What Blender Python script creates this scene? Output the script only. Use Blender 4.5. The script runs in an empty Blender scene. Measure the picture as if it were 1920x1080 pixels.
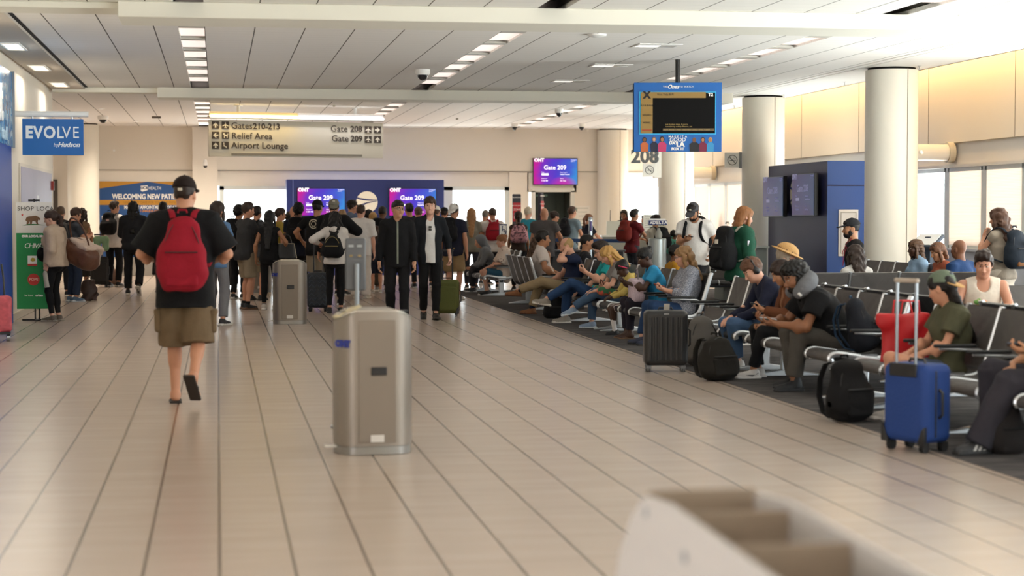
import bpy, math, random
import numpy as np
from mathutils import Matrix, Vector, Euler

# ---------------------------------------------------------------- camera, world, light, exposure
SC = bpy.context.scene
COL = SC.collection
FPX = 3500.0            # focal length in pixels of the 1920 wide frame
CAMH = 1.5              # eye height of the photographer
YAW = math.radians(8.96)
PITCH = math.atan(136 / FPX)
H = 3.75                # ceiling height
cam_d = bpy.data.cameras.new('camera'); cam = bpy.data.objects.new('camera', cam_d); COL.objects.link(cam)
cam_d.sensor_width = 36.0; cam_d.lens = FPX / 1920 * 36.0
cam_d.clip_end = 300
cam.location = (0, 0, CAMH)
cam.rotation_euler = (math.pi / 2 - PITCH, 0, -YAW)
cam_d.dof.use_dof = True; cam_d.dof.focus_distance = 25.0; cam_d.dof.aperture_fstop = 2.2
SC.camera = cam

world = bpy.data.worlds.new('daylight'); SC.world = world; world.use_nodes = True
wn = world.node_tree
for n in list(wn.nodes): wn.nodes.remove(n)
w_out = wn.nodes.new('ShaderNodeOutputWorld'); w_bg = wn.nodes.new('ShaderNodeBackground')
w_tc = wn.nodes.new('ShaderNodeTexCoord'); w_sp = wn.nodes.new('ShaderNodeSeparateXYZ'); w_r = wn.nodes.new('ShaderNodeValToRGB')
w_ad = wn.nodes.new('ShaderNodeMath'); w_ad.operation = 'MULTIPLY_ADD'; w_ad.inputs[1].default_value = .5; w_ad.inputs[2].default_value = .5
wn.links.new(w_tc.outputs['Generated'], w_sp.inputs[0]); wn.links.new(w_sp.outputs[2], w_ad.inputs[0]); wn.links.new(w_ad.outputs[0], w_r.inputs[0])
w_r.color_ramp.elements[0].position = .40; w_r.color_ramp.elements[0].color = (1.0, .98, .95, 1)        # sunlit concrete apron, raised above the sky to brighten the ceiling
w_r.color_ramp.elements[1].position = .52; w_r.color_ramp.elements[1].color = (.36, .37, .385, 1)         # bright hazy sky
wn.links.new(w_r.outputs[0], w_bg.inputs['Color']); w_bg.inputs['Strength'].default_value = 9.0
wn.links.new(w_bg.outputs[0], w_out.inputs['Surface'])

SC.view_settings.view_transform = 'Standard'; SC.view_settings.look = 'None'
SC.view_settings.gamma = 1.0; SC.view_settings.use_curve_mapping = False
SC.view_settings.exposure = 0.88
SC.cycles.max_bounces = 8; SC.cycles.diffuse_bounces = 5; SC.cycles.glossy_bounces = 4
SC.cycles.sample_clamp_indirect = 6.0
SC.cycles.use_denoising = True

def lamp_area(name, loc, rot, sx, sy, power, col=(1, 1, 1), portal=False):
    l = bpy.data.lights.new(name, 'AREA'); l.shape = 'RECTANGLE'; l.size = sx; l.size_y = sy
    l.energy = power; l.color = col
    if portal: l.cycles.is_portal = True
    o = bpy.data.objects.new(name, l); COL.objects.link(o); o.location = loc; o.rotation_euler = rot
    return o
XR = 11.8               # right wall
YB = 48.0               # back wall
# daylight portals in the glazed openings (they add no light, they only guide sampling)
lamp_area('window_daylight', (XR + .3, 20, 1.55), (0, math.pi / 2, 0), 3.1, 58, 1, portal=True)
lamp_area('window_daylight', (4.5, YB + .05, 1.2), (-math.pi / 2, 0, 0), 15, 2.3, 1, portal=True)

# ---------------------------------------------------------------- pixels to places
CY, SY = math.cos(YAW), math.sin(YAW)
def atD(u, D):
    r = (u - 960) / FPX
    return D * (CY * r + SY), D * (CY - SY * r)
def at(u, v, z=0.0):
    return atD(u, (CAMH - z) * FPX / (v - 404))

# ---------------------------------------------------------------- materials
def lin(c):
    if isinstance(c, str):
        c = tuple(int(c[i:i + 2], 16) / 255 for i in (0, 2, 4))
    return tuple(x / 12.92 if x <= .04045 else ((x + .055) / 1.055) ** 2.4 for x in c)
MATS = {}
def mat(key, col='808080', rough=.6, metal=0., bump=None, vary=0., emit=None, spec=None, alpha=None, trans=0., sheen=0., stretch=None, coat=0.):
    if key in MATS: return MATS[key]
    m = bpy.data.materials.new(key); m.use_nodes = True; MATS[key] = m
    nt = m.node_tree; b = nt.nodes['Principled BSDF']; c = lin(col)
    b.inputs['Base Color'].default_value = (*c, 1); b.inputs['Roughness'].default_value = rough; b.inputs['Metallic'].default_value = metal
    if spec is not None: b.inputs['Specular IOR Level'].default_value = spec
    if trans: b.inputs['Transmission Weight'].default_value = trans
    if coat: b.inputs['Coat Weight'].default_value = coat
    if sheen: b.inputs['Sheen Weight'].default_value = sheen; b.inputs['Sheen Roughness'].default_value = .5
    if emit:
        b.inputs['Emission Color'].default_value = (*lin(emit[0]), 1); b.inputs['Emission Strength'].default_value = emit[1]
    if alpha is not None: b.inputs['Alpha'].default_value = alpha
    if bump or vary:
        tc = nt.nodes.new('ShaderNodeTexCoord'); mp = nt.nodes.new('ShaderNodeMapping')
        nt.links.new(tc.outputs['Object'], mp.inputs['Vector'])
        if stretch: mp.inputs['Scale'].default_value = stretch
        no = nt.nodes.new('ShaderNodeTexNoise'); no.inputs['Scale'].default_value = bump[0] if bump else 8.
        no.inputs['Detail'].default_value = 3
        nt.links.new(mp.outputs[0], no.inputs['Vector'])
        if bump:
            bp = nt.nodes.new('ShaderNodeBump'); bp.inputs['Strength'].default_value = bump[1]; bp.inputs['Distance'].default_value = bump[2] if len(bump) > 2 else .01
            nt.links.new(no.outputs['Fac'], bp.inputs['Height']); nt.links.new(bp.outputs[0], b.inputs['Normal'])
        if vary:
            mx = nt.nodes.new('ShaderNodeMix'); mx.data_type = 'RGBA'
            mx.inputs[6].default_value = (*[x * (1 - vary) for x in c], 1); mx.inputs[7].default_value = (*[min(1, x * (1 + vary)) for x in c], 1)
            nt.links.new(no.outputs['Fac'], mx.inputs[0]); nt.links.new(mx.outputs[2], b.inputs['Base Color'])
    return m
def fabric(c):
    r, g, b = [int(c[i:i + 2], 16) / 255 for i in (0, 2, 4)]; y = .3 * r + .59 * g + .11 * b
    return tuple(min(.93, max(0., (y + (x - y) * .90) * (.90 if y < .62 else .97 if y < .70 else 1.07)) + 0) for x in (r, g, b))
def cloth(c, scale=26): return mat('cloth_' + c, fabric(c) if len(c) == 6 else c, .85, bump=(scale, .35, .012), vary=.10, spec=.25)
def skinm(c): return mat('skin_' + c, c, .5, spec=.4, vary=.06)
def hairm(c): return mat('hair_' + c, c, .55, bump=(60, .6, .01), vary=.30, stretch=(1, 1, .12), spec=.35)
def node_mat(key, build, rough=.6, spec=.5):
    """a material whose base colour comes from build(node_tree, texcoord) -> colour socket"""
    if key in MATS: return MATS[key]
    m = bpy.data.materials.new(key); m.use_nodes = True; MATS[key] = m
    nt = m.node_tree; b = nt.nodes['Principled BSDF']; b.inputs['Roughness'].default_value = rough; b.inputs['Specular IOR Level'].default_value = spec
    tc = nt.nodes.new('ShaderNodeTexCoord')
    s = build(nt, tc, b)
    if s is not None: nt.links.new(s, b.inputs['Base Color'])
    return m
def ramp(nt, fac, stops, interp='LINEAR'):
    r = nt.nodes.new('ShaderNodeValToRGB'); r.color_ramp.interpolation = interp
    e = r.color_ramp.elements
    while len(e) < len(stops): e.new(.5)
    for el, (p, c) in zip(e, stops): el.position = p; el.color = (*lin(c), 1)
    nt.links.new(fac, r.inputs[0]); return r.outputs[0]
def math_n(nt, op, a, b=None, c=None):
    n = nt.nodes.new('ShaderNodeMath'); n.operation = op
    for i, x in enumerate((a, b, c)):
        if x is None: continue
        if isinstance(x, (int, float)): n.inputs[i].default_value = x
        else: nt.links.new(x, n.inputs[i])
    return n.outputs[0]

# ---------------------------------------------------------------- objects
def link(o, parent=None):
    COL.objects.link(o)
    if parent is not None: o.parent = parent
    return o
def tag(o, label=None, cat=None, group=None, kind=None):
    if label: o['label'] = label
    if cat: o['category'] = cat
    if group: o['group'] = group
    if kind: o['kind'] = kind
    return o
def empty(name, loc=(0, 0, 0), rz=0., label=None, cat=None, group=None):
    o = bpy.data.objects.new(name, None); o.empty_display_size = .1
    COL.objects.link(o); o.location = loc; o.rotation_euler = (0, 0, rz)
    return tag(o, label, cat, group)
def kids(o): return [c for c in COL.objects if c.parent is o]
def copy_tree(o, parent=None):
    c = o.copy(); COL.objects.link(c); c.parent = parent
    for ch in kids(o): copy_tree(ch, c)
    return c

def rotz(a): return np.array([[math.cos(a), -math.sin(a), 0], [math.sin(a), math.cos(a), 0], [0, 0, 1.]])
def rotx(a): return np.array([[1., 0, 0], [0, math.cos(a), -math.sin(a)], [0, math.sin(a), math.cos(a)]])
def roty(a): return np.array([[math.cos(a), 0, math.sin(a)], [0, 1., 0], [-math.sin(a), 0, math.cos(a)]])
I3 = np.eye(3)
V = lambda *a: np.array(a, float)
def unit(v):
    n = np.linalg.norm(v); return v / n if n > 1e-9 else V(0, 0, 1)

class MB:
    """collects shapes of one mesh object"""
    def __init__(s): s.v = []; s.f = []; s.m = []; s.n = 0
    def add(s, vs, fs, mi=0):
        s.v.extend([tuple(map(float, p)) for p in vs]); s.f.extend([tuple(i + s.n for i in f) for f in fs]); s.m.extend([mi] * len(fs)); s.n += len(vs); return s
    def box(s, c, size, R=I3, mi=0):
        hx, hy, hz = [k / 2 for k in size]; c = np.array(c, float)
        vs = [c + R @ V(x, y, z) for x in (-hx, hx) for y in (-hy, hy) for z in (-hz, hz)]
        return s.add(vs, [(0, 1, 3, 2), (4, 6, 7, 5), (0, 4, 5, 1), (2, 3, 7, 6), (0, 2, 6, 4), (1, 5, 7, 3)], mi)
    def tube(s, pts, r, seg=10, mi=0, cap=True, flat=None, side=None):
        """round or flattened bar along pts; r number or list; flat=(a,b) elliptic half sizes along side / across"""
        P = [np.array(p, float) for p in pts]; n = len(P)
        rs = r if isinstance(r, (list, tuple)) else [r] * n
        vs = []; prev = None
        for i in range(n):
            t = unit(P[min(i + 1, n - 1)] - P[max(i - 1, 0)])
            if side is not None: a = np.array(side, float)
            elif prev is not None: a = prev
            else: a = V(1, 0, 0) if abs(t[0]) < .8 else V(0, 1, 0)
            a = unit(a - t * (a @ t)); b = np.cross(t, a); prev = a
            for k in range(seg):
                th = 2 * math.pi * k / seg
                if flat: vs.append(P[i] + a * math.cos(th) * flat[0] * rs[i] + b * math.sin(th) * flat[1] * rs[i])
                else: vs.append(P[i] + (a * math.cos(th) + b * math.sin(th)) * rs[i])
        fs = [(i * seg + k, i * seg + (k + 1) % seg, (i + 1) * seg + (k + 1) % seg, (i + 1) * seg + k) for i in range(n - 1) for k in range(seg)]
        if cap: fs += [tuple(range(seg))[::-1], tuple((n - 1) * seg + k for k in range(seg))]
        return s.add(vs, fs, mi)
    def cyl(s, a, b, r, r2=None, seg=20, mi=0): return s.tube([a, b], [r, r if r2 is None else r2], seg, mi)
    def lathe(s, prof, c=(0, 0, 0), seg=28, mi=0, R=I3, close=True):
        c = np.array(c, float); n = len(prof)
        vs = [c + R @ V(r * math.cos(2 * math.pi * k / seg), r * math.sin(2 * math.pi * k / seg), z) for r, z in prof for k in range(seg)]
        fs = [(i * seg + k, i * seg + (k + 1) % seg, (i + 1) * seg + (k + 1) % seg, (i + 1) * seg + k) for i in range(n - 1) for k in range(seg)]
        if close: fs += [tuple(range(seg))[::-1], tuple((n - 1) * seg + k for k in range(seg))]
        return s.add(vs, fs, mi)
    def prism(s, poly, d0, d1, axes='xy', mi=0, R=I3, c=(0, 0, 0)):
        """extrude a 2D polygon (in the plane named by axes) from d0 to d1 along the third axis"""
        ix = {'x': 0, 'y': 1, 'z': 2}; a, b = ix[axes[0]], ix[axes[1]]; k = 3 - a - b
        c = np.array(c, float); vs = []
        for d in (d0, d1):
            for p in poly:
                q = np.zeros(3); q[a] = p[0]; q[b] = p[1]; q[k] = d; vs.append(c + R @ q)
        n = len(poly)
        fs = [tuple(range(n))[::-1], tuple(range(n, 2 * n))] + [(i, (i + 1) % n, n + (i + 1) % n, n + i) for i in range(n)]
        return s.add(vs, fs, mi)
    def build(s, name, mats, parent=None, bevel=0., smooth=False, seg=2, loc=None, rz=0.):
        me = bpy.data.meshes.new(name); me.from_pydata(s.v, [], s.f)
        for m in (mats if isinstance(mats, (list, tuple)) else [mats]): me.materials.append(m)
        me.polygons.foreach_set('material_index', s.m)
        import bmesh
        bm = bmesh.new(); bm.from_mesh(me); bmesh.ops.recalc_face_normals(bm, faces=bm.faces); bm.to_mesh(me); bm.free()
        if smooth:
            me.polygons.foreach_set('use_smooth', [True] * len(me.polygons))
            me.set_sharp_from_angle(angle=math.radians(42))
        me.update()
        o = bpy.data.objects.new(name, me); link(o, parent)
        if bevel:
            bv = o.modifiers.new('bevel', 'BEVEL'); bv.width = bevel; bv.segments = seg; bv.limit_method = 'ANGLE'; bv.angle_limit = math.radians(40)
            bv.harden_normals = False
            me.polygons.foreach_set('use_smooth', [True] * len(me.polygons)); me.set_sharp_from_angle(angle=math.radians(55))
        if loc is not None: o.location = loc; o.rotation_euler = (0, 0, rz)
        return o

def text_into(mb, s, c, size, R=I3, mi=0, align='LEFT', bold=0., spacing=1.0, shear=0., depth=.002, xs=1.0):
    """lettering laid in the local x/z plane of R facing -y"""
    cu = bpy.data.curves.new('t', 'FONT'); cu.body = s; cu.size = size; cu.align_x = align; cu.align_y = 'CENTER'
    cu.offset = bold; cu.space_character = spacing; cu.shear = shear; cu.extrude = depth; cu.resolution_u = 3
    o = bpy.data.objects.new('t', cu); COL.objects.link(o)
    me = bpy.data.meshes.new_from_object(o.evaluated_get(bpy.context.evaluated_depsgraph_get()))
    c = np.array(c, float)
    vs = [c + R @ V(v.co.x * xs, -v.co.z, v.co.y) for v in me.vertices]
    mb.add(vs, [tuple(p.vertices) for p in me.polygons], mi)
    bpy.data.objects.remove(o); bpy.data.curves.remove(cu); bpy.data.meshes.remove(me)
    return mb
# ---------------------------------------------------------------- soft shapes: blended distance fields turned into one continuous mesh
F4 = np.float32
class P:
    __slots__ = ('fn', 'lo', 'hi', 'k', 'm', 'op')
    def __init__(s, fn, lo, hi, k=.02, m=0, op='u'): s.fn = fn; s.lo = np.array(lo, float); s.hi = np.array(hi, float); s.k = k; s.m = m; s.op = op
def _loc(c, R):
    c = np.array(c, float)
    if R is None or R is I3:
        return lambda X, Y, Z: (X - F4(c[0]), Y - F4(c[1]), Z - F4(c[2]))
    r = np.asarray(R, float)
    def f(X, Y, Z):
        x, y, z = X - F4(c[0]), Y - F4(c[1]), Z - F4(c[2])
        return tuple(x * F4(r[0, i]) + y * F4(r[1, i]) + z * F4(r[2, i]) for i in range(3))
    return f
def E(c, r, R=None, k=.02, m=0, op='u', cut=None):
    """ellipsoid; cut=(normal, offset) keeps the local side where n.q > offset"""
    g = _loc(c, R); r = [max(1e-4, float(x)) for x in r]
    def fn(X, Y, Z):
        x, y, z = g(X, Y, Z)
        a, b, d = x / F4(r[0]), y / F4(r[1]), z / F4(r[2])
        k0 = np.sqrt(a * a + b * b + d * d); k1 = np.sqrt((a / F4(r[0])) ** 2 + (b / F4(r[1])) ** 2 + (d / F4(r[2])) ** 2) + F4(1e-6)
        o = k0 * (k0 - 1) / k1
        if cut is not None:
            for n, off in (cut if isinstance(cut, list) else [cut]):
                o = np.maximum(o, F4(off) - (x * F4(n[0]) + y * F4(n[1]) + z * F4(n[2])))
        return o
    rm = np.array(r) if R is None else np.sqrt(((np.asarray(R) * np.array(r)) ** 2).sum(1))
    c = np.array(c, float); return P(fn, c - rm, c + rm, k, m, op)
def RC(a, b, ra, rb, k=.02, m=0, op='u'):
    a = np.array(a, float); b = np.array(b, float); ab = b - a; L2 = max(float(ab @ ab), 1e-9)
    def fn(X, Y, Z):
        x, y, z = X - F4(a[0]), Y - F4(a[1]), Z - F4(a[2])
        t = np.clip((x * F4(ab[0]) + y * F4(ab[1]) + z * F4(ab[2])) / F4(L2), 0, 1)
        return np.sqrt((x - t * F4(ab[0])) ** 2 + (y - t * F4(ab[1])) ** 2 + (z - t * F4(ab[2])) ** 2) - (F4(ra) + t * F4(rb - ra))
    r = max(ra, rb); return P(fn, np.minimum(a, b) - r, np.maximum(a, b) + r, k, m, op)
def EC(a, b, ra, rb, xd, flat=True, k=.02, m=0, op='u'):
    """elliptic cone from a to b; ra, rb = (half width along xd, half depth); flat or round ends"""
    a = np.array(a, float); b = np.array(b, float); ax = b - a; L = np.linalg.norm(ax); ax = ax / L
    xd = unit(np.array(xd, float) - ax * (np.array(xd, float) @ ax)); yd = np.cross(ax, xd)
    mn = min(ra[0], ra[1], rb[0], rb[1])
    def fn(X, Y, Z):
        x, y, z = X - F4(a[0]), Y - F4(a[1]), Z - F4(a[2])
        u = x * F4(xd[0]) + y * F4(xd[1]) + z * F4(xd[2]); w = x * F4(yd[0]) + y * F4(yd[1]) + z * F4(yd[2]); s = x * F4(ax[0]) + y * F4(ax[1]) + z * F4(ax[2])
        t = np.clip(s / F4(L), 0, 1)
        rx = F4(ra[0]) + t * F4(rb[0] - ra[0]); ry = F4(ra[1]) + t * F4(rb[1] - ra[1])
        rr = np.minimum(rx, ry)
        if flat:
            d = (np.sqrt((u / rx) ** 2 + (w / ry) ** 2) - 1) * rr
            return np.maximum(d, np.maximum(-s, s - F4(L)))
        e = (s - t * F4(L)) / F4(mn)
        return (np.sqrt((u / rx) ** 2 + (w / ry) ** 2 + e * e) - 1) * rr
    r = max(ra[0], ra[1], rb[0], rb[1]); return P(fn, np.minimum(a, b) - r, np.maximum(a, b) + r, k, m, op)
def CC(a, b, ra, rb, k=.02, m=0, op='u'):
    d = np.array(b, float) - np.array(a, float)
    return EC(a, b, (ra, ra), (rb, rb), V(1, 0, 0) if abs(unit(d)[0]) < .8 else V(0, 1, 0), True, k, m, op)
def BX(c, h, r, R=None, k=.02, m=0, op='u'):
    """rounded box, half sizes h, rounding r"""
    g = _loc(c, R); h = np.array(h, float)
    def fn(X, Y, Z):
        x, y, z = g(X, Y, Z)
        qx, qy, qz = np.abs(x) - F4(h[0] - r), np.abs(y) - F4(h[1] - r), np.abs(z) - F4(h[2] - r)
        return np.sqrt(np.maximum(qx, 0) ** 2 + np.maximum(qy, 0) ** 2 + np.maximum(qz, 0) ** 2) + np.minimum(np.maximum(qx, np.maximum(qy, qz)), 0) - F4(r)
    hh = h if R is None else np.abs(np.asarray(R)) @ h
    c = np.array(c, float); return P(fn, c - hh, c + hh, k, m, op)

def sdf_arrays(prims, res, wrinkle=0., seed=0, wf=(22, 9)):
    un = [p for p in prims if p.op == 'u']
    lo = np.min([p.lo for p in un], 0) - 3 * res - wrinkle; hi = np.max([p.hi for p in un], 0) + 3 * res + wrinkle
    n = np.ceil((hi - lo) / res).astype(int) + 1
    D = np.full(n, 1.0, F4); M = np.zeros(n, np.int8)
    ax = [(lo[i] + res * np.arange(n[i])).astype(F4) for i in range(3)]
    for p in prims:
        mg = p.k + 2.5 * res + wrinkle
        i0 = np.clip(np.floor((p.lo - mg - lo) / res).astype(int), 0, n); i1 = np.clip(np.ceil((p.hi + mg - lo) / res).astype(int) + 1, 0, n)
        if (i1 - i0 < 1).any(): continue
        sl = tuple(slice(a, b) for a, b in zip(i0, i1))
        d = p.fn(ax[0][sl[0]][:, None, None], ax[1][sl[1]][None, :, None], ax[2][sl[2]][None, None, :])
        s = D[sl]; k = F4(max(p.k, 1e-5))
        if p.op == 'u':
            M[sl] = np.where(d < s, np.int8(p.m), M[sl])
            h = np.maximum(k - np.abs(s - d), 0) / k; D[sl] = np.minimum(s, d) - h * h * k * F4(.25)
        elif p.op == 's':
            d = -d; h = np.maximum(k - np.abs(s - d), 0) / k; D[sl] = np.maximum(s, d) + h * h * k * F4(.25)
        elif p.op == 'c':            # recolour only
            M[sl] = np.where(d < 0, np.int8(p.m), M[sl])
    if wrinkle:
        idx = np.nonzero(np.abs(D) < .03 + wrinkle); x, y, z = ax[0][idx[0]], ax[1][idx[1]], ax[2][idx[2]]
        rs = np.random.RandomState(seed); ph = rs.rand(6) * 6.28; f1, f2 = wf
        D[idx] += F4(wrinkle) * (np.sin(f1 * (z * .9 + .45 * x * np.sin(ph[0]) + .5 * y) + ph[1] + 2.2 * np.sin(f2 * x + ph[2])) * .6 + np.sin(f1 * 1.7 * (x * .8 + y * .7 - z * .5) + ph[3] + 1.5 * np.sin(f2 * 1.3 * z + ph[4])) * .4)
    S = D < 0
    c = [S[i:n[0] - 1 + i, j:n[1] - 1 + j, k:n[2] - 1 + k] for i in (0, 1) for j in (0, 1) for k in (0, 1)]
    al = c[0].copy(); an = c[0].copy()
    for q in c[1:]: al &= q; an |= q
    mix = an & ~al
    I = np.argwhere(mix); nv = len(I)
    vid = np.full(mix.shape, -1, np.int32); vid[mix] = np.arange(nv)
    acc = np.zeros((nv, 3), F4); cnt = np.zeros(nv, F4)
    for a in range(3):
        o = [b for b in range(3) if b != a]
        for j in (0, 1):
            for k in (0, 1):
                off = np.zeros(3, int); off[o[0]] = j; off[o[1]] = k; off2 = off.copy(); off2[a] = 1
                A = I + off; B = I + off2
                d0 = D[A[:, 0], A[:, 1], A[:, 2]]; d1 = D[B[:, 0], B[:, 1], B[:, 2]]
                x = (d0 < 0) != (d1 < 0); t = np.where(x, d0 / np.where(x, d0 - d1, 1), 0)
                t = np.clip(t, 0, 1)
                acc[:, a] += np.where(x, t, 0); acc[:, o[0]] += x * F4(j); acc[:, o[1]] += x * F4(k); cnt += x
    co = lo + (I + acc / cnt[:, None]) * res
    rc = np.minimum(np.round(I + acc / cnt[:, None]).astype(int), n - 1); vm = M[rc[:, 0], rc[:, 1], rc[:, 2]]
    qs = []
    for a in range(3):
        o = [(a + 1) % 3, (a + 2) % 3]
        s0 = [slice(None)] * 3; s1 = [slice(None)] * 3; s0[a] = slice(0, n[a] - 1); s1[a] = slice(1, n[a])
        A = S[tuple(s0)]; B = S[tuple(s1)]; X = np.argwhere(A != B)
        X = X[(X[:, o[0]] > 0) & (X[:, o[1]] > 0) & (X[:, o[0]] < n[o[0]] - 1) & (X[:, o[1]] < n[o[1]] - 1)]
        if not len(X): continue
        ins = A[X[:, 0], X[:, 1], X[:, 2]]
        def g(j, k):
            Q = X.copy(); Q[:, o[0]] -= j; Q[:, o[1]] -= k; return vid[Q[:, 0], Q[:, 1], Q[:, 2]]
        q = np.stack([g(1, 1), g(0, 1), g(0, 0), g(1, 0)], 1)
        q[~ins] = q[~ins][:, ::-1]; qs.append(q)
    q = np.concatenate(qs) if qs else np.zeros((0, 4), np.int32)
    q = q[(q >= 0).all(1)]
    return co.astype(F4), q, vm[q[:, 0]] if len(q) else np.zeros(0, np.int8)

def mesh_arrays(name, parts, mats, parent=None):
    """one mesh object out of one or more (co, quads, material) blocks"""
    n = 0; C = []; Q = []; Mi = []
    for co, q, m in parts:
        C.append(co); Q.append(q + n); Mi.append(m); n += len(co)
    C = np.concatenate(C); Q = np.concatenate(Q).astype(np.int32); Mi = np.concatenate(Mi).astype(np.int32)
    me = bpy.data.meshes.new(name); me.vertices.add(len(C)); me.vertices.foreach_set('co', C.ravel().astype(F4))
    me.loops.add(Q.size); me.loops.foreach_set('vertex_index', Q.ravel())
    me.polygons.add(len(Q)); me.polygons.foreach_set('loop_start', np.arange(0, Q.size, 4, dtype=np.int32))
    for m in (mats if isinstance(mats, (list, tuple)) else [mats]): me.materials.append(m)
    me.polygons.foreach_set('material_index', np.minimum(Mi, max(0, len(me.materials) - 1)))
    me.polygons.foreach_set('use_smooth', np.ones(len(Q), bool))
    me.update(calc_edges=True)
    o = bpy.data.objects.new(name, me); return link(o, parent)
def soft(name, prims, res, mats, parent=None, wrinkle=0., seed=0, wf=(22, 9)):
    return mesh_arrays(name, [sdf_arrays(prims, res, wrinkle, seed, wf)], mats, parent)
# ---------------------------------------------------------------- people
def ik(root, tgt, a, b, pole):
    d = tgt - root; L = np.linalg.norm(d); Lc = min(max(L, abs(a - b) + .01), a + b - .002); dr = unit(d)
    x = (a * a - b * b + Lc * Lc) / (2 * Lc); h = math.sqrt(max(a * a - x * x, 0))
    p = np.array(pole, float); p = unit(p - dr * (p @ dr))
    return root + dr * x + p * h, root + dr * Lc
ARM = {  # hand target from the shoulder: outwards, forwards, up ; elbow pole ; palm normal (inwards, forwards, up)
    'hang': ((.07, .03, -.53), (.5, -.8, 0), (1, 0, 0), .35),
    'fwd': ((.04, .20, -.47), (.3, -.8, -.2), (1, 0, 0), .4),
    'back': ((.10, -.16, -.49), (.5, -.6, 0), (1, 0, 0), .4),
    'phone': ((-.10, .31, -.20), (.5, -.2, -.8), (.3, -.3, .9), .75),
    'low': ((-.08, .28, -.36), (.6, -.3, -.6), (.3, 0, .9), .6),
    'cross': ((-.27, .19, -.24), (.8, .1, -.5), (0, -1, 0), .3),
    'pocket': ((.06, .08, -.47), (.7, -.7, 0), (1, -.2, 0), .5),
    'strap': ((-.04, .17, -.12), (.5, -.2, -.9), (.3, -1, 0), .9),
    'ear': ((-.06, .14, .13), (.7, .3, -.7), (.9, -.2, 0), .6),
    'mouth': ((-.13, .26, -.02), (.5, .1, -.9), (.5, -.8, 0), .7),
    'lap': ((-.06, .34, -.33), (.6, -.3, -.6), (0, 0, -1), .3),
    'rest': ((.08, .22, -.34), (.8, -.5, -.3), (.2, 0, -1), .3),
    'up': ((-.02, .34, .02), (.4, 0, -.9), (.7, -.6, 0), .6),
    'reach': ((.03, .40, -.18), (.5, -.2, -.8), (.3, 0, -1), .4),
    'desk': ((-.02, .38, -.30), (.6, -.3, -.6), (.2, 0, -1), .3),
}
PEOPLE = []
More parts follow.
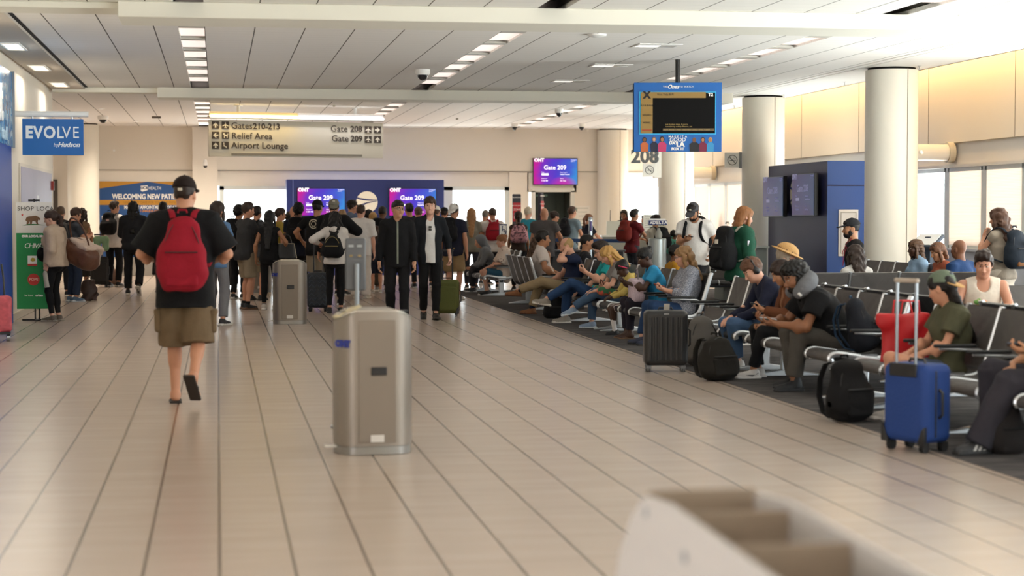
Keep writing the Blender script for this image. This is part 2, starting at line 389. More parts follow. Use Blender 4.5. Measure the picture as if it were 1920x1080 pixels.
def person(label, u=None, D=None, loc=None, yaw=0., h=1.72, b=1., fem=False, skin='b98468', hair=('short', '241a14'), top=('tee', '333333'),
           bottom=('pants', '222226', .0), shoes=('sneaker', '26262a', 'd8d5d0'), L='hang', R='hang', head=(0, 0), lean=(0, 4), twist=0., feet=None, seat=None,
           kid=1.0, belly=0., beard=None, cap=None, glasses=None, socks=None, group=None, extra=(), knees=None, hem=None, zs=None, bare=False, px=None, tilt=0.):
    if loc is None: loc = atD(u, D)
    D = (loc[0] * SY + loc[1] * CY)
    rb, rh = (.010, .0050) if D < 19 else (.0125, .0068) if D < 27 else (.016, .009)
    S = h / 1.75; rb /= S; rh /= S
    seed = len(PEOPLE) + 3
    root = empty('person', (loc[0], loc[1], 0), math.radians(yaw), label, 'person', group)
    # ---- skeleton
    if seat is None: Pz = .94; P0 = V(0, 0, Pz)
    else: P0 = V(0, 0, seat / S + .105)
    if px is not None: P0 = P0 + V(*px)
    l1, l2 = math.radians(lean[0]), math.radians(lean[1])
    R1 = rotx(-l1); R2 = rotx(-l2) @ rotz(math.radians(twist)) @ roty(math.radians(tilt))
    C = P0 + R1 @ V(0, 0, .28); N = C + R2 @ V(0, -.012, .25)
    sw = (.152 if fem else .172) * (b * .5 + .5)
    Sj = {'L': C + R2 @ V(-sw, -.012, .178), 'R': C + R2 @ V(sw, -.012, .178)}
    hp, hy = math.radians(head[0]), math.radians(head[1])
    Rh = rotz(hy) @ rotx(-hp - l2 * .35)
    Nt = N + rotx(-(l2 * .6 + hp * .5)) @ V(0, .022, .085)
    hs = kid
    Hc = Nt + Rh @ V(0, .012, .065 * hs)
    hip = {'L': P0 + V(-.088, 0, -.03), 'R': P0 + V(.088, 0, -.03)}
    knee, ank, ftd = {}, {}, {}
    for s, sg in (('L', -1), ('R', 1)):
        f = (feet or {}).get(s)
        if f is None: f = (sg * .10, .0, .085, 0., 8.) if seat is None else (sg * .11, .40, .085, 0., 6.)
        pole = V(sg * .12, 1, .0) if seat is None else V(sg * .15, .6, 1)
        if knees and s in knees: pole = V(*knees[s])
        fz = f[2] if (seat is None and f[2] < .09) is False else f[2]
        knee[s], ank[s] = ik(hip[s], V(f[0], f[1], fz), .425, .41, pole)
        ftd[s] = rotz(-sg * math.radians(f[4] if len(f) > 4 else 8)) @ rotx(math.radians(f[3] if len(f) > 3 else 0))
    elb, wri, hdir, hpn, curl = {}, {}, {}, {}, {}
    for s, sg, a in (('L', -1, L), ('R', 1, R)):
        t, pole, pn, cu = ARM[a] if isinstance(a, str) else (a[0], a[1] if len(a) > 1 else (.5, -.4, -.6), a[2] if len(a) > 2 else (1, 0, 0), a[3] if len(a) > 3 else .5)
        tw = V(sg * t[0], t[1], t[2]); tw = (rotz(math.radians(twist)) @ tw)
        elb[s], wri[s] = ik(Sj[s], Sj[s] + tw, .285, .25, V(sg * pole[0], pole[1], pole[2]))
        hdir[s] = unit(wri[s] - elb[s]); n_ = V(-sg * pn[0], pn[1], pn[2]); hpn[s] = unit(n_ - hdir[s] * (n_ @ hdir[s])); curl[s] = cu
    # ---- body
    xr = R2 @ V(1, 0, 0); fb = .92 if fem else 1.
    def torso(i, k=.05, bust=True):
        o = [E(P0 + V(0, -.012, -.02), (.158 * b + i, .112 * b + i, .125 + i * .5), k=k),
             EC(P0 + V(0, 0, .02), C, (.142 * b * fb + i, .102 * b + i), (.142 * b * fb + i, .105 * b + i), (1, 0, 0), False, k=k),
             E(C + R2 @ V(0, 0, .075), (.152 * b * fb + i, .108 * b + i, .165 + i * .4), R2, k=k)]
        for s, sg in (('L', -1), ('R', 1)):
            o.append(RC(C + R2 @ V(sg * .06, -.01, .19), Sj[s] + R2 @ V(-sg * .012, 0, -.012), .062 + i, .06 * (b * .5 + .5) + i, k=k))
            if fem and bust: o.append(E(C + R2 @ V(sg * .068, .088 * b, .055), (.055 + i, .05 + i, .055 + i), R2, k=k))
            if seat is None or True: o.append(E(P0 + V(sg * .07, -.065 * b, -.06), (.078 * b + i, .072 * b + i, .085 + i), k=k))
        if belly: o.append(E(P0 + R1 @ V(0, .055 + belly * .4, .13), (.135 * b + i, .07 + belly + i, .14 + i), R1, k=.06))
        return o
    ar = .9 if fem else 1.0; ar *= (b * .5 + .5)
    limbs = []
    for s in 'LR':
        limbs += [RC(Sj[s], elb[s], .049 * ar, .037 * ar, k=.03), RC(elb[s], wri[s], .040 * ar, .026 * ar, k=.02),
                  E(elb[s] + (wri[s] - elb[s]) * .28, (.042 * ar, .042 * ar, .07), k=.03),
                  RC(hip[s], knee[s], .080 * b, .052, k=.03), RC(knee[s], ank[s], .051, .034, k=.02)]
        cd = unit(ank[s] - knee[s]); bk = unit(np.cross(V(1, 0, 0), cd)); bk = bk if bk @ V(0, 1, -.3) < 0 else -bk
        limbs.append(RC(knee[s] + cd * .09 + bk * .014, knee[s] + cd * .17 + bk * .014, .045, .042, k=.04))
        if shoes is None or shoes[0] in ('sandal', 'bare'):
            fo = lambda q: ank[s] + ftd[s] @ V(*q)
            limbs += [RC(fo((0, -.02, -.02)), fo((0, -.03, -.045)), .034, .03, k=.02), RC(fo((0, .0, -.035)), fo((0, .10, -.062)), .036, .024, k=.03), E(fo((0, .125, -.066)), (.046, .05, .017), ftd[s], k=.02)]
    neck = RC(N - R2 @ V(0, -.005, .05), Nt + Rh @ V(0, 0, .02), .060 * ar, .052 * ar, k=.04)
    # covered body sits a little inside its clothes
    blk = [sdf_arrays([p for p in torso(-.012)] + limbs + [neck], rb)]
    X = lambda q: Hc + Rh @ (V(*q) * hs)
    fr = .94 if fem else 1.
    def he(c, r, **k): return E(X(c), [q * hs for q in r], Rh, **k)
    hd = [he((0, -.012, .025), (.076, .096, .092)), he((0, .03, -.03), (.063, .068, .085), k=.03), he((0, .034, -.072), (.050 * fr, .055, .042), k=.03),
          he((0, .072, -.097), (.022, .020, .018), k=.025), RC(X((0, .088, .002)), X((0, .112, -.040)), .009 * hs, .014 * hs, k=.014 * hs),
          he((.011, .098, -.045), (.010, .011, .008), k=.008), he((-.011, .098, -.045), (.010, .011, .008), k=.008),
          RC(X((-.032, .083, .024)), X((.032, .083, .024)), .012 * hs, .012 * hs, k=.02),
          he((.040, .058, -.030), (.024, .028, .024), k=.03), he((-.040, .058, -.030), (.024, .028, .024), k=.03), neck]
    for sg in (-1, 1):
        hd.append(he((sg * .031, .099, .004), (.017, .014, .011), k=.014, op='s'))
        hd.append(he((sg * .031, .0835, .002), (.0125, .0105, .0068), k=.003, m=2))
        hd.append(he((sg * .031, .0890, .002), (.0068, .0062, .0066), k=.001, m=3))
        hd.append(RC(X((sg * .018, .0935, .013)), X((sg * .044, .083, .011)), .0045 * hs, .0045 * hs, k=.004))
        hd.append(RC(X((sg * .015, .0965, .026)), X((sg * .048, .083, .029)), .0052 * hs, .0045 * hs, k=.004, m=1))
        hd.append(he((sg * .077, -.006, -.012), (.011, .022, .032), k=.012)); hd.append(he((sg * .088, -.001, -.010), (.006, .011, .018), k=.006, op='s'))
    hd += [he((0, .0895, -.0665), (.023, .011, .0055), k=.004, m=4), he((0, .088, -.0765), (.019, .011, .0065), k=.004, m=4)]
    if beard:
        hd += [he((0, .042, -.082), (.060, .062, .050), k=.006, m=1), RC(X((-.026, .087, -.056)), X((.026, .087, -.056)), .009 * hs, .009 * hs, k=.004, m=1),
               he((.056, .022, -.045), (.021, .034, .05), k=.01, m=1), he((-.056, .022, -.045), (.021, .034, .05), k=.01, m=1),
               he((0, .094, -.070), (.021, .012, .008), k=.003, m=4)]
    blk.append(sdf_arrays(hd, rh))
    for s, sg in (('L', -1), ('R', 1)):
        d, pn, W = hdir[s], hpn[s], wri[s]; lat = sg * np.cross(d, pn); Rm = np.stack([lat, d, pn], 1); c = curl[s]
        hh = [RC(W - d * .045, W + d * .012, .026 * ar, .026 * ar, k=.02), BX(W + d * .05, (.039, .050, .015), .014, Rm, k=.02), E(W + d * .035 + lat * .022 + pn * .012, (.018, .03, .014), Rm, k=.012)]
        rot = lambda a: d * math.cos(a) + pn * math.sin(a)
        for i, ln in enumerate((.072, .080, .074, .058)):
            p0 = W + d * .092 + lat * (.030 - .0195 * i) + d * (-.004 if i in (0, 3) else .003); a = 0.
            rr = (.0088, .009, .0087, .0075)[i]
            for f_, da in ((.45, c * .75), (.30, c * 1.15), (.25, c * .7)):
                a += da + .05 * i * c; p1 = p0 + rot(a) * ln * f_ * (1.05); hh.append(RC(p0, p1, rr, rr * .93, k=.003)); p0 = p1; rr *= .93
        t0 = W + d * .028 + lat * .034; t1 = t0 + unit(lat * (.75 - .35 * c) + d * .75 + pn * (.15 + .5 * c)) * .042; t2 = t1 + unit(lat * (.1 - .3 * c) + d * .9 + pn * (.2 + .5 * c)) * .032
        hh += [RC(t0, t1, .0125, .0105, k=.012), RC(t1, t2, .0103, .0085, k=.004)]
        blk.append(sdf_arrays(hh, max(rh, .0055)))
    hc_ = hair[1]; bc = beard or hc_
    sk = skinm(skin); lipc = {True: 'a8605a', False: 'a06a5c'}[fem]
    dark = sum(lin(skin)) < .35
    mats = [sk, hairm(bc if bc not in ('c9a56a', 'c8bfae', 'd0c6b8') else '8a6f50'), mat('eye_white', 'b3aaa0', .4), mat('eye_iris', '2b1d14', .2), mat('lip_' + ('dark' if dark else lipc), '6a3d38' if dark else lipc, .45)]
    blk = [(co * F4(S), q, m) for co, q, m in blk]
    mesh_arrays('body', blk, mats, root)
    def sft(name, prims, res, mats, wr=0., seed_=0, wf=(22, 9), par=None):
        co, q, m = sdf_arrays(prims, res, wr, seed + seed_, wf)
        return mesh_arrays(name, [(co * F4(S), q, m)], mats, par or root)
    # ---- trousers, shorts, skirt
    bk_, bcol = bottom[0], bottom[1]; lo = bottom[2] if len(bottom) > 2 else 0.
    i = .014
    base = [E(P0 + V(0, -.012, -.025), (.160 * b + i, .116 * b + i, .128 + i * .3), k=.04)] + [E(P0 + V(sg * .07, -.065 * b, -.06), (.080 * b + i, .074 * b + i, .087 + i), k=.04) for sg in (-1, 1)]
    if seat is None: base.append(EC(P0 + V(0, -.005, -.05), P0 + V(0, 0, .09), (.158 * b + i, .112 * b + i), (.142 * b * fb + i, .104 * b + i), (1, 0, 0), True, k=.02))
    legs = []
    for s in 'LR':
        hk, kn, an = hip[s], knee[s], ank[s]
        if bk_ in ('pants', 'jeans', 'leggings'):
            t = -.004 if bk_ == 'leggings' else 0.
            cut = .86 if bk_ == 'crop' else .99
            e_ = kn + (an - kn) * (.90 if lo < .02 else 1.06); 
            tt = -.014 if bk_ == 'leggings' else 0.
            legs += [RC(hk, kn, .092 * b + t + lo * .3, .064 + t + lo * .6, k=.03), CC(kn, e_, .062 + t + lo * .7, .054 + tt + lo, k=.03)]
            cd = unit(an - kn); bk = unit(np.cross(V(1, 0, 0), cd)); bk = bk if bk @ V(0, 1, -.3) < 0 else -bk
            legs.append(RC(kn + cd * .09 + bk * .014, kn + cd * .19 + bk * .014, .051, .047, k=.04))
        elif bk_ == 'shorts':
            e_ = hk + (kn - hk) * (.90 + lo * .8) + unit(an - kn) * (bottom[3] if len(bottom) > 3 else 0)
            legs += [CC(hk, e_, .098 * b + .004, .090 * b + lo * .4 + .004, k=.025)]
        elif bk_ == 'crops':
            legs += [RC(hk, kn, .092 * b, .064, k=.03), CC(kn, kn + (an - kn) * .8, .060, .052, k=.03)]
    if bk_ == 'skirt':
        if seat is None: legs.append(EC(P0 + V(0, 0, -.02), P0 + V(0, .0, -.40 - lo), (.165 * b, .125 * b), (.22 * b, .17 * b), (1, 0, 0), True, k=.03))
        else:
            for s in 'LR': legs.append(EC(hip[s], hip[s] + (knee[s] - hip[s]) * .95, (.10 * b, .09 * b), (.11 * b, .075), (1, 0, 0), True, k=.06))
            legs.append(EC((hip['L'] + hip['R']) / 2, (hip['L'] + hip['R']) / 2 + ((knee['L'] + knee['R']) / 2 - (hip['L'] + hip['R']) / 2) * .9, (.12, .08), (.12, .06), (1, 0, 0), True, k=.04))
    nm = {'pants': 'trousers', 'jeans': 'jeans', 'leggings': 'leggings', 'shorts': 'shorts', 'skirt': 'skirt', 'crops': 'trousers'}[bk_]
    pm = MATS.get(bcol) or (cloth(bcol) if len(bcol) == 6 else PAT[bcol]())
    sft(nm, base + legs, rb, pm, .0045 if bk_ != 'leggings' else .002, 1, (30, 8))
    # ---- top
    tk, tcol = top[0], top[1]; to = top[2] if len(top) > 2 else {}
    inf = {'tee': .015, 'polo': .015, 'long': .016, 'hoodie': .028, 'jacket': .025, 'tank': .010, 'fit': .006, 'crop': .008}[tk] + to.get('loose', 0.)
    tm = MATS.get(tcol) or (cloth(tcol) if len(tcol) == 6 else PAT[tcol]())
    def make_top(inf, sleeve, hemz, cutf=None):
        pr = torso(inf, .05)
        if seat is None:
            pr = pr[1:]; pr = [q for q in pr if q.hi[2] > C[2] - .05] 
            hz = P0 + V(0, -.006, -hemz)
            pr.append(EC(hz, C + V(0, 0, .02), (.160 * b + inf, .122 * b + inf), (.145 * b * fb + inf, .107 * b + inf), (1, 0, 0), True, k=.05))
            if belly: pr.append(E(P0 + V(0, .055 + belly * .4, .13), (.135 * b + inf, .07 + belly + inf, .14 + inf), k=.06))
            if hemz > .04: pr += [E(P0 + V(sg * .07, -.065 * b, -.06), (.080 * b + .018 + inf * .5, .074 * b + .018 + inf * .5, .10), k=.05) for sg in (-1, 1)]
            pr.append(P(lambda X_, Y_, Z_: (X_ * 0 + Y_ * 0 + Z_ - F4(hz[2])), (-.5, -.5, hz[2] - .6), (.5, .5, hz[2]), .001, 0, 's'))
        for s in 'LR':
            sj, el, wr = Sj[s], elb[s], wri[s]
            if sleeve in ('short', 'half'):
                f_ = .62 if sleeve == 'short' else .9
                pr.append(CC(sj - unit(el - sj) * .02, sj + (el - sj) * f_, .054 * ar + inf, (.050 * ar + inf * 1.1) + to.get('sl', .004), k=.03))
            elif sleeve == 'long':
                pr += [RC(sj, el, .050 * ar + inf, .041 * ar + inf * .9, k=.03), CC(el, el + (wr - el) * to.get('cuff', .96), .042 * ar + inf * .9, .029 * ar + inf * .75, k=.03)]
            elif sleeve == 'cap':
                pr.append(CC(sj - unit(el - sj) * .02, sj + (el - sj) * .30, .054 * ar + inf, .053 * ar + inf, k=.03))
        nk = .058 + to.get('neck', 0.)
        if tk in ('hoodie', 'jacket') or to.get('collar'):
            pr.append(EC(N - R2 @ V(0, .0, .04), N + R2 @ V(0, .012, .045), (.075 * ar, .072 * ar), (.066 * ar, .064 * ar), xr, True, k=.03))
        pr.append(RC(N - R2 @ V(0, -.03, .02), Nt + Rh @ V(0, .01, .05), nk * ar, nk * ar, k=.01, op='s'))
        if to.get('tankcut'):
            for sg in (-1, 1): pr.append(E(C + R2 @ V(sg * (sw + .035), 0, .16), (.075, .12, .12), R2, k=.01, op='s'))
            pr.append(E(C + R2 @ V(0, .09, .235), (.075, .06, .10), R2, k=.01, op='s'))
        if tk == 'hoodie' and to.get('hood') != 'up':
            pr += [RC(N + R2 @ V(-.07, -.03, -.01), N + R2 @ V(0, -.105, -.045), .036, .045, k=.03), RC(N + R2 @ V(.07, -.03, -.01), N + R2 @ V(0, -.105, -.045), .036, .045, k=.03),
                   RC(N + R2 @ V(-.072, -.02, -.01), N + R2 @ V(-.03, .065, -.06), .034, .024, k=.02), RC(N + R2 @ V(.072, -.02, -.01), N + R2 @ V(.03, .065, -.06), .034, .024, k=.02)]
        if to.get('zip'): pr.append(BX((N + P0) / 2 + V(0, .3, -.02), (.010, .3, .34), .002, R2 if seat else None, m=1, op='c'))
        if cutf: pr.append(cutf)
        return pr
    sleeve = {'tee': 'short', 'polo': 'short', 'long': 'long', 'hoodie': 'long', 'jacket': 'long', 'tank': None, 'fit': 'cap', 'crop': 'short'}[tk]
    sleeve = to.get('sleeve', sleeve)
    hz_ = hem if hem is not None else {'tee': .14, 'polo': .14, 'long': .13, 'hoodie': .13, 'jacket': .13, 'tank': .08, 'fit': .06, 'crop': -.06}[tk]
    cutf = None
    if to.get('open'):
        sft('shirt', make_top(inf * .45, None, hz_ - .03), rb, cloth(to['open']), .004, 5)
        cutf = EC(P0 + V(0, .18, -.4), N + R2 @ V(0, .13, .05), (.085, .16), (.055, .13), (1, 0, 0), True, k=.012, op='s')
    tn = {'tee': 't_shirt', 'polo': 'polo_shirt', 'long': 'long_sleeved_top', 'hoodie': 'hoodie', 'jacket': 'jacket', 'tank': 'tank_top', 'fit': 'fitted_top', 'crop': 'cropped_top'}[tk]
    sft(tn, make_top(inf, sleeve, hz_, cutf), rb * (.85 if D < 20 else 1), [tm, cloth(to.get('zip', '8a8a80'))], .0055 if tk not in ('fit', 'tank') else .003, 2)
    if hair[0] == 'hood':
        sft('hood', [he((0, -.028, .018), (.108, .128, .135), cut=[((0, -.80, .25), -.078)]), EC(X((0, -.05, -.02)), N + R2 @ V(0, -.06, -.06), (.10, .095), (.10, .08), (1, 0, 0), False, k=.05),
                     he((0, .10, -.01), (.072, .10, .10), k=.02, op='s'), he((0, 0, .0), (.082, .10, .10), k=.01, op='s')], rh * 1.2, tm, .003, 4)
    # ---- shoes, socks
    if shoes:
        kind, c1 = shoes[0], shoes[1]; c2 = shoes[2] if len(shoes) > 2 else c1
        for s in 'LR':
            A, Rf = ank[s], ftd[s]; Q = lambda q: A + Rf @ V(*q)
            if kind == 'sandal':
                pr = [BX(Q((0, .045, -.079)), (.046, .128, .012), .010, Rf, m=0, k=.001), RC(Q((-.038, .05, -.07)), Q((0, .10, -.045)), .007, .006, m=0), RC(Q((.038, .05, -.07)), Q((0, .10, -.045)), .007, .006, m=0)]
            else:
                pr = [E(Q((0, -.022, -.035)), (.036, .050, .048), Rf, k=.03), E(Q((0, .075, -.052)), (.043, .108, .036), Rf, k=.03), RC(Q((0, .0, -.03)), Q((0, .05, -.04)), .036, .032, k=.03)]
                pr.append(CC(Q((0, -.012, -.04)), Q((0, -.012, .012 if kind != 'boot' else .08)), .041, .040, k=.02))
                pr.append(BX(Q((0, .05, -.071)), (.044, .133, .0145), .0135, Rf, k=.004, m=1))
                pr.append(BX(Q((0, .05, -.2)), (.3, .3, .115), .001, Rf, k=.001, op='s'))
            sft('shoe', pr, max(rb * .6, rh), [mat('shoe_' + c1, c1, .6, bump=(50, .2)), mat('sole_' + c2, c2, .6)])
        if socks:
            for s in 'LR': sft('sock', [CC(ank[s] - V(0, 0, .02), ank[s] + (knee[s] - ank[s]) * socks[1], .041, .046, k=.01)], rb, cloth(socks[0]), .002)
    # ---- hair
    hk, hm = hair[0], hairm(hair[1])
    HN, HO = (0, -.647, .762), -.036
    pr = []
    if hk not in ('bald', 'none', 'hood'):
        v = {'buzz': .0, 'short': .004, 'quiff': .005, 'curly': .022, 'fringe': .008, 'afro': .03}.get(hk, .006)
        pr = [he((0, -.014, .028), (.082 + v * .8, .101 + v, .097 + v), cut=(HN, HO))]
        if hk == 'horseshoe': pr = [he((0, -.016, .02), (.083, .102, .095), cut=[(HN, HO - .005), ((0, -.5, -.86), -.045)])]
        if hk in ('short', 'quiff', 'fringe', 'curly', 'afro'):
            pr += [he((0, .012, .085), (.070, .085, .045 + v), k=.03)]
            if hk == 'quiff': pr += [he((0, .05, .105), (.058, .048, .038), k=.025), he((.02, .075, .098), (.035, .03, .026), k=.02)]
            if hk == 'fringe': pr += [he((0, .075, .066), (.066, .026, .032), k=.02)]
            if hk == 'curly': pr += [he((0, .06, .09), (.07, .05, .04), k=.03)]
            for sg in (-1, 1): pr.append(he((sg * .074, .02, .0), (.010, .016, .034), k=.01))
        if hk in ('long', 'wavy', 'pony', 'bun', 'bob', 'dreads', 'updo'):
            pr += [he((0, .0, .06), (.079, .095, .068), k=.03), he((.062, .04, .045), (.026, .045, .05), k=.02), he((-.062, .04, .045), (.026, .045, .05), k=.02)]
        if hk == 'buzz': pr += [he((0, .024, .07), (.068, .078, .046), k=.03)]
        ln = hair[2] if len(hair) > 2 else .34
        if hk in ('long', 'wavy', 'dreads', 'bob'):
            wv = .014 if hk == 'wavy' else 0.
            B1 = X((0, -.070, -.03)); B2 = X((0, -.085, -.115)) if abs(hp) < .5 else X((0, -.10, -.08)); B3 = C + R2 @ V(0, -.138 - .02 * b, .25 + .115 - ln); 
            if ln <= .2: B3 = B2 + V(0, .0, -.03)
            pr += [EC(X((0, -.045, .04)), B1, (.080 + wv, .052), (.080 + wv, .045 + wv), xr, False, k=.03), EC(B1, B2, (.080 + wv, .045 + wv), (.078 + wv, .036 + wv), xr, False, k=.03)]
            if ln > .2: pr.append(EC(B2, B3, (.080 + wv, .036 + wv), (.046 + wv, .022 + wv), xr, False, k=.03))
            for sg in ((-1, 1) if 'back' not in hair else ()):
                a_ = X((sg * .078, .022, .02)); b_ = X((sg * .088, .018, -.09)); c_ = C + R2 @ V(sg * .10, .045, .25 + .06 - ln * .75) if ln > .25 else b_ + V(0, 0, -.05)
                pr += [RC(a_, b_, .018 + wv * .5, .020 + wv * .5, k=.02), RC(b_, c_, .020 + wv * .5, .014, k=.02)]
        if hk == 'pony':
            t0 = X((0, -.115, .03)); t1 = X((0, -.155, -.01)); t2 = V(*(X((0, -.14, -.12)))); t3 = t2 + V(0, -.0, -max(.05, ln - .2))
            pr += [RC(t0, t1, .026, .032, k=.02), RC(t1, t2, .034, .034, k=.02), RC(t2, t3, .034, .016, k=.02)]
        if hk == 'bun': pr += [he((0, -.10, .085), (.042, .042, .040), k=.012)]
        if hk == 'updo': pr += [he((0, -.06, .075), (.075, .06, .055), k=.03)]
        wr = {'short': .006, 'fringe': .006, 'quiff': .007, 'wavy': .010, 'curly': .010, 'dreads': .010, 'afro': .008, 'updo': .006}.get(hk, .0045)
        wf = {'short': (38, 60), 'fringe': (30, 70), 'quiff': (34, 60), 'wavy': (60, 30), 'curly': (110, 70), 'afro': (120, 90), 'dreads': (10, 95)}.get(hk, (20, 70))
        sft('hair', pr, rh * 1.1, hm, wr, 6, wf)
    # ---- worn on the head
    if cap:
        c1 = cap[0]; back = 'back' in cap; c2 = [q for q in cap[1:] if len(q) == 6]; c2 = c2[0] if c2 else c1
        Rc = Rh @ rotz(math.pi) if back else Rh
        Y = lambda q: Hc + Rc @ (V(*q) * hs)
        yo = .012 if back else -.012; t = hs * (1.09 if hk in ('long', 'wavy', 'dreads') else 1.03)
        k0 = E(Y((0, yo, .040)), [.090 * t, .110 * t, .097 * t], Rc, cut=((0, .12 if not back else .2, 1), .0))
        pr = [k0, RC(Y((0, yo, .137)), Y((0, yo, .140)), .007, .007, k=.004)]
        sft('cap', pr, rh, [cloth(c1, 60)], .0015, 8)
        br = [E(Y((0, yo + (.105 if back else .125), .004 if back else .030)), [.076 * t, .085 * t, max(.009, rh * 1.5)], Rc @ rotx(-.62 if back else -.20), m=0, cut=((0, 1, 0), -.035))]
        sft('cap_brim', br, rh, [cloth(c2, 60)])
        if 'logo' in cap: sft('cap_badge', [E(Y((0, yo + .098, .085)), [.026, .02, .017], Rc)], rh, mat('badge_pale', 'cfc8b8', .6))
        if back: sft('cap_strap', [E(Hc + Rh @ V(0, .0, .0) * 0 + Y((0, yo - .105, .062)), [.03, .012, .02], Rc)], rh, mat('badge_pale', 'cfc8b8', .6))
    if glasses:
        mb = MB()
        for sg in (-1, 1):
            mb.tube([S * X((sg * .033 + .023 * math.cos(a), .106 - .012 * abs(math.cos(a) + sg * 0) * (.5 if (sg * math.cos(a)) > 0 else 0), .002 + .018 * math.sin(a))) for a in np.linspace(0, 2 * math.pi, 15)], .0022, 6)
            mb.tube([S * X((sg * .056, .098, .006)), S * X((sg * .078, .06, .006)), S * X((sg * .083, -.005, .002))], .0025, 6)
        mb.tube([S * X((-.010, .108, .006)), S * X((.010, .108, .006))], .0022, 6)
        mb.build('glasses', mat('frame_' + glasses, glasses, .3), root, smooth=True)
        if 'shade' in extra:
            m2 = MB()
            for sg in (-1, 1): m2.tube([S * X((sg * .033, .1075, .002)), S * X((sg * .033, .1045, .002))], .021 * S, 14)
            m2.build('sunglass_lens', mat('dark_lens', '15130f', .1), root, smooth=True)
    info = dict(root=root, S=S, C=C, R2=R2, N=N, Nt=Nt, Hc=Hc, Rh=Rh, W=wri, hd=hdir, hn=hpn, P=P0, loc=loc, yaw=math.radians(yaw), X=X, D=D, rh=rh, rb=rb, b=b, sft=sft, knee=knee, hip=hip, ank=ank, Sj=Sj, he=he, elb=elb)
    PEOPLE.append(info)
    return info
def wpos(pp, q):
    """a point of a person's own frame in the hall"""
    w = rotz(pp['yaw']) @ (V(*q) * pp['S']); return (w[0] + pp['loc'][0], w[1] + pp['loc'][1], w[2])
def place(pp, o, q, R=I3):
    Rw = rotz(pp['yaw']) @ R; m = Matrix([list(Rw[i]) for i in range(3)]).to_4x4(); m.translation = Vector(wpos(pp, q)); o.matrix_world = m

def pack_parts(root, col, w, h, d, rb, pocket=None, patch=None, straps=None, zipc=None, taper=.8, strapc=None, tail=None):
    """bag body hanging at y<0 from the strap line; used for worn and standing backpacks"""
    m = cloth(col, 18); c = V(0, -d / 2, 0)
    def bag(name, prims, mt, wr=.004): return mesh_arrays(name, [sdf_arrays(prims, rb, wr, int(w * 1e4))], mt, root)
    bag('bag_body', [BX(c + V(0, 0, -h * .22), (w / 2 * .97, d / 2, h * .28), min(d, w) * .40, k=.10), EC(c + V(0, 0, -h * .25), c + V(0, .012, h * .5 - w * .30), (w * .50, d * .50), (w * .5 * taper, d * .40), (1, 0, 0), False, k=.10)], m, .008)
    pm = cloth(pocket or col, 18)
    bag('front_pocket', [BX(c + V(0, -d * .44, -h * .25), (w * .38, d * .15, h * .20), d * .14, k=.02)], pm, .003)
    zb = MB(); zz = [(x, -d - .030 + .10 * (x / w) ** 2, -h * .02) for x in np.linspace(-w * .36, w * .36, 9)]
    zb.tube(zz, .007, 6); zb.tube([(w * .40 * math.cos(t) * (taper + (1 - taper) * (1 - math.sin(t))), -d * (.80 - .12 * math.sin(t)), h * (.05 + .36 * math.sin(t))) for t in np.linspace(0, math.pi, 15)], .0045, 6); zb.build('zipper', mat('zip_' + (zipc or '111113'), zipc or '111113', .5), root, smooth=True)
    hb = MB(); hb.tube([(-.035, -d * .35, h * .49), (-.03, -d * .35, h * .53), (.03, -d * .35, h * .53), (.035, -d * .35, h * .49)], .008, 8); hb.build('grab_handle', cloth(strapc or col), root, smooth=True)
    if patch:
        pb = MB(); pb.box((w * .10, -d - .026, h * .10), (w * .2, .006, h * .09)); pb.build('patch', mat('patch_' + patch, patch, .6), root)
def worn_pack(pp, label, col, w=.30, h=.44, d=.16, drop=.0, strapc=None, one=None, **kw):
    S = pp['S']; root = empty('backpack', label=label, cat='backpack')
    b = pp['b']; back = .118 * b + .03
    place(pp, root, pp['C'] + pp['R2'] @ V(0, -back, .06 - drop), pp['R2'])
    pack_parts(root, col, w, h, d, max(.009, pp['rb'] * S * .8), strapc=strapc, **kw)
    z0 = .06 - drop
    for sg in ((-1, 1) if one is None else (one,)):
        sb = MB(); bb = b * .5 + .5
        path = [(sg * .075, back - .15, .19), (sg * .088, back - .145 + .0, .225), (sg * .098 * bb, back - .11, .262), (sg * .105 * bb, back - .03, .272), (sg * .108 * bb, back + .055, .235), (sg * .11 * bb, .135 * b + .022, .13), (sg * .118 * bb, .14 * b + .022, .03), (sg * .15 * bb, .10 * b, -.07), (sg * .178 * b, .0, -.12), (sg * .16 * b, -back + .02, -.17)]
        path = [(x, y + back - 0 if False else y, z) for x, y, z in path]
        pts = [V(x, y, z) for x, y, z in path]
        pts[0] = V(sg * .075, -back + .0, .20); pts[1] = V(sg * .085, -back + .03, .245); pts[2] = V(sg * .095 * bb, -.075, .268); pts[3] = V(sg * .102 * bb, -.02, .272); pts[4] = V(sg * .106 * bb, .05, .245)
        # chest frame -> pack frame
        q = [S * (p - V(0, -back, z0)) for p in pts]
        # smooth
        for _ in range(2): q = [q[0]] + [x for i in range(len(q) - 1) for x in ((.75 * q[i] + .25 * q[i + 1]), (.25 * q[i] + .75 * q[i + 1]))] + [q[-1]]
        sb.tube(q, 1., 8, flat=(.024, .007), side=(1, 0, 0)); sb.build('shoulder_strap', cloth(strapc or col), root, smooth=True)
    return root
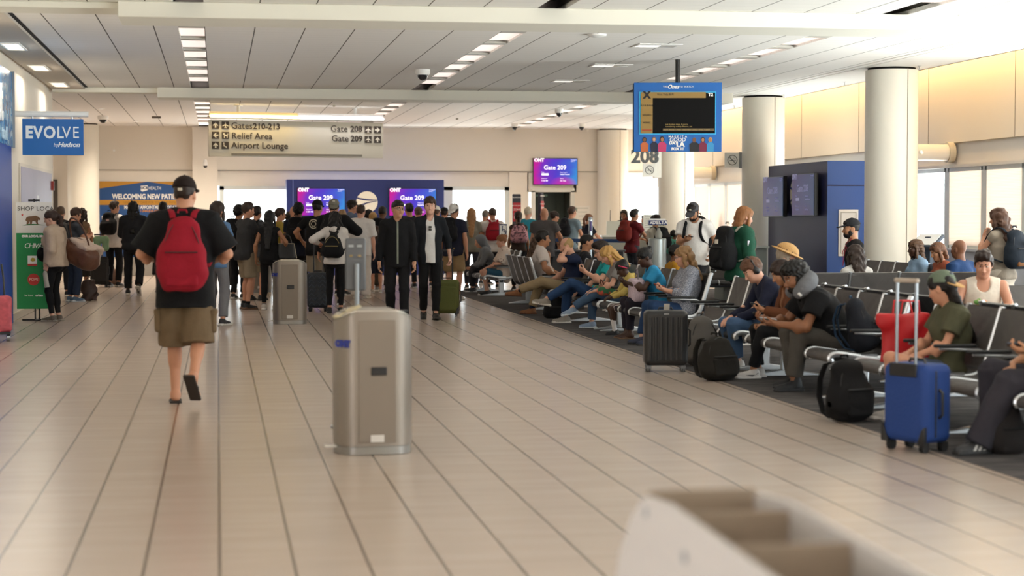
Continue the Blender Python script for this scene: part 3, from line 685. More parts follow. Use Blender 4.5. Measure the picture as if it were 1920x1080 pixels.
def floor_pack(label, x, y, yaw, col, w=.31, h=.46, d=.20, lean=0., z=.0, **kw):
    root = empty('backpack', (x, y, z), math.radians(yaw), label, 'backpack')
    sub = root
    D = x * SY + y * CY
    rt = empty('tmp'); COL.objects.unlink(rt); bpy.data.objects.remove(rt)
    before = set(COL.objects)
    pack_parts(root, col, w, h, d, .009 if D < 22 else .014, **kw)
    for sg in (-1, 1):
        sb = MB(); sb.tube([(sg * w * .22, .0, h * .42), (sg * w * .24, .04, h * .40), (sg * w * .27, .10, h * .18), (sg * w * .30, .11, -h * .1), (sg * w * .33, .06, -h * .36), (sg * w * .36, -.02, -h * .44)], 1., 8, flat=(.028, .008), side=(1, 0, 0)); sb.build('shoulder_strap', cloth(kw.get('strapc') or col), root, smooth=True)
    Rl = rotx(lean); T = Matrix([list(r) for r in Rl]).to_4x4(); T.translation = Vector((0, d / 2, h * .5 + .0))
    for o in COL.objects:
        if o not in before: o.data.transform(T)
    return root
def phone(pp, s, label, col='1b1c20', off=(0, 0, 0), flip=False):
    W, d, n = pp['W'][s], pp['hd'][s], pp['hn'][s]
    mb = MB(); mb.box((0, 0, 0), (.072, .150, .009)); o = mb.build('phone', mat('phone_' + col, col, .25), None, bevel=.003)
    sc_ = MB(); sc_.box((0, 0, .005), (.064, .138, .001)); sc_.build('phone_screen', mat('phone_screen', '20242c', .08, emit=('8aa0b8', .25)), o)
    lat = np.cross(d, n); R = np.stack([lat, d, n], 1) if np.linalg.det(np.stack([lat, d, n], 1)) > 0 else np.stack([-lat, d, n], 1)
    place(pp, o, W + d * .085 + n * .032 + V(*off), R); tag(o, label, 'phone'); return o
PAT = {}
# ---------------------------------------------------------------- the hall
def struct(mb, name, m, bevel=0., smooth=False, kind='structure'):
    o = mb.build(name, m, None, bevel=bevel, smooth=smooth); return tag(o, kind=kind)

def floor_col(nt, tc, b):
    sp = nt.nodes.new('ShaderNodeSeparateXYZ'); nt.links.new(tc.outputs['Object'], sp.inputs[0])
    T = .317
    fx = math_n(nt, 'FRACT', math_n(nt, 'DIVIDE', math_n(nt, 'ADD', sp.outputs[0], 100 * T), T))
    dx = math_n(nt, 'MINIMUM', fx, math_n(nt, 'SUBTRACT', 1., fx))
    jx = math_n(nt, 'LESS_THAN', dx, .024)
    fy = math_n(nt, 'FRACT', math_n(nt, 'DIVIDE', math_n(nt, 'ADD', sp.outputs[1], 100.), .317))
    dy = math_n(nt, 'MINIMUM', fy, math_n(nt, 'SUBTRACT', 1., fy)); jy = math_n(nt, 'MULTIPLY', math_n(nt, 'LESS_THAN', dy, .010), .0)
    j = math_n(nt, 'MAXIMUM', jx, jy)
    # each tile its own tone
    ix = math_n(nt, 'FLOOR', math_n(nt, 'DIVIDE', sp.outputs[0], T)); iy = math_n(nt, 'FLOOR', math_n(nt, 'DIVIDE', sp.outputs[1], .317))
    cb = nt.nodes.new('ShaderNodeCombineXYZ'); nt.links.new(ix, cb.inputs[0]); nt.links.new(iy, cb.inputs[1])
    wn_ = nt.nodes.new('ShaderNodeTexWhiteNoise'); wn_.noise_dimensions = '3D'; nt.links.new(cb.outputs[0], wn_.inputs[0])
    no = nt.nodes.new('ShaderNodeTexNoise'); no.inputs['Scale'].default_value = 1.2; no.inputs['Detail'].default_value = 6
    mp = nt.nodes.new('ShaderNodeMapping'); mp.inputs['Scale'].default_value = (1, 6, 1); nt.links.new(tc.outputs['Object'], mp.inputs[0]); nt.links.new(mp.outputs[0], no.inputs[0])
    f = math_n(nt, 'ADD', math_n(nt, 'MULTIPLY', wn_.outputs[0], .03), math_n(nt, 'MULTIPLY', no.outputs['Fac'], .97))
    base = ramp(nt, f, [(.25, 'b0a093'), (.5, 'b4a497'), (.75, 'b8a99d')])
    mx = nt.nodes.new('ShaderNodeMix'); mx.data_type = 'RGBA'; nt.links.new(j, mx.inputs[0]); nt.links.new(base, mx.inputs[6]); mx.inputs[7].default_value = (*lin('6f6152'), 1)
    nt.links.new(math_n(nt, 'ADD', math_n(nt, 'MULTIPLY', no.outputs['Fac'], .05), .22), b.inputs['Roughness'])
    bp = nt.nodes.new('ShaderNodeBump'); bp.inputs['Strength'].default_value = .05; bp.inputs['Distance'].default_value = .002
    nt.links.new(math_n(nt, 'MULTIPLY', jx, -1.), bp.inputs['Height']); nt.links.new(bp.outputs[0], b.inputs['Normal'])
    return mx.outputs[2]
FLOOR = node_mat('floor_tile', floor_col, .25, .5)
def carpet_col(nt, tc, b):
    n1 = nt.nodes.new('ShaderNodeTexNoise'); n1.inputs['Scale'].default_value = 9; n1.inputs['Detail'].default_value = 5
    mp = nt.nodes.new('ShaderNodeMapping'); mp.inputs['Scale'].default_value = (.3, 2.5, 1); nt.links.new(tc.outputs['Object'], mp.inputs[0]); nt.links.new(mp.outputs[0], n1.inputs[0])
    return ramp(nt, n1.outputs['Fac'], [(.35, '3c3a3b'), (.5, '4d4a4a'), (.65, '625e5c')])
CARPET = node_mat('carpet', carpet_col, .95, .1)
def ceil_col(nt, tc, b):
    sp = nt.nodes.new('ShaderNodeSeparateXYZ'); nt.links.new(tc.outputs['Object'], sp.inputs[0])
    T = .5985
    fx = math_n(nt, 'FRACT', math_n(nt, 'DIVIDE', math_n(nt, 'ADD', sp.outputs[0], .14 + 50 * T), T)); dx = math_n(nt, 'MINIMUM', fx, math_n(nt, 'SUBTRACT', 1., fx))
    jx = math_n(nt, 'LESS_THAN', dx, .012)
    fy = math_n(nt, 'FRACT', math_n(nt, 'DIVIDE', math_n(nt, 'ADD', sp.outputs[1], 100.), .305)); dy = math_n(nt, 'MINIMUM', fy, math_n(nt, 'SUBTRACT', 1., fy))
    jy = math_n(nt, 'MULTIPLY', math_n(nt, 'LESS_THAN', dy, .02), .16)
    j = math_n(nt, 'MAXIMUM', jx, jy)
    mx = nt.nodes.new('ShaderNodeMix'); mx.data_type = 'RGBA'; nt.links.new(j, mx.inputs[0]); mx.inputs[6].default_value = (*lin('f6f4f0'), 1); mx.inputs[7].default_value = (*lin('5d5952'), 1)
    return mx.outputs[2]
CEIL = node_mat('ceiling_panel', ceil_col, .7, .3)
WALL = mat('wall_paint', 'eae4da', .7); WALLW = mat('wall_white', 'ece8e0', .6); BEAM = mat('beam_paint', 'ebe9de', .7)
DARK = mat('black_gap', '0d0c0b', .9); FRAME = mat('window_frame', 'd5d9d6', .4, .2); COLM = mat('column_paint', 'e6e2d6', .45)
def glass_mat():
    m = bpy.data.materials.new('clear_glass'); m.use_nodes = True; nt = m.node_tree
    for n in list(nt.nodes): nt.nodes.remove(n)
    o = nt.nodes.new('ShaderNodeOutputMaterial'); mx = nt.nodes.new('ShaderNodeMixShader'); t = nt.nodes.new('ShaderNodeBsdfTransparent'); g = nt.nodes.new('ShaderNodeBsdfGlossy')
    t.inputs[0].default_value = (.93, .96, .95, 1); g.inputs['Roughness'].default_value = .03; mx.inputs[0].default_value = .06
    nt.links.new(t.outputs[0], mx.inputs[1]); nt.links.new(g.outputs[0], mx.inputs[2]); nt.links.new(mx.outputs[0], o.inputs[0]); return m
GLASS = glass_mat()
def blind_mat(col='cdb9a6'):
    m = bpy.data.materials.new('roller_blind'); m.use_nodes = True; nt = m.node_tree
    for n in list(nt.nodes): nt.nodes.remove(n)
    o = nt.nodes.new('ShaderNodeOutputMaterial'); mx = nt.nodes.new('ShaderNodeMixShader'); t = nt.nodes.new('ShaderNodeBsdfTranslucent'); g = nt.nodes.new('ShaderNodeBsdfDiffuse')
    tc = nt.nodes.new('ShaderNodeTexCoord'); w = nt.nodes.new('ShaderNodeTexWave'); w.bands_direction = 'Z'; w.inputs['Scale'].default_value = 14; w.inputs['Distortion'].default_value = .6
    nt.links.new(tc.outputs['Object'], w.inputs[0]); c = ramp(nt, w.outputs['Fac'], [(0., 'd2c4ba'), (1., 'dfd3ca')])
    nt.links.new(c, t.inputs[0]); nt.links.new(c, g.inputs[0]); mx.inputs[0].default_value = .55
    nt.links.new(g.outputs[0], mx.inputs[1]); nt.links.new(t.outputs[0], mx.inputs[2]); nt.links.new(mx.outputs[0], o.inputs[0]); return m
BLIND = blind_mat()

struct(MB().box((2, 20, -.05), (20, 58, .1)), 'floor', FLOOR)
tag(MB().box(((4.5 + XR) / 2, 22.0, .002), (XR - 4.5, 30, .004)).build('floor_carpet', CARPET), kind='structure')
# ceiling slabs between the light channels
LX = [-.295 + 3.9 * n for n in range(3)]
cb = MB(); edges = [(-8, LX[0] - .155), (LX[0] + .155, LX[1] - .155), (LX[1] + .155, LX[2] - .155), (LX[2] + .155, 9.55)]
for a, b_ in edges: cb.box(((a + b_) / 2, 20, H + .03), (b_ - a, 58, .06))
struct(cb, 'ceiling', CEIL)
sb = MB(); sb.box((9.65, 20, H + .03), (.12, 58, .06)).box((10.27, 20, H + .03), (1.06, 58, .06)).box((10.78, 20, H + .11), (.04, 58, .22))
struct(sb, 'ceiling_edge', mat('soffit', 'f3f2ee', .7))
struct(MB().box((2, 20, H + .62), (20, 58, .06)), 'roof_light_stop', WALLW)  # unseen slab added to keep outside light from leaking in
for i, x in enumerate(LX):
    c = MB().box((x, 20, H + .17), (.33, 58, .02)).box((x - .158, 20, H + .11), (.006, 58, .12)).box((x + .158, 20, H + .11), (.006, 58, .12))
    struct(c, 'trim_%d' % (i + 1), mat('channel_dark', '4a4540', .6))
LYS = [9.2 + 1.55 * k for k in range(7)] + [21.9 + 1.62 * k for k in range(7)] + [35.1 + 1.62 * k for k in range(8)]
LIGHTM = mat('luminous_panel', 'f4e6de', .5, emit=('ffeee4', .46))
BARM = mat('light_bar', 'c9c6be', .5)
k = 0
for x in LX:
    names = {0: 'left', 1: 'middle', 2: 'right'}
    fb = []
    for y in LYS:
        rt = empty('ceiling_light', (x, y, H), 0, None, 'light', 'luminous panels set in the ceiling channels')
        rt['label'] = 'pinkish luminous ceiling panel in the ' + {0: 'channel over the main walkway', 1: 'middle channel of the hall ceiling', 2: 'channel nearest the columns'}[LX.index(x)]
        MB().box((0, 0, .035), (.300, 1.26, .012)).build('diffuser', LIGHTM, rt)
        MB().box((0, -.76, .018), (.305, .24, .035)).build('cross_bar', BARM, rt)
# beams under the ceiling
def beam(n, y0, y1, x0, x1, z): struct(MB().box(((x0 + x1) / 2, (y0 + y1) / 2, (z + H) / 2), (x1 - x0, y1 - y0, H - z)), 'trim_%d' % n, BEAM, bevel=.01)
beam(4, 20.05, 20.95, -1.02, 8.35, 3.58); beam(5, 33.45, 34.15, -1.03, 9.4, 3.57)
beam(6, 20.2, 20.8, -2.6, -1.02, 3.68); beam(7, 33.6, 34.0, -2.84, -1.03, 3.66)
struct(MB().box((-2.26, 20.5, H - .002), (.05, 27.5, .006)), 'trim_8', DARK)
struct(MB().box((-2.56, 20.5, H - .02), (.55, 27.5, .04)), 'trim_9', mat('left_soffit', 'b7afa4', .6))

# right wall with its windows
MULL = [5.2 + 1.5 * k for k in range(29)]
NEARW = 5.2          # towards the viewer the glazing runs from the floor up
wr = MB(); wr.box((XR + .06, 36.7, 3.52), (.12, 24.6, 1.70)).box((XR + .06, 7.7, 3.70), (.12, 33.4, 1.36))  # second box: unseen header over the near glazing, added to dim the ceiling
struct(wr, 'wall_right', WALL)
struct(MB().box((XR + .10, 36.7, 2.49), (.12, 24.6, .36)).box((XR + .06, 36.7, 2.30), (.2, 24.6, .05)), 'trim_10', mat('header_paint', 'd8d6d4', .6))
struct(MB().box((XR + .08, 36.7, .47), (.12, 24.6, .94)).box((XR + .03, 36.7, .95), (.16, 24.6, .04)), 'trim_11', mat('sill_paint', 'c9cfdb', .5))
sm = MB()
for k in range(8, 16): sm.box((XR - .002, -2 + 3.45 * k + .9, 3.50), (.006, .012, 1.64))
sm.box((XR - .002, 36.7, 2.672), (.006, 24.6, .014))  # shadow line under the upper panel, painted as a dark strip
struct(sm, 'trim_12', mat('seam', '8b8478', .8))
for k in range(6):       # full height glazing nearer the viewer
    y0 = -8.6 + 5.5 * k; y1 = y0 + 5.5
    o = struct(MB().box((XR + .08, y0 + .04, 1.51), (.10, .08, 3.02)).box((XR + .08, (y0 + y1) / 2, .04), (.10, 5.4, .08)), 'window_%d' % (k + 40), FRAME)
    MB().box((XR + .09, (y0 + y1) / 2, 1.52), (.008, 5.4, 2.96)).build('pane', GLASS, o)
for k in range(13, 28):
    y0, y1 = MULL[k], MULL[k + 1]
    fr = MB()
    for y in (y0 + .05, y1 - .05): fr.box((XR + .08, y, 1.62), (.10, .10, 1.34))
    fr.box((XR + .08, (y0 + y1) / 2, 2.25), (.10, 1.4, .08)).box((XR + .08, (y0 + y1) / 2, .99), (.10, 1.4, .06))
    o = struct(fr, 'window_%d' % (k + 1), FRAME)
    MB().box((XR + .09, (y0 + y1) / 2, 1.62), (.008, 1.34, 1.3)).build('pane', GLASS, o)
    if 24 < y0 < 28.0 or y0 > 40.5:
        MB().box((XR + .035, (y0 + y1) / 2, 1.62), (.006, 1.30, 1.22)).build('roller_blind', BLIND, o)
# back wall
bw = MB()
bw.box((2, YB + .1, 3.22), (20, .2, 1.16)).box((2, YB + .18, 2.45), (20, .2, .40))
bw.box((-2.5, YB + .1, 1.32), (4.9, .2, 2.64)).box((-7, YB + .1, 1.32), (2.2, .2, 2.64))
bw.box((7.75, YB + .1, 1.32), (.5, .2, 2.64)).box((9.75, YB + .1, 1.32), (1.1, .2, 2.64)).box((8.62, YB + .1, 2.36), (1.3, .2, .5))
struct(bw, 'wall_back', WALL)
struct(MB().box((4.2, YB - .005, 2.64), (15.5, .03, .02)), 'trim_13', mat('ledge', '8d857a', .7))
struct(MB().box((-.30, YB - .16, 1.87), (.62, .34, 3.74)), 'trim_14', WALL)
XS = [.05, 2.0, 3.95, 5.9, 7.5]
for k in range(4):
    x0, x1 = XS[k], XS[k + 1]
    fr = MB().box((x0 + .06, YB + .1, 1.12), (.12, .12, 2.24)).box((x1 - .06, YB + .1, 1.12), (.12, .12, 2.24)).box(((x0 + x1) / 2, YB + .1, 2.2), (x1 - x0, .12, .1)).box(((x0 + x1) / 2, YB + .1, .05), (x1 - x0, .12, .1))
    o = struct(fr, 'window_%d' % (k + 30), FRAME); MB().box(((x0 + x1) / 2, YB + .1, 1.12), (x1 - x0 - .2, .01, 2.1)).build('pane', GLASS, o)
fr = MB().box((10.36, YB + .1, 1.2), (.1, .12, 2.4)).box((11.74, YB + .1, 1.2), (.1, .12, 2.4)).box((11.05, YB + .1, .2), (1.4, .12, .4)); o = struct(fr, 'window_34', FRAME)
MB().box((11.05, YB + .1, 1.35), (1.28, .01, 1.9)).build('pane', GLASS, o)
# door to the jet bridge, standing dark
dr = MB().box((8.12, YB, 1.06), (.1, .16, 2.16)).box((9.16, YB, 1.06), (.1, .16, 2.16)).box((8.64, YB, 2.16), (1.14, .16, .1)); o = struct(dr, 'door_1', mat('door_frame', 'dedfd9', .5))
MB().box((8.64, YB + .9, 1.05), (.94, .06, 2.1)).box((8.9, YB + .862, 1.05), (.012, .02, 2.1)).build('door_leaf', mat('door_green', '43504a', .5), o)
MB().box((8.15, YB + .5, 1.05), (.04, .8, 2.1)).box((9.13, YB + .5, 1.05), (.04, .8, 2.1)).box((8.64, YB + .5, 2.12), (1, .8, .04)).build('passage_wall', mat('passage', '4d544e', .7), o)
MB().box((8.5, YB + .84, 2.03), (.3, .03, .06)).build('closer', mat('closer', '7da394', .5), o)
# flat sheet painted dark for the shade in the far left side passage
dk = MB().box((-4.55, YB - .04, 1.2), (1.2, .06, 2.4)); struct(dk, 'door_shade_sheet', mat('passage_shade', '57504a', .8))
struct(MB().box((-8, 41, 1.9), (.2, 14, 3.8)), 'wall_far_left', WALL)
struct(MB().box((2, -8.9, 1.9), (20, .2, 3.8)), 'wall_light_block', WALL)  # unseen wall added to stop light from behind the camera
struct(MB().box((-8, -1.5, 3.1), (.2, 15, 1.4)), 'wall_unseen_left', WALL)  # unseen; lower part left open to let light onto left faces
struct(MB().box((-5.5, 6.8, 1.9), (4.8, .2, 3.8)), 'wall_shop_side', WALL)
# left wall: shop front
struct(MB().box((-3.0, 20.5, 1.875), (.2, 27.6, 3.75)).box((-5.5, 34.2, 1.875), (4.8, .2, 3.75)), 'wall_left', mat('wall_left_paint', 'ece4d6', .6))
struct(MB().box((-2.885, 30.6, .05), (.03, 7.3, .1)), 'baseboard_left', mat('baseboard', 'c8bfae', .6))
# columns
for k, y in enumerate((27.4, 34.2, 41.0, 47.8)):
    o = struct(MB().lathe([(.40, 0), (.40, H - .035)], (10.2, y, 0), 48), 'column', COLM, smooth=True)
    MB().lathe([(.36, H - .04), (.36, H + .005)], (10.2, y, 0), 40).build('shadow_gap', DARK, o)
    MB().box((10.2 + .402 * math.sin(.28), y - .402 * math.cos(.28), H / 2), (.010, .008, H - .05), rotz(.28)).build('seam', mat('seam', '8b8478', .8), o)
o = struct(MB().lathe([(.38, 0), (.38, H - .03)], (-3.25, 47.0, 0), 40), 'column', COLM, smooth=True)
MB().lathe([(.35, H - .04), (.35, H)], (-3.25, 47.0, 0), 40).build('shadow_gap', DARK, o)
# warm cove light along the top of the right wall: a strip on the back of the soffit edge
cv = bpy.data.lights.new('cove_strip', 'AREA'); cv.shape = 'RECTANGLE'; cv.size = 46; cv.size_y = .06; cv.energy = 240; cv.color = (1.0, .62, .26)
co_ = bpy.data.objects.new('cove_strip', cv); COL.objects.link(co_); co_.location = (11.38, 24, 4.27)
co_.rotation_euler = Euler((0, math.radians(-90 + 25), 0)); co_.rotation_euler = (Matrix.Rotation(math.radians(-40), 4, 'Y') @ Matrix.Rotation(math.radians(90), 4, 'Z')).to_euler()
# tubular air diffusers on the right wall
for y, x0, lab in ((28.9, 10.75, 'white horizontal duct tube on the wall right of the nearest column'), (43.6, 10.3, 'white horizontal duct tube on the wall beyond the second column')):
    rt = empty('wall_diffuser', (XR, y, 2.52), 0, lab, 'duct')
    MB().cyl((x0 - XR, 0, 0), (-.06, 0, 0), .135, seg=28).build('tube', mat('duct_white', 'f1eee6', .4), rt, smooth=True)
    MB().cyl((-.10, 0, 0), (0, 0, 0), .17, seg=28).build('flange', mat('duct_flange', 'cfc8b8', .5), rt, smooth=True)
# ---------------------------------------------------------------- materials of the furniture
ALU = mat('polished_aluminium', 'c8ccd0', .28, .9); STEEL = mat('brushed_steel', '8a8178', .38, .6, bump=(90, .08), stretch=(8, 8, .2)); STEELR = mat('bright_steel', 'b9c3cc', .22, .9)
VINYL = mat('black_vinyl', '232326', .42, bump=(30, .15)); VINYLG = mat('grey_vinyl', '4a4644', .5, bump=(30, .15)); RUBBER = mat('black_rubber', '18181a', .6)
NAVY = mat('navy_laminate', '1a2a6c', .45); NAVYD = mat('dark_navy_laminate', '22264f', .5); PALE = mat('pale_print', 'e9e6dc', .6); WHITEP = mat('white_print', 'f4f4f2', .5)
BLACKP = mat('black_plastic', '17171a', .35); GREYP = mat('grey_plastic', '7b7f82', .5)

# ---------------------------------------------------------------- hanging wayfinding sign
def sign_frame(o, up): pass
def arrow_poly(kind):
    a = [(-.10, -.38), (-.10, .02), (-.26, -.14), (-.36, -.03), (0, .36), (.36, -.03), (.26, -.14), (.10, .02), (.10, -.38)]
    if kind == 'left': return [(-y, x) for x, y in a]
    if kind == 'right': return [(y, -x) for x, y in a]
    return a
PLANE_P = [(0, .42), (.05, .34), (.07, .12), (.40, -.08), (.40, -.17), (.07, -.06), (.05, -.26), (.15, -.34), (.15, -.40), (0, -.36), (-.15, -.40), (-.15, -.34), (-.05, -.26), (-.07, -.06), (-.40, -.17), (-.40, -.08), (-.07, .12), (-.05, .34)]
DOG_P = [(-.36, .18), (-.30, .30), (-.20, .36), (-.12, .26), (-.08, .12), (.22, .10), (.32, .26), (.38, .24), (.32, .06), (.28, -.36), (.18, -.36), (.15, -.10), (-.08, -.10), (-.12, -.36), (-.22, -.36), (-.20, .08), (-.32, .10)]
SEAT_P = [(-.26, .14), (-.14, .14), (-.06, -.06), (.14, -.08), (.20, -.36), (.10, -.38), (.05, -.18), (-.12, -.18), (-.22, -.12)]
rt_c0, rt_c1 = atD(393, 38.0), atD(719, 39.3)
sg_w = math.hypot(rt_c1[0] - rt_c0[0], rt_c1[1] - rt_c0[1]); sg_a = math.atan2(rt_c1[1] - rt_c0[1], rt_c1[0] - rt_c0[0])
sign = empty('wayfinding_sign', (rt_c0[0], rt_c0[1], 2.70), sg_a, 'long beige hanging sign listing gates 208 to 213 under a lit bar', 'sign')
K = sg_w / 326
MB().box((sg_w / 2, .03, .37), (sg_w, .05, .74)).build('panel', mat('sign_panel', 'd6d0c0', .45), sign, bevel=.004)
MB().box((163 * K, -.005, .05), (244 * K, .03, .045)).build('lower_bar', mat('sign_bar', '8f887c', .5), sign)
MB().box((sg_w / 2, 0, .80), (sg_w + .03, .16, .07)).build('light_housing', mat('light_housing', 'cfcdc4', .35, .5), sign, bevel=.02)
MB().cyl((.01, -.02, .875), (162 * K, -.02, .875), .038).build('warm_tube', mat('warm_tube', 'e8d2a0', .4, emit=('ffd98a', .22)), sign, smooth=True)
MB().cyl((164 * K, -.02, .875), (sg_w - .01, -.02, .875), .038).build('white_tube', mat('white_tube', 'f6f3f0', .4, emit=('f4f0f4', .12)), sign, smooth=True)
for q in (54, 272): MB().cyl((q * K, 0, .90), (q * K, 0, 1.05), .035).lathe([(.09, 1.03), (.09, 1.05)], (q * K, 0, 0), 16).build('hanger', WHITEP, sign, smooth=True)
for nm_, x_, wd, en, c_ in (('warm_sign_lamp', 81 * K, 160 * K, 9, (1, .72, .30)), ('white_sign_lamp', 245 * K, 160 * K, 6, (1, .96, 1))):
    l = bpy.data.lights.new(nm_, 'AREA'); l.shape = 'RECTANGLE'; l.size = wd; l.size_y = .03; l.energy = en; l.color = c_
    o = bpy.data.objects.new(nm_, l); COL.objects.link(o); o.parent = sign; o.location = (x_, -.10, .84); o.rotation_euler = (math.radians(28), 0, 0)
ink = mat('sign_ink', '453b33', .6)
lt = MB(); ic = MB()
def icon(u, v, glyph, dot=None):
    ic = MB(); x, z, s = (u - 393) * K, (296 - v) * K, .148
    ic.box((x, -.002, z), (s, .01, s), mi=0)
    ic.prism([(x + p[0] * s, z + p[1] * s) for p in glyph], -.0095, -.0072, 'xz', 1)
    if dot: ic.prism([(x + s * (dot[0] + .09 * math.cos(a)), z + s * (dot[1] + .09 * math.sin(a))) for a in np.linspace(0, 6.28, 12)[:-1]], -.0095, -.0072, 'xz', 1)
    ic.build('pictogram', [ink, mat('sign_glyph', 'e8e2d2', .6)], sign)
upleft = arrow_poly('up')
for v in (239.5, 276): icon(405, v, upleft); 
icon(405, 258, arrow_poly('left')); icon(423, 239.5, PLANE_P); icon(423, 258, DOG_P); icon(422.5, 276, SEAT_P, (-.20, .30))
icon(690, 243.5, PLANE_P); icon(690, 261.5, PLANE_P); icon(708, 243.5, arrow_poly('right')); icon(708, 261.5, arrow_poly('up'))
def st(s, u, v, bold, al='LEFT', sz=.185): text_into(lt, s, ((u - 393) * K, -.003, (296 - v) * K), sz, bold=bold, align=al, spacing=1.02)
st('Gates', 433.5, 240.5, .001); st('210-213', 473.5, 241, .005, sz=.168); st('Relief Area', 434, 259, .001); st('Airport Lounge', 433.5, 276, .003)
st('Gate', 651, 243, .001, 'RIGHT'); st('208', 656, 243, .005, sz=.168); st('Gate', 653, 261, .001, 'RIGHT'); st('209', 656.5, 261, .005, sz=.168)
lt.build('lettering', ink, sign)

# ---------------------------------------------------------------- hanging television with its blue surround
tx, ty = atD(1270, 27.0)
tv = empty('hanging_television', (tx, ty, 2.42), -YAW - .02, 'blue framed television hanging from a black pole above the seats', 'television')
M = 27.0 / 3500; TW, TH = 164 * M, 129 * M
tvx = lambda u: (u - 1270) * M
tvz = lambda v: (282 - v) * M
MB().box((0, .04, TH / 2), (TW, .07, TH)).build('surround', mat('surround_blue', '1764b4', .35), tv, bevel=.004)
MB().box((-.012, .10, TH / 2 + .0), (TW, .06, TH - .02)).build('back_case', BLACKP, tv)
MB().cyl((0, .05, TH), (0, .05, 3.75 - 2.42), .035).build('pole', BLACKP, tv, smooth=True)
MB().box((tvx(1269.5), 0, tvz(210)), (143 * M, .012, 80 * M)).build('bezel', mat('cyan_line', '38b4e8', .4), tv)
MB().box((tvx(1270), -.006, tvz(210)), (139 * M, .012, 76 * M)).build('screen', mat('tv_black', '060608', .35, spec=.15), tv)
sc_ = MB(); sc_.box((tvx(1212), -.013, tvz(210)), (22 * M, .004, 76 * M)).box((tvx(1262), -.0135, tvz(176.5)), (120 * M, .004, 11 * M)).build('screen_banner', mat('tv_ochre', '8c6f3a', .4, emit=('a0803f', .08)), tv)
b_ = MB(); b_.box((tvx(1290), -.0135, tvz(241)), (96 * M, .004, 4.5 * M)).build('screen_ticker', mat('tv_ticker', '5a4c33', .4, emit=('6a5a3c', .08)), tv)
lt = MB()
text_into(lt, 'X', (tvx(1212), -.0165, tvz(177)), .13, align='CENTER', bold=.008, mi=1); text_into(lt, 'Visit Yelp & Fi', (tvx(1231), -.0165, tvz(175.5)), .042, mi=1)
text_into(lt, 'T2', (tvx(1331), -.0165, tvz(176)), .062, align='CENTER', bold=.003)
for s_, v_ in (('A I R B N B', 196), ('VENMO', 214), ('ASPIRE', 228)): text_into(lt, s_, (tvx(1212), -.0165, tvz(v_)), .036, align='CENTER', mi=1)
text_into(lt, 'just broken sleep, if you’re', (tvx(1247), -.015, tvz(231)), .03, mi=2); text_into(lt, 'considering a sleep divorce, see', (tvx(1247), -.015, tvz(235)), .03, mi=2)
text_into(lt, 'HOW ANXIETY AND TIREDNESS COULD AFFECT SLEEP', (tvx(1243), -.0165, tvz(241)), .027, mi=2)
text_into(lt, 'THE', (tvx(1251), -.002, tvz(161)), .036, align='RIGHT', spacing=1.1); text_into(lt, 'Ones', (tvx(1261), -.002, tvz(161)), .075, align='CENTER', shear=.35, bold=.002); text_into(lt, 'TO WATCH', (tvx(1272.5), -.002, tvz(161)), .036, spacing=1.1)
text_into(lt, 'M A K E  I T  A', (tvx(1270), -.002, tvz(254)), .042, align='CENTER', bold=.001)
text_into(lt, 'GOOD', (tvx(1270), -.002, tvz(260)), .075, align='CENTER', bold=.001); text_into(lt, 'DAY', (tvx(1262), -.002, tvz(266)), .06, align='CENTER', bold=.003); text_into(lt, 'LA', (tvx(1275), -.002, tvz(268.5)), .10, align='CENTER', bold=.005)
text_into(lt, 'FOX 11', (tvx(1270), -.002, tvz(277)), .055, align='CENTER', bold=.003)
lt.build('lettering', [WHITEP, BLACKP, mat('caption', 'b59a5e', .5)], tv)
MB().box((tvx(1212), -.0165, tvz(242)), (18 * M, .002, 3 * M)).build('red_bar', mat('tv_red', 'a5431f', .4), tv)
cols = ['c96a3a', '20243c', 'c43a6a', '1e1e26', '7a2140', '3a93c8', 'a9744f', '7d5236', 'd0a184', '241a16', '8a6038', 'c89a5a']
def bust(u, cl, sk, hr, w=11, v0=282, top=255, arm=0):
    x = tvx(u); z0 = 0; zt = tvz(top); fg = MB()
    fg.prism([(x - w * .55 * M, z0), (x - w * .62 * M, zt * .48), (x - w * .3 * M, zt * .62), (x + w * .3 * M, zt * .62), (x + w * .62 * M, zt * .48), (x + w * .55 * M, z0)], -.0008 - .0002, .0045, 'xz', cl)
    if hr is not None: fg.prism([(x + w * .33 * M * math.cos(a), zt * .80 + w * .42 * M * math.sin(a)) for a in np.linspace(0, 6.28, 16)[:-1]], -.0014, .004, 'xz', hr)
    _ = fg.prism([(x + w * .22 * M * math.cos(a), zt * .78 + w * .32 * M * math.sin(a)) for a in np.linspace(0, 6.28, 14)[:-1]], -.002, .004, 'xz', sk)
    fg.build('printed_presenter', [mat('print_' + c, c, .5) for c in cols], tv)
for a in ((1208, 0, 7, 9, 12, 282, 254), (1226, 1, 8, 10, 11, 282, 253), (1241, 2, 6, 9, 13, 282, 253), (1301, 3, 7, None, 15, 282, 254), (1317, 4, 6, 9, 12, 282, 254), (1331, 5, 6, 11, 11, 282, 254)): bust(*a)

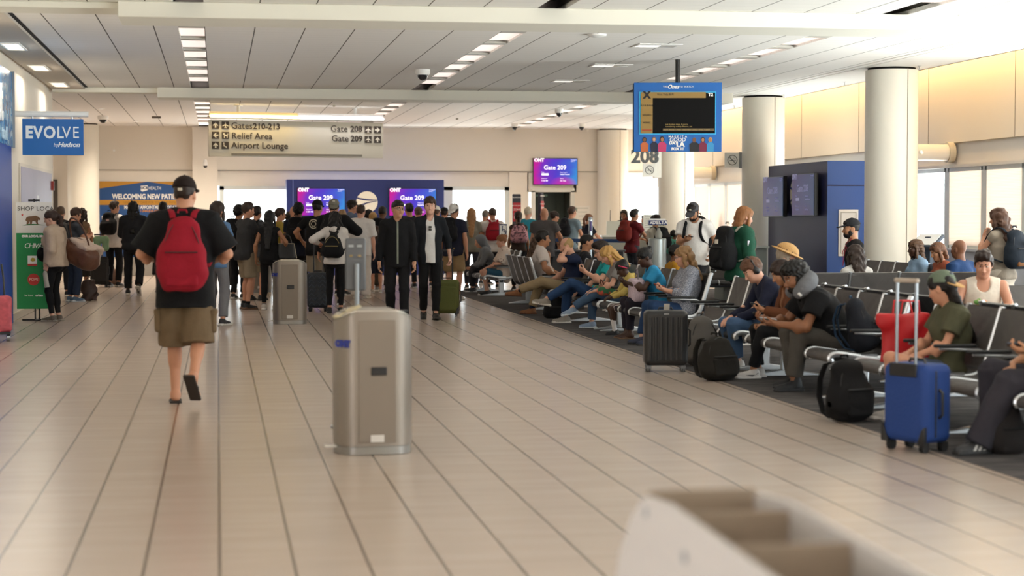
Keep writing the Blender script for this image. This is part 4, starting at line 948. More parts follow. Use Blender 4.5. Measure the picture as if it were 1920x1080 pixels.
# ---------------------------------------------------------------- gate pods
def screen_mat(key, strength, dim=False):
    if key in MATS: return MATS[key]
    m = bpy.data.materials.new(key); m.use_nodes = True; MATS[key] = m; nt = m.node_tree; b = nt.nodes['Principled BSDF']
    tc = nt.nodes.new('ShaderNodeTexCoord'); sp = nt.nodes.new('ShaderNodeSeparateXYZ'); nt.links.new(tc.outputs['Generated'], sp.inputs[0])
    no = nt.nodes.new('ShaderNodeTexNoise'); no.inputs['Scale'].default_value = 1.6; nt.links.new(tc.outputs['Generated'], no.inputs[0])
    f = math_n(nt, 'ADD', sp.outputs[0], math_n(nt, 'MULTIPLY', math_n(nt, 'SUBTRACT', no.outputs['Fac'], .5), .7))
    # a magenta bloom low at two thirds
    dx = math_n(nt, 'SUBTRACT', sp.outputs[0], .68); d2 = math_n(nt, 'ADD', math_n(nt, 'MULTIPLY', dx, dx), math_n(nt, 'MULTIPLY', sp.outputs[2], sp.outputs[2]))
    bl = math_n(nt, 'SUBTRACT', 1., math_n(nt, 'MULTIPLY', d2, 9.)); bl = math_n(nt, 'MAXIMUM', bl, 0.)
    c = ramp(nt, f, [(.0, 'e01aa8'), (.22, '8a2fd6'), (.5, '5a3fe0'), (.75, '4a62e8'), (1., '3f9cf0')] if not dim else [(0., '6a4a8c'), (.5, '5a5a9c'), (1., '4a6aa0')])
    mx = nt.nodes.new('ShaderNodeMix'); mx.data_type = 'RGBA'; nt.links.new(math_n(nt, 'MULTIPLY', bl, .9 if not dim else .5), mx.inputs[0]); nt.links.new(c, mx.inputs[6]); mx.inputs[7].default_value = (*lin('e020b8' if not dim else '8a4a8c'), 1)
    b.inputs['Base Color'].default_value = (.01, .01, .015, 1); b.inputs['Roughness'].default_value = .35; b.inputs['Specular IOR Level'].default_value = .15
    nt.links.new(mx.outputs[2], b.inputs['Emission Color']); b.inputs['Emission Strength'].default_value = strength
    return m
SCR = screen_mat('gate_screen_lit', .42); SCRD = screen_mat('gate_screen_dim', .14, True)
LETT = mat('screen_letters', 'f0f0ff', .4, emit=('ffffff', .4)); LETD = mat('screen_letters_dim', '8a8ab4', .4, emit=('9a9ac8', .12))
def screen(name, root, x, z, w, h, lit=True, gate='209', y=0.):
    """monitor in the x/z plane facing -y"""
    s = MB().box((x, y - .035, z), (w, .07, h)).build(name, BLACKP, root, bevel=.004)
    MB().box((x, y - .072, z), (w - .03, .006, h - .03)).build('display', SCR if lit else SCRD, s)
    t = MB(); L = LETT if lit else LETD; u = w / 88.
    text_into(t, 'ONT', (x - 42 * u, y - .076, z + 22 * u), .115 * w / 1.15, bold=.006)
    text_into(t, 'Gate ' + gate, (x - 1 * u, y - .076, z + 7.5 * u), .155 * w / 1.15, align='CENTER', bold=.002)
    for dx, dz, s_ in ((30, 22.5, 'Terminal 2'), (30, 20, 'Level 2'), (-28, -1.5, 'Flight'), (9, -1.5, 'Departing to'), (-28, -13.5, 'Departure'), (9, -13.5, 'Status')): text_into(t, s_, (x + dx * u, y - .076, z + dz * u), .035 * w / 1.15)
    for dx, dz, s_ in ((9, -5.5, 'SeattleTacoma'), (9, -18, 'On Time'), (-28, -18, '11:50 AM')): text_into(t, s_, (x + dx * u, y - .076, z + dz * u), .042 * w / 1.15, bold=.001)
    t.box((x - 20.5 * u, y - .075, z - 5.5 * u), (14 * u, .003, 4 * u))
    t.build('lettering', L, s); return s
def emblem(root, x, z, r, y=-.004):
    a = MB(); pts = [(x + r * math.cos(t), z + r * math.sin(t)) for t in np.linspace(0, 2 * math.pi, 41)[:-1]]
    a.prism(pts, y - .004, y, 'xz', 0)
    w = MB()
    for (x0, z0), (x1, z1), (x2, z2), t0 in (((-1.02, .42), (-.1, .12), (1.02, .20), .13), ((-.9, -.42), (-.1, -.02), (1.02, .10), .10), ((-.75, -.72), (-.35, -.25), (.1, -.05), .09)):
        n = 10; up, dn = [], []
        for k in range(n + 1):
            t = k / n; px = (1 - t) ** 2 * x0 + 2 * t * (1 - t) * x1 + t * t * x2; pz = (1 - t) ** 2 * z0 + 2 * t * (1 - t) * z1 + t * t * z2; h = t0 * (.35 + .65 * math.sin(math.pi * min(1, .2 + t * .8)))
            up.append((x + px * r, z + (pz + h * .6) * r)); dn.append((x + px * r, z + (pz - h * .6) * r))
        for k in range(n): w.prism([up[k], up[k + 1], dn[k + 1], dn[k]], y - .007, y - .0045, 'xz', 0)
    e = a.build('emblem', PALE, root); w.build('emblem_swoosh', NAVY, e)
x0, y0 = atD(536, 46.6); x1, _ = atD(843, 46.3); PW = x1 - x0 - .05
pod = empty('gate_pod', ((x0 + x1) / 2, y0, 0), 0, 'blue gate 209 backdrop behind the queue with two lit monitors', 'gate kiosk')
MB().box((0, .3, 1.2), (PW, .6, 2.40)).build('body', NAVY, pod, bevel=.01)
MB().box((-PW / 2 + .16, -.01, 1.2), (.02, .03, 2.40)).box((-PW / 2 + .0, .34, 1.62), (.02, .62, .02)).build('panel_joint', mat('joint_pale', '5c6aa8', .5), pod)
px = lambda u: (u - 690) * 47.2 / 3500
for u in (607, 777): screen('monitor', pod, px(u), 1.5 + (404 - 379) * 47.1 / 3500, 1.20, .70)
emblem(pod, px(692), 1.5 + (404 - 379) * 47.1 / 3500, .27)
pod = empty('gate_pod', (10.04, 31.65, 0), -math.pi / 2, 'blue gate 208 backdrop beside the nearest columns with two dim monitors', 'gate kiosk')
MB().box((0, .36, 1.2), (3.4, .7, 2.42)).build('body', NAVYD, pod, bevel=.01)
MB().box((1.705, .36, 1.2), (.02, .72, 2.42)).box((1.72, .36, 2.0), (.012, .72, .016), mi=1).build('lit_side_panel', [mat('lit_side_blue', '2c58a8', .4), NAVYD], pod)  # window light on this side put into its paler blue
for xx, g in ((-.95, '208'), (.80, '208')): screen('monitor', pod, xx, 1.5 + (404 - (368 if xx < 0 else 365)) * 33.0 / 3500 if xx < 0 else 1.5 + 39 * 31.8 / 3500, 1.24, .72, False, g, -.06)
emblem(pod, -.02, 1.87, .30)
sn = MB().box((1.73, .36, 1.46 - .25), (.02, .34, .78)).build('framed_notice', WHITEP, pod)
nb = MB()
for q in (-.13, .13): nb.box((1.743, .36 + q, 1.21), (.006, .012, .68))
for q in (-.34, .34): nb.box((1.743, .36, 1.21 + q), (.006, .27, .012))
nb.build('notice_border', mat('notice_line', 'b9b7b0', .6), sn)
nt_ = MB(); text_into(nt_, 'WELCOME', (1.745, .39, 1.21), .09, rotz(math.pi / 2) @ roty(-math.pi / 2), align='CENTER'); nt_.build('notice_text', mat('notice_ink', '8d8d92', .6), sn)
gx, gy = atD(1049, 48.1)
wt = empty('wall_television', (gx, YB - .02, 1.5 + (404 - 320) * 47.6 / 3500), 0, 'purple and blue gate 209 screen mounted high on the back wall', 'television')
screen('monitor', wt, 0, 0, 1.18, .70)
# ---------------------------------------------------------------- numerals and no smoking plates
def nosmoke(mb, x, y, z, r):
    ring = [(x + r * math.cos(t), z + r * math.sin(t)) for t in np.linspace(0, 6.2832, 33)]; inn = [(x + r * .86 * math.cos(t), z + r * .86 * math.sin(t)) for t in np.linspace(0, 6.2832, 33)]
    for k in range(32): mb.prism([ring[k], ring[k + 1], inn[k + 1], inn[k]], y - .003, y, 'xz')
    d = r * .9; w = r * .08; s = .7071
    mb.prism([(x - d * s - w * s, z + d * s - w * s), (x - d * s + w * s, z + d * s + w * s), (x + d * s + w * s, z - d * s + w * s), (x + d * s - w * s, z - d * s - w * s)], y - .003, y, 'xz')
    mb.box((x - .05 * r, y - .0015, z - .08 * r), (r * .95, .003, r * .14)).box((x + .62 * r, y - .0015, z - .08 * r), (r * .12, .003, r * .14))
    mb.tube([(x + .55 * r, y - .0015, z + .05 * r), (x + .5 * r, y - .0015, z + .25 * r), (x + .3 * r, y - .0015, z + .3 * r), (x + .25 * r, y - .0015, z + .5 * r)], r * .04, 5)
SIGNINK = mat('sign_grey', '4f5558', .5)
for (u, v, w, D, n, lab) in ((1372.5, 300.5, 29, 35.3, None, 'square no smoking plate beside the column left of the blue pod'), (1217.5, 319, 25, 41.6, '208', 'grey 208 numerals above a small no smoking plate')):
    X_, Y_ = atD(u, D); m_ = D / 3500; z_ = CAMH + (404 - v) * m_
    o = empty('no_smoking_sign' if not n else 'gate_number_sign', (X_, Y_, z_), -.05, lab, 'sign')
    MB().box((0, .02, 0), (w * m_, .03, 28 * m_ * w / 29)).build('plate', mat('plate_pale', 'dadcd8', .4), o, bevel=.003)
    t = MB(); nosmoke(t, 0, .002, 0, 9.6 * m_ * w / 29); t.build('pictogram', SIGNINK, o)
    if n:
        t = MB(); text_into(t, '208', (-9 * m_, .0, 24.5 * m_), 35 * m_, align='CENTER', bold=.014, depth=.02); t.build('numerals', SIGNINK, o)
        MB().box((16 * m_, .03, 20 * m_), (.16, .03, 68 * m_)).build('bracket', mat('plate_pale'), o)
    else: MB().box((w * .53 * m_, .02, 0), (.05, .05, 30 * m_)).build('bracket', GREYP, o)

# ---------------------------------------------------------------- recycling bins
def bin_(label, u, D, yaw, hgt=.90, w=.50):
    x, y = atD(u, D); o = empty('recycling_bin', (x, y, 0), math.radians(yaw), label, 'bin', 'steel recycling bins')
    a, b_, f = w / 2, .21, .135 * w / .5
    q = [(f, -b_), (f + .035, -b_ * .96), (f + .070, -b_ * .82), (a - .012, -b_ * .56), (a, -b_ * .25)]
    foot = [(-p[0], p[1]) for p in q[:1]] + q + [(p[0], -p[1]) for p in q[::-1]] + [(-p[0], -p[1]) for p in q] + [(-p[0], p[1]) for p in q[:0:-1]]
    MB().prism([(p[0] * .985, p[1] * .985) for p in foot], 0.0, .055, 'xy').build('plinth', mat('plinth_steel', '8d8a86', .35, .7), o, bevel=.004)
    body = MB(); n = len(foot); zt = lambda p: hgt - max(0, abs(p[0]) - f - .02) * .55
    vs = [(p[0], p[1], .055) for p in foot] + [(p[0], p[1], zt(p)) for p in foot]
    body.add(vs, [(i, (i + 1) % n, n + (i + 1) % n, n + i) for i in range(n)])
    body.build('body', STEEL, o, smooth=True)
    for s_, L in ((-1, 'left'), (1, 'right')):
        ld = MB(); ring = [p for p in foot if s_ * p[0] >= f - .001]; ring = sorted(ring, key=lambda p: math.atan2(p[1], s_ * p[0] - f))
        vs = [(p[0], p[1], zt(p) + .004) for p in ring]; ld.add(vs, [tuple(range(len(vs)))]); ld.add([(v[0], v[1], v[2] - .02) for v in vs], [tuple(range(len(vs)))]); m_ = len(vs)
        ld.f += [(ld.n - 2 * m_ + i, ld.n - 2 * m_ + (i + 1) % m_, ld.n - m_ + (i + 1) % m_, ld.n - m_ + i) for i in range(m_)]; ld.m += [0] * m_
        lo = ld.build('sloping_lid', mat('lid_steel', 'c2bcae', .25, .6, bump=(60, .3)), o)
        MB().lathe([(.04, 0), (.04, .004)], (s_ * (f + .06), 0, hgt - .022 + .014), 20).build('opening_ring', BLACKP, lo)
    MB().box((0, 0, hgt + .002), (2 * f, 2 * b_ - .004, .014)).build('top_plate', mat('top_steel', 'b7b0a6', .35, .6), o, bevel=.003)
    MB().box((0, -b_ - .004, hgt / 2 + .01), (2 * f - .03, .01, hgt - .13)).build('front_door', mat('door_steel', '81766a', .5, .4, bump=(90, .06), stretch=(8, 8, .2)), o, bevel=.002)
    MB().box((.01, -b_ - .013, hgt * .585), (.10, .012, .052)).build('finger_pull', BLACKP, o, bevel=.010)
    MB().box((.0, -b_ - .011, .105), (.085, .005, .045)).build('sticker', mat('sticker', 'c9c4bd', .6), o)
    MB().box((-a - .02, -b_ * .2, .045), (.09, .07, .012)).build('pedal', mat('pedal_white', 'd5d2cc', .5), o, bevel=.004)
    lg = MB(); A_ = V(-a + .012, -b_ * .56, 0); B_ = V(-f - .035, -b_ * .96, 0); ang = math.atan2(B_[1] - A_[1], B_[0] - A_[0]); nrm = unit(V(math.sin(ang), -math.cos(ang), 0)); cx, cy = ((A_ + B_) / 2 + nrm * .014)[:2]
    text_into(lg, 'ONT', (cx, cy, hgt * .775), .056, rotz(ang), align='CENTER', bold=.005)
    lg.build('lettering', mat('ont_blue', '1e2f8c', .5), o); return o
bin_('near steel recycling bin standing on its own in the walkway', 697, 11.85, 4, .90, .49)
bin_('second steel recycling bin further down, beside the queue', 543, 25.9, -2, .88, .47)
bin_('third steel recycling bin, mostly hidden behind queueing legs', 487, 36.5, -2, .88, .47)
# cream sheet painted as the ceiling reflection on the near bin lid
pp_ = MB(); rs = np.random.RandomState(4); g = [[(i * .045 - .09, j * .05 - .1, .012 * rs.rand()) for j in range(5)] for i in range(5)]
vs = [p for r_ in g for p in r_]; pp_.add(vs, [(i * 5 + j, i * 5 + j + 1, (i + 1) * 5 + j + 1, (i + 1) * 5 + j) for i in range(4) for j in range(4)])
bx, by = atD(651, 11.8)
po = pp_.build('lid_reflection', mat('cream_reflection', 'cbbf9c', .8, vary=.25, bump=(40, .4)), None, smooth=True, loc=(bx, by, .885), rz=.1); po.rotation_euler = (0, -.42, .05); md = po.modifiers.new('thick', 'SOLIDIFY'); md.thickness = .004
tag(po, 'crumpled cream sheet standing in for the ceiling reflection on the near bin lid', 'reflection')
# dispenser stand behind the near bin
dx_, dy_ = atD(667, 13.2)
ds = empty('dispenser_stand', (dx_, dy_, 0), -YAW, 'grey upright dispenser panel on a pole behind the near bin', 'stand')
MB().box((0, -.02, 1.155), (.145, .035, .37)).build('panel', mat('panel_grey', '585b5f', .5), ds, bevel=.012)
MB().cyl((.012, -.055, .02), (.012, -.055, 1.16), .016).build('pole', mat('pole_grey', '84898d', .4, .5), ds, smooth=True)
MB().lathe([(.19, 0), (.19, .015), (.03, .03)], (0.012, -.03, 0), 28).build('base', mat('pole_grey'), ds, smooth=True)
sc_ = MB()
for q in (-.03, .03): sc_.box((q, -.04, 1.285), (.035, .006, .016), mi=0); sc_.box((q, -.04, 1.215), (.022, .006, .014), mi=1)
sc_.build('screw_plate', [mat('pale_metal', '9fa4a6', .4), mat('brass_screw', '8f7a52', .4, .5)], ds)
# open divided rack in the foreground
rk = empty('divided_rack', (1.08, 3.55, 0), 0, 'pale grey open-topped divided rack nearest to the viewer', 'rack')
prof = [(.50, .873), (.57, .85), (.66, .80), (.78, .70), (.84, .60), (.82, .2), (.80, 0), (-1.1, 0), (-1.1, .86), (.3, .888)]
for s_ in (-1, 1):
    p_ = MB().prism(prof, s_ * .130 - .008, s_ * .130 + .008, 'yz').build('side_plate', mat('rack_grey', '9d9995', .45), rk, bevel=.004)
    if s_ < 0:
        sc_ = MB()
        for yq, zq in ((.50, .838), (.15, .80), (-.2, .76)): sc_.cyl((-.142, yq, zq), (-.137, yq, zq), .013, seg=14)
        sc_.build('screw', GREYP, p_)
RB = mat('rack_inside', '8b7c6c', .7)
MB().box((0, .54, .83), (.244, .012, .10)).build('end_panel', RB, rk)
for yq, zq in ((.28, .85), (-.12, .85), (-.52, .85)): MB().box((0, yq, .82), (.244, .014, .10)).build('divider', RB, rk)
MB().box((0, -.28, .74), (.244, 1.63, .012)).build('tray', RB, rk)

# ---------------------------------------------------------------- tandem seating
SEATP = [(.30, .31), (.315, .34), (.295, .365), (.25, .375), (.15, .36), (.0, .337), (-.12, .33), (-.20, .35), (-.245, .405), (-.285, .53), (-.33, .68), (-.375, .83)]
def smooth_path(p, n=2):
    q = [np.array(a, float) for a in p]
    for _ in range(n): q = [q[0]] + [x for i in range(len(q) - 1) for x in (.75 * q[i] + .25 * q[i + 1], .25 * q[i] + .75 * q[i + 1])] + [q[-1]]
    return q
def bench(label, x, y, face, n, group='tandem seats of the waiting area', grey=False, arms=True, pitch=.60):
    """n seats; local +y is the way the seats face, the row runs along local x centred on the origin"""
    rt = empty('tandem_seating', (x, y, 0), math.radians(face), label, 'seating', group)
    L = n * pitch; VM = VINYLG if grey else VINYL
    MB().box((0, -.02, .29), (L - .04, .055, .075)).build('beam', mat('beam_dark', '3a3c40', .4, .6), rt, bevel=.006)
    lx = [-L / 2 + .14, L / 2 - .14] if n < 5 else [-L / 2 + .14, 0, L / 2 - .14]
    for q in lx:
        MB().box((q, -.02, .16), (.055, .09, .26)).prism([(-.36, 0), (-.36, .016), (-.07, .062), (.03, .062), (.34, .016), (.34, 0)], q - .03, q + .03, 'yz').build('leg', ALU, rt, bevel=.008)
    pth = smooth_path([(0, a, b) for a, b in SEATP], 2)
    for k in range(n + 1):
        q = -L / 2 + k * pitch
        f_ = MB().tube([p + V(q, 0, 0) for p in pth], 1., 10, flat=(.017, .026), side=(1, 0, 0)); f_.box((q, -.02, .335), (.026, .14, .07)); f_.tube([pth[-1] + V(q, 0, -.012), pth[-1] + V(q, -.006, .012)], .024, 10)
        f_.build('side_frame', ALU, rt, smooth=True)
        if arms:
            MB().tube([(q, -.275, .50), (q, -.20, .53), (q, .10, .545)], .012, 8).build('arm_bracket', ALU, rt, smooth=True)
            MB().box((q, -.02, .562), (.05, .32, .025)).build('armrest', RUBBER, rt, bevel=.010)
    dense = smooth_path([(0, a, b) for a, b in SEATP], 3); cut = min(range(len(dense)), key=lambda i: abs(dense[i][1] + .215) + abs(dense[i][2] - .39))
    for k in range(n):
        q = -L / 2 + (k + .5) * pitch; hw = pitch / 2 - .018
        for nm_, seg_ in (('seat_pad', dense[:cut]), ('back_pad', dense[cut:])):
            mb = MB(); m_ = len(seg_); nx = 12; vs = []
            for side in (1, -1):
                for i, p in enumerate(seg_):
                    t = unit(seg_[min(i + 1, m_ - 1)] - seg_[max(i - 1, 0)]); nr = np.cross(V(1, 0, 0), t) * -1; nr = nr if nr @ V(0, .6, 1) > 0 else -nr
                    for j in range(nx + 1):
                        a = j / nx; s_ = i / (m_ - 1); dd = min(abs(a - s_), abs(a - (1 - s_))); th = .014 * (1 - .55 * math.exp(-(dd / .035) ** 2)) * min(1., 8 * min(s_, 1 - s_) + .35)
                        th += .010 * max(0, 1 - min(s_, 1 - s_) / .06)
                        vs.append(p + V(q - hw + 2 * hw * a, 0, 0) + nr * side * th)
            w_ = nx + 1; o2 = m_ * w_
            fs = [(i * w_ + j, i * w_ + j + 1, (i + 1) * w_ + j + 1, (i + 1) * w_ + j) for i in range(m_ - 1) for j in range(nx)] + [(o2 + i * w_ + j, o2 + (i + 1) * w_ + j, o2 + (i + 1) * w_ + j + 1, o2 + i * w_ + j + 1) for i in range(m_ - 1) for j in range(nx)]
            for i in range(m_ - 1):
                for j in (0, nx): fs.append((i * w_ + j, (i + 1) * w_ + j, o2 + (i + 1) * w_ + j, o2 + i * w_ + j))
            for j in range(nx):
                for i in (0, m_ - 1): fs.append((i * w_ + j, i * w_ + j + 1, o2 + i * w_ + j + 1, o2 + i * w_ + j))
            mb.add(vs, fs); mb.build(nm_, VM, rt, smooth=True)
    return rt
AX = 5.22; BXX = 6.22
bench('row of sling seats nearest to the viewer, with the girl in a green cap', AX, 12.15, 90, 6, grey=True)
bench('row of sling seats facing the walkway under the man with the neck pillow', AX, 15.75, 90, 4, grey=True)
bench('row of sling seats facing the walkway just past the black hard suitcase, mostly empty', AX, 18.55, 90, 4)
bench('row of sling seats facing the walkway under the woman in a grey speckled sweater', AX, 22.3, 90, 5)
bench('row of sling seats facing the walkway under the man in a teal shirt', AX, 26.0, 90, 7)
bench('row of sling seats facing the walkway under the girl in a spotted blouse', AX, 35.6, 90, 4)
bench('black seats back to back with the nearest walkway row', BXX, 12.2, -90, 5)
bench('black seats facing the columns behind the man with the neck pillow', BXX, 16.0, -90, 5)
bench('row of black seats turned away from the walkway under the man in a pale polo', AX + .03, 30.3, -90, 4)
x1_, y1_ = 7.75, 20.9
bench('long charcoal seat row turned away, behind the girl in the green cap', 7.9, 21.3, 0, 4, grey=True)
bench('charcoal seat row under the man in a tank top', 7.86, 16.45, 180, 4, grey=True)
bench('charcoal seats by the nearest column under the woman with braids', 9.25, 25.3, 90, 5, grey=True)
bench('black seats in front of the gate desk', 8.2, 31.4, 180, 3)
# ---------------------------------------------------------------- luggage
def suitcase(label, x, y, yaw, w, h, d, col, style='ribbed', handle=0., z0=.055, trim=None, spin=True, tagc=None, D=None, hcol=None, acc=None, front=False):
    """front towards local -y"""
    rt = empty('suitcase', (x, y, 0), math.radians(yaw), label, 'suitcase')
    D = x * SY + y * CY; m = mat('case_' + style + '_' + col, col, .35 if style != 'soft' else .75, bump=(60, .25) if style == 'soft' else (120, .08))
    rb = .010 if D < 20 else .014; zc = z0 + h / 2
    pr = [BX((0, 0, zc), (w / 2, d / 2, h / 2), min(.05, d * .24), k=.01)]
    mesh_arrays('shell', [sdf_arrays(pr, rb)], m, rt)
    if style == 'ribbed':
        rb_ = MB(); k = 7
        for i in range(k):
            xx = -w * .36 + w * .72 * i / (k - 1); rb_.tube([(xx, -d / 2 - .001, zc - h * .40), (xx, -d / 2 - .004, zc), (xx, -d / 2 - .001, zc + h * .38)], 1., 8, flat=(.016, .007), side=(1, 0, 0))
        rb_.build('ribs', m, rt, smooth=True)
        MB().box((0, -d / 2 - .002, zc + h * .44), (.05, .006, .014)).build('badge', mat('badge_grey', '8a8a8a', .4, .5), rt)
    if style == 'chevron':
        cv_ = MB(); nz = 7
        for r_ in range(nz):
            z = zc - h * .38 + h * .76 * r_ / (nz - 1); pts = [(-w * .38 + w * .76 * i / 6, -d / 2 - .003, z + (.022 if i % 2 else -.022)) for i in range(7)]
            cv_.tube(pts, .008, 6)
        cv_.build('ribs', mat('case_chevron_line', '3a4552', .4), rt, smooth=True)
    if front:
        MB().box((0, -d / 2 - .001, zc + h * .42), (w * .62, .012, .085)).build('handle_recess', BLACKP, rt, bevel=.02)
    if style == 'soft':
        if not front: mesh_arrays('front_pocket', [sdf_arrays([BX((0, -d / 2 - .004, zc - h * .06), (w * .40, .028, h * .36), .022, k=.01)], rb)], m, rt)
        zp = MB(); zp.tube([(-w / 2 - .001, -d * .12, zc - h * .42), (-w / 2 - .001, -d * .12, zc + h * .42)], .006, 6).tube([(w / 2 + .001, -d * .12, zc - h * .42), (w / 2 + .001, -d * .12, zc + h * .42)], .006, 6).build('zipper', BLACKP, rt, smooth=True)
        for s_ in (-1, 1):
            gb = MB(); gb.prism([(s_ * w * .5, z0 - .004), (s_ * w * .5, z0 + .11), (s_ * w * .42, z0 + .08), (s_ * w * .33, z0 - .004)], -d / 2 - .006, -d / 2 + .02, 'xz')
            gb.build('corner_guard', BLACKP, rt, bevel=.003)
    sd = MB(); 
    for s_ in (1,): sd.tube([(s_ * (w / 2 + .002), 0, zc - .09), (s_ * (w / 2 + .028), 0, zc - .07), (s_ * (w / 2 + .028), 0, zc + .07), (s_ * (w / 2 + .002), 0, zc + .09)], .009, 8)
    sd.build('side_handle', BLACKP, rt, smooth=True)
    for sx in (-1, 1):
        for sy in (-1, 1):
            if not spin and sy < 0: continue
            wb = MB(); r_ = z0 * .52; cx, cy = sx * (w / 2 - .045), sy * (d / 2 - .045)
            for q in (-.011, .011): wb.cyl((cx + q - .007, cy, r_), (cx + q + .007, cy, r_), r_, seg=16)
            wb.box((cx, cy, z0 * .8), (.045, .05, z0 * .5), mi=0); wb.build('wheel', [RUBBER if not acc else mat('wheel_grey', '6a6c70', .4)], rt, smooth=True)
    hb = MB(); hz = z0 + h; hm = mat('handle_' + (hcol or '5d6064'), hcol or '5d6064', .3, .7 if hcol != '1a1a1c' else 0.)
    if handle:
        hy = -d * .40 if front else d * .32
        for s_ in (-1, 1): hb.cyl((s_ * w * .22, hy, hz - .06), (s_ * w * .22, hy, hz + handle), .010, seg=10)
        hb.build('pull_handle', hm, rt, smooth=True)
        MB().box((0, hy, hz + handle + .008), (w * .44 + .035, .032, .03)).build('grip', mat('grip_' + (trim or '2b2b2e'), trim or '2b2b2e', .6), rt, bevel=.010)
    MB().tube([(-.07, .0, hz - .006), (-.06, 0, hz + .022), (.06, 0, hz + .022), (.07, 0, hz - .006)], .009, 8).build('carry_handle', BLACKP, rt, smooth=True)
    if tagc: MB().box((.01, -.02, hz + .02), (.055, .005, .085), rotx(.3)).build('luggage_tag', mat('tag_' + tagc, tagc, .6), rt)
    return rt
def atf(u, v): return at(u, v)
x, y = atD(1248, 17.95); suitcase('black ribbed hard-shell suitcase with a pale tag beside the walkway', x, y, -8, .42, .53, .24, '1d1d1f', 'ribbed', 0, .06, tagc='b9b2a8', acc=True)
x, y = atD(1722, 11.9); suitcase('bright blue soft suitcase with a raised pull handle at the right', x, y, -64, .37, .50, .26, '0f3576', 'soft', .52, .06, trim='a89a8c', hcol='8a9096', front=True)
x, y = atD(596, 29.2); suitcase('dark blue zigzag patterned suitcase held in the queue', x, y, -9, .33, .55, .24, '1e2630', 'chevron', .46, .06, hcol='1a1a1c')
x, y = atD(838, 27.7); suitcase('olive green rolling suitcase pulled by the young man', x, y, 172 - 180, .36, .50, .24, '4f5320', 'soft', .42, .05, spin=False, hcol='1a1a1c')
x, y = atD(430, 38.5); suitcase('plain black suitcase standing by the bright back window', x, y, -12, .34, .60, .24, '1b1b1e', 'ribbed', .0, .06)
x, y = atD(186, 39.0); suitcase('black suitcase beside the man in a white shirt and black backpack', x, y, 10, .36, .58, .24, '19191b', 'soft', .45, .06, hcol='b0a898')
x, y = atD(1334, 20.1); 
# ---------------------------------------------------------------- backpacks and bags standing about
x, y = atD(1347, 16.95); floor_pack('dark grey-brown backpack on the floor next to the black hard suitcase', x, y, 200 - 180, '26231f', .35, .41, .22, -.12)
x, y = atD(1318, 18.6); floor_pack('light grey backpack leaning behind the dark backpack on the floor', x, y, 10, '6b6662', .34, .50, .22, -.1)
x, y = atD(1594, 13.55); floor_pack('black rounded backpack with one loose strap beside the blue suitcase', x, y, 22, '131214', .33, .46, .22, -.10)
x, y = atD(1890, 11.7); floor_pack('brown-black backpack between the legs of the person at the right edge', x, y, 10, '241f1e', .23, .36, .16, 0)
x, y = 5.28, 14.85; floor_pack('black backpack with blue edging on the seat behind the red bag', x, y, 60, '1a1d26', .30, .46, .20, -.25, z=.345, strapc='1e3a56')
x, y = atD(1050, 26.9); floor_pack('black shapeless backpack under the seat of the man in jeans', x, y + .3, 0, '121113', .34, .36, .22, 0)
x, y = 5.22, 13.67; rt = empty('shopping_bag', (x, y, .345), math.radians(12), 'bright red bag on the seat behind the girl in the green cap', 'bag')
mesh_arrays('bag_body', [sdf_arrays([EC((0, 0, 0), (0, 0, .40), (.20, .09), (.25, .06), (1, 0, 0), True, k=.04)], .010, .012, 3, (18, 9))], mat('red_bag', 'b8141c', .55, vary=.1), rt)
for s_ in (-1, 1): MB().tube([(-.09, s_ * .05, .38), (-.07, s_ * .06, .50), (.07, s_ * .06, .50), (.09, s_ * .05, .38)], .008, 8).build('handle', mat('red_bag'), rt, smooth=True)
x, y = atD(205, 40.5); rt = empty('holdall', (x, y, 0), .2, 'brown holdall on the floor beside the black suitcase at the far left', 'bag')
mesh_arrays('bag_body', [sdf_arrays([BX((0, 0, .17), (.25, .13, .17), .07)], .02, .008)], cloth('6b5044'), rt); MB().tube([(-.1, 0, .32), (-.07, 0, .45), (.07, 0, .45), (.1, 0, .32)], .012, 8).build('handle', cloth('4a362c'), rt, smooth=True)
x, y = atD(166, 32.9); rt = empty('carrier_bag', (x, y, 0), .3, 'black and orange printed bag on the floor behind the blue sneakers', 'bag')
mesh_arrays('bag_body', [sdf_arrays([EC((0, 0, 0), (0, 0, .36), (.16, .09), (.11, .06), (1, 0, 0), True, k=.05)], .014, .02, 9, (25, 14))], mat('printed_bag', '3a2622', .5, vary=.8, bump=(9, .3)), rt)
MB().tube([(-.06, 0, .34), (0, 0, .44), (.06, 0, .34)], .008, 6).build('handle', BLACKP, rt, smooth=True)
# rolling bag cut by the left edge
x, y = atD(-4, 22.2); rt = empty('rolling_bag', (x, y, 0), .2, 'pink patterned rolling bag with silver wheels at the left edge', 'bag')
mesh_arrays('bag_body', [sdf_arrays([BX((0, 0, .33), (.15, .1, .22), .05)], .012, .004)], mat('pink_pattern', 'b8505c', .6, vary=.6, bump=(14, .2)), rt)
MB().tube([(.10, .08, .1), (.07, .10, .75), (.05, .12, .92)], .012, 8).build('pull_handle', BLACKP, rt, smooth=True); MB().box((0, 0, .10), (.26, .18, .03)).build('chassis', BLACKP, rt)
for s_ in (-1, 1): MB().cyl((s_ * .11 - .02, 0, .05), (s_ * .11 + .02, 0, .05), .05, seg=18).build('wheel', STEELR, rt, smooth=True)

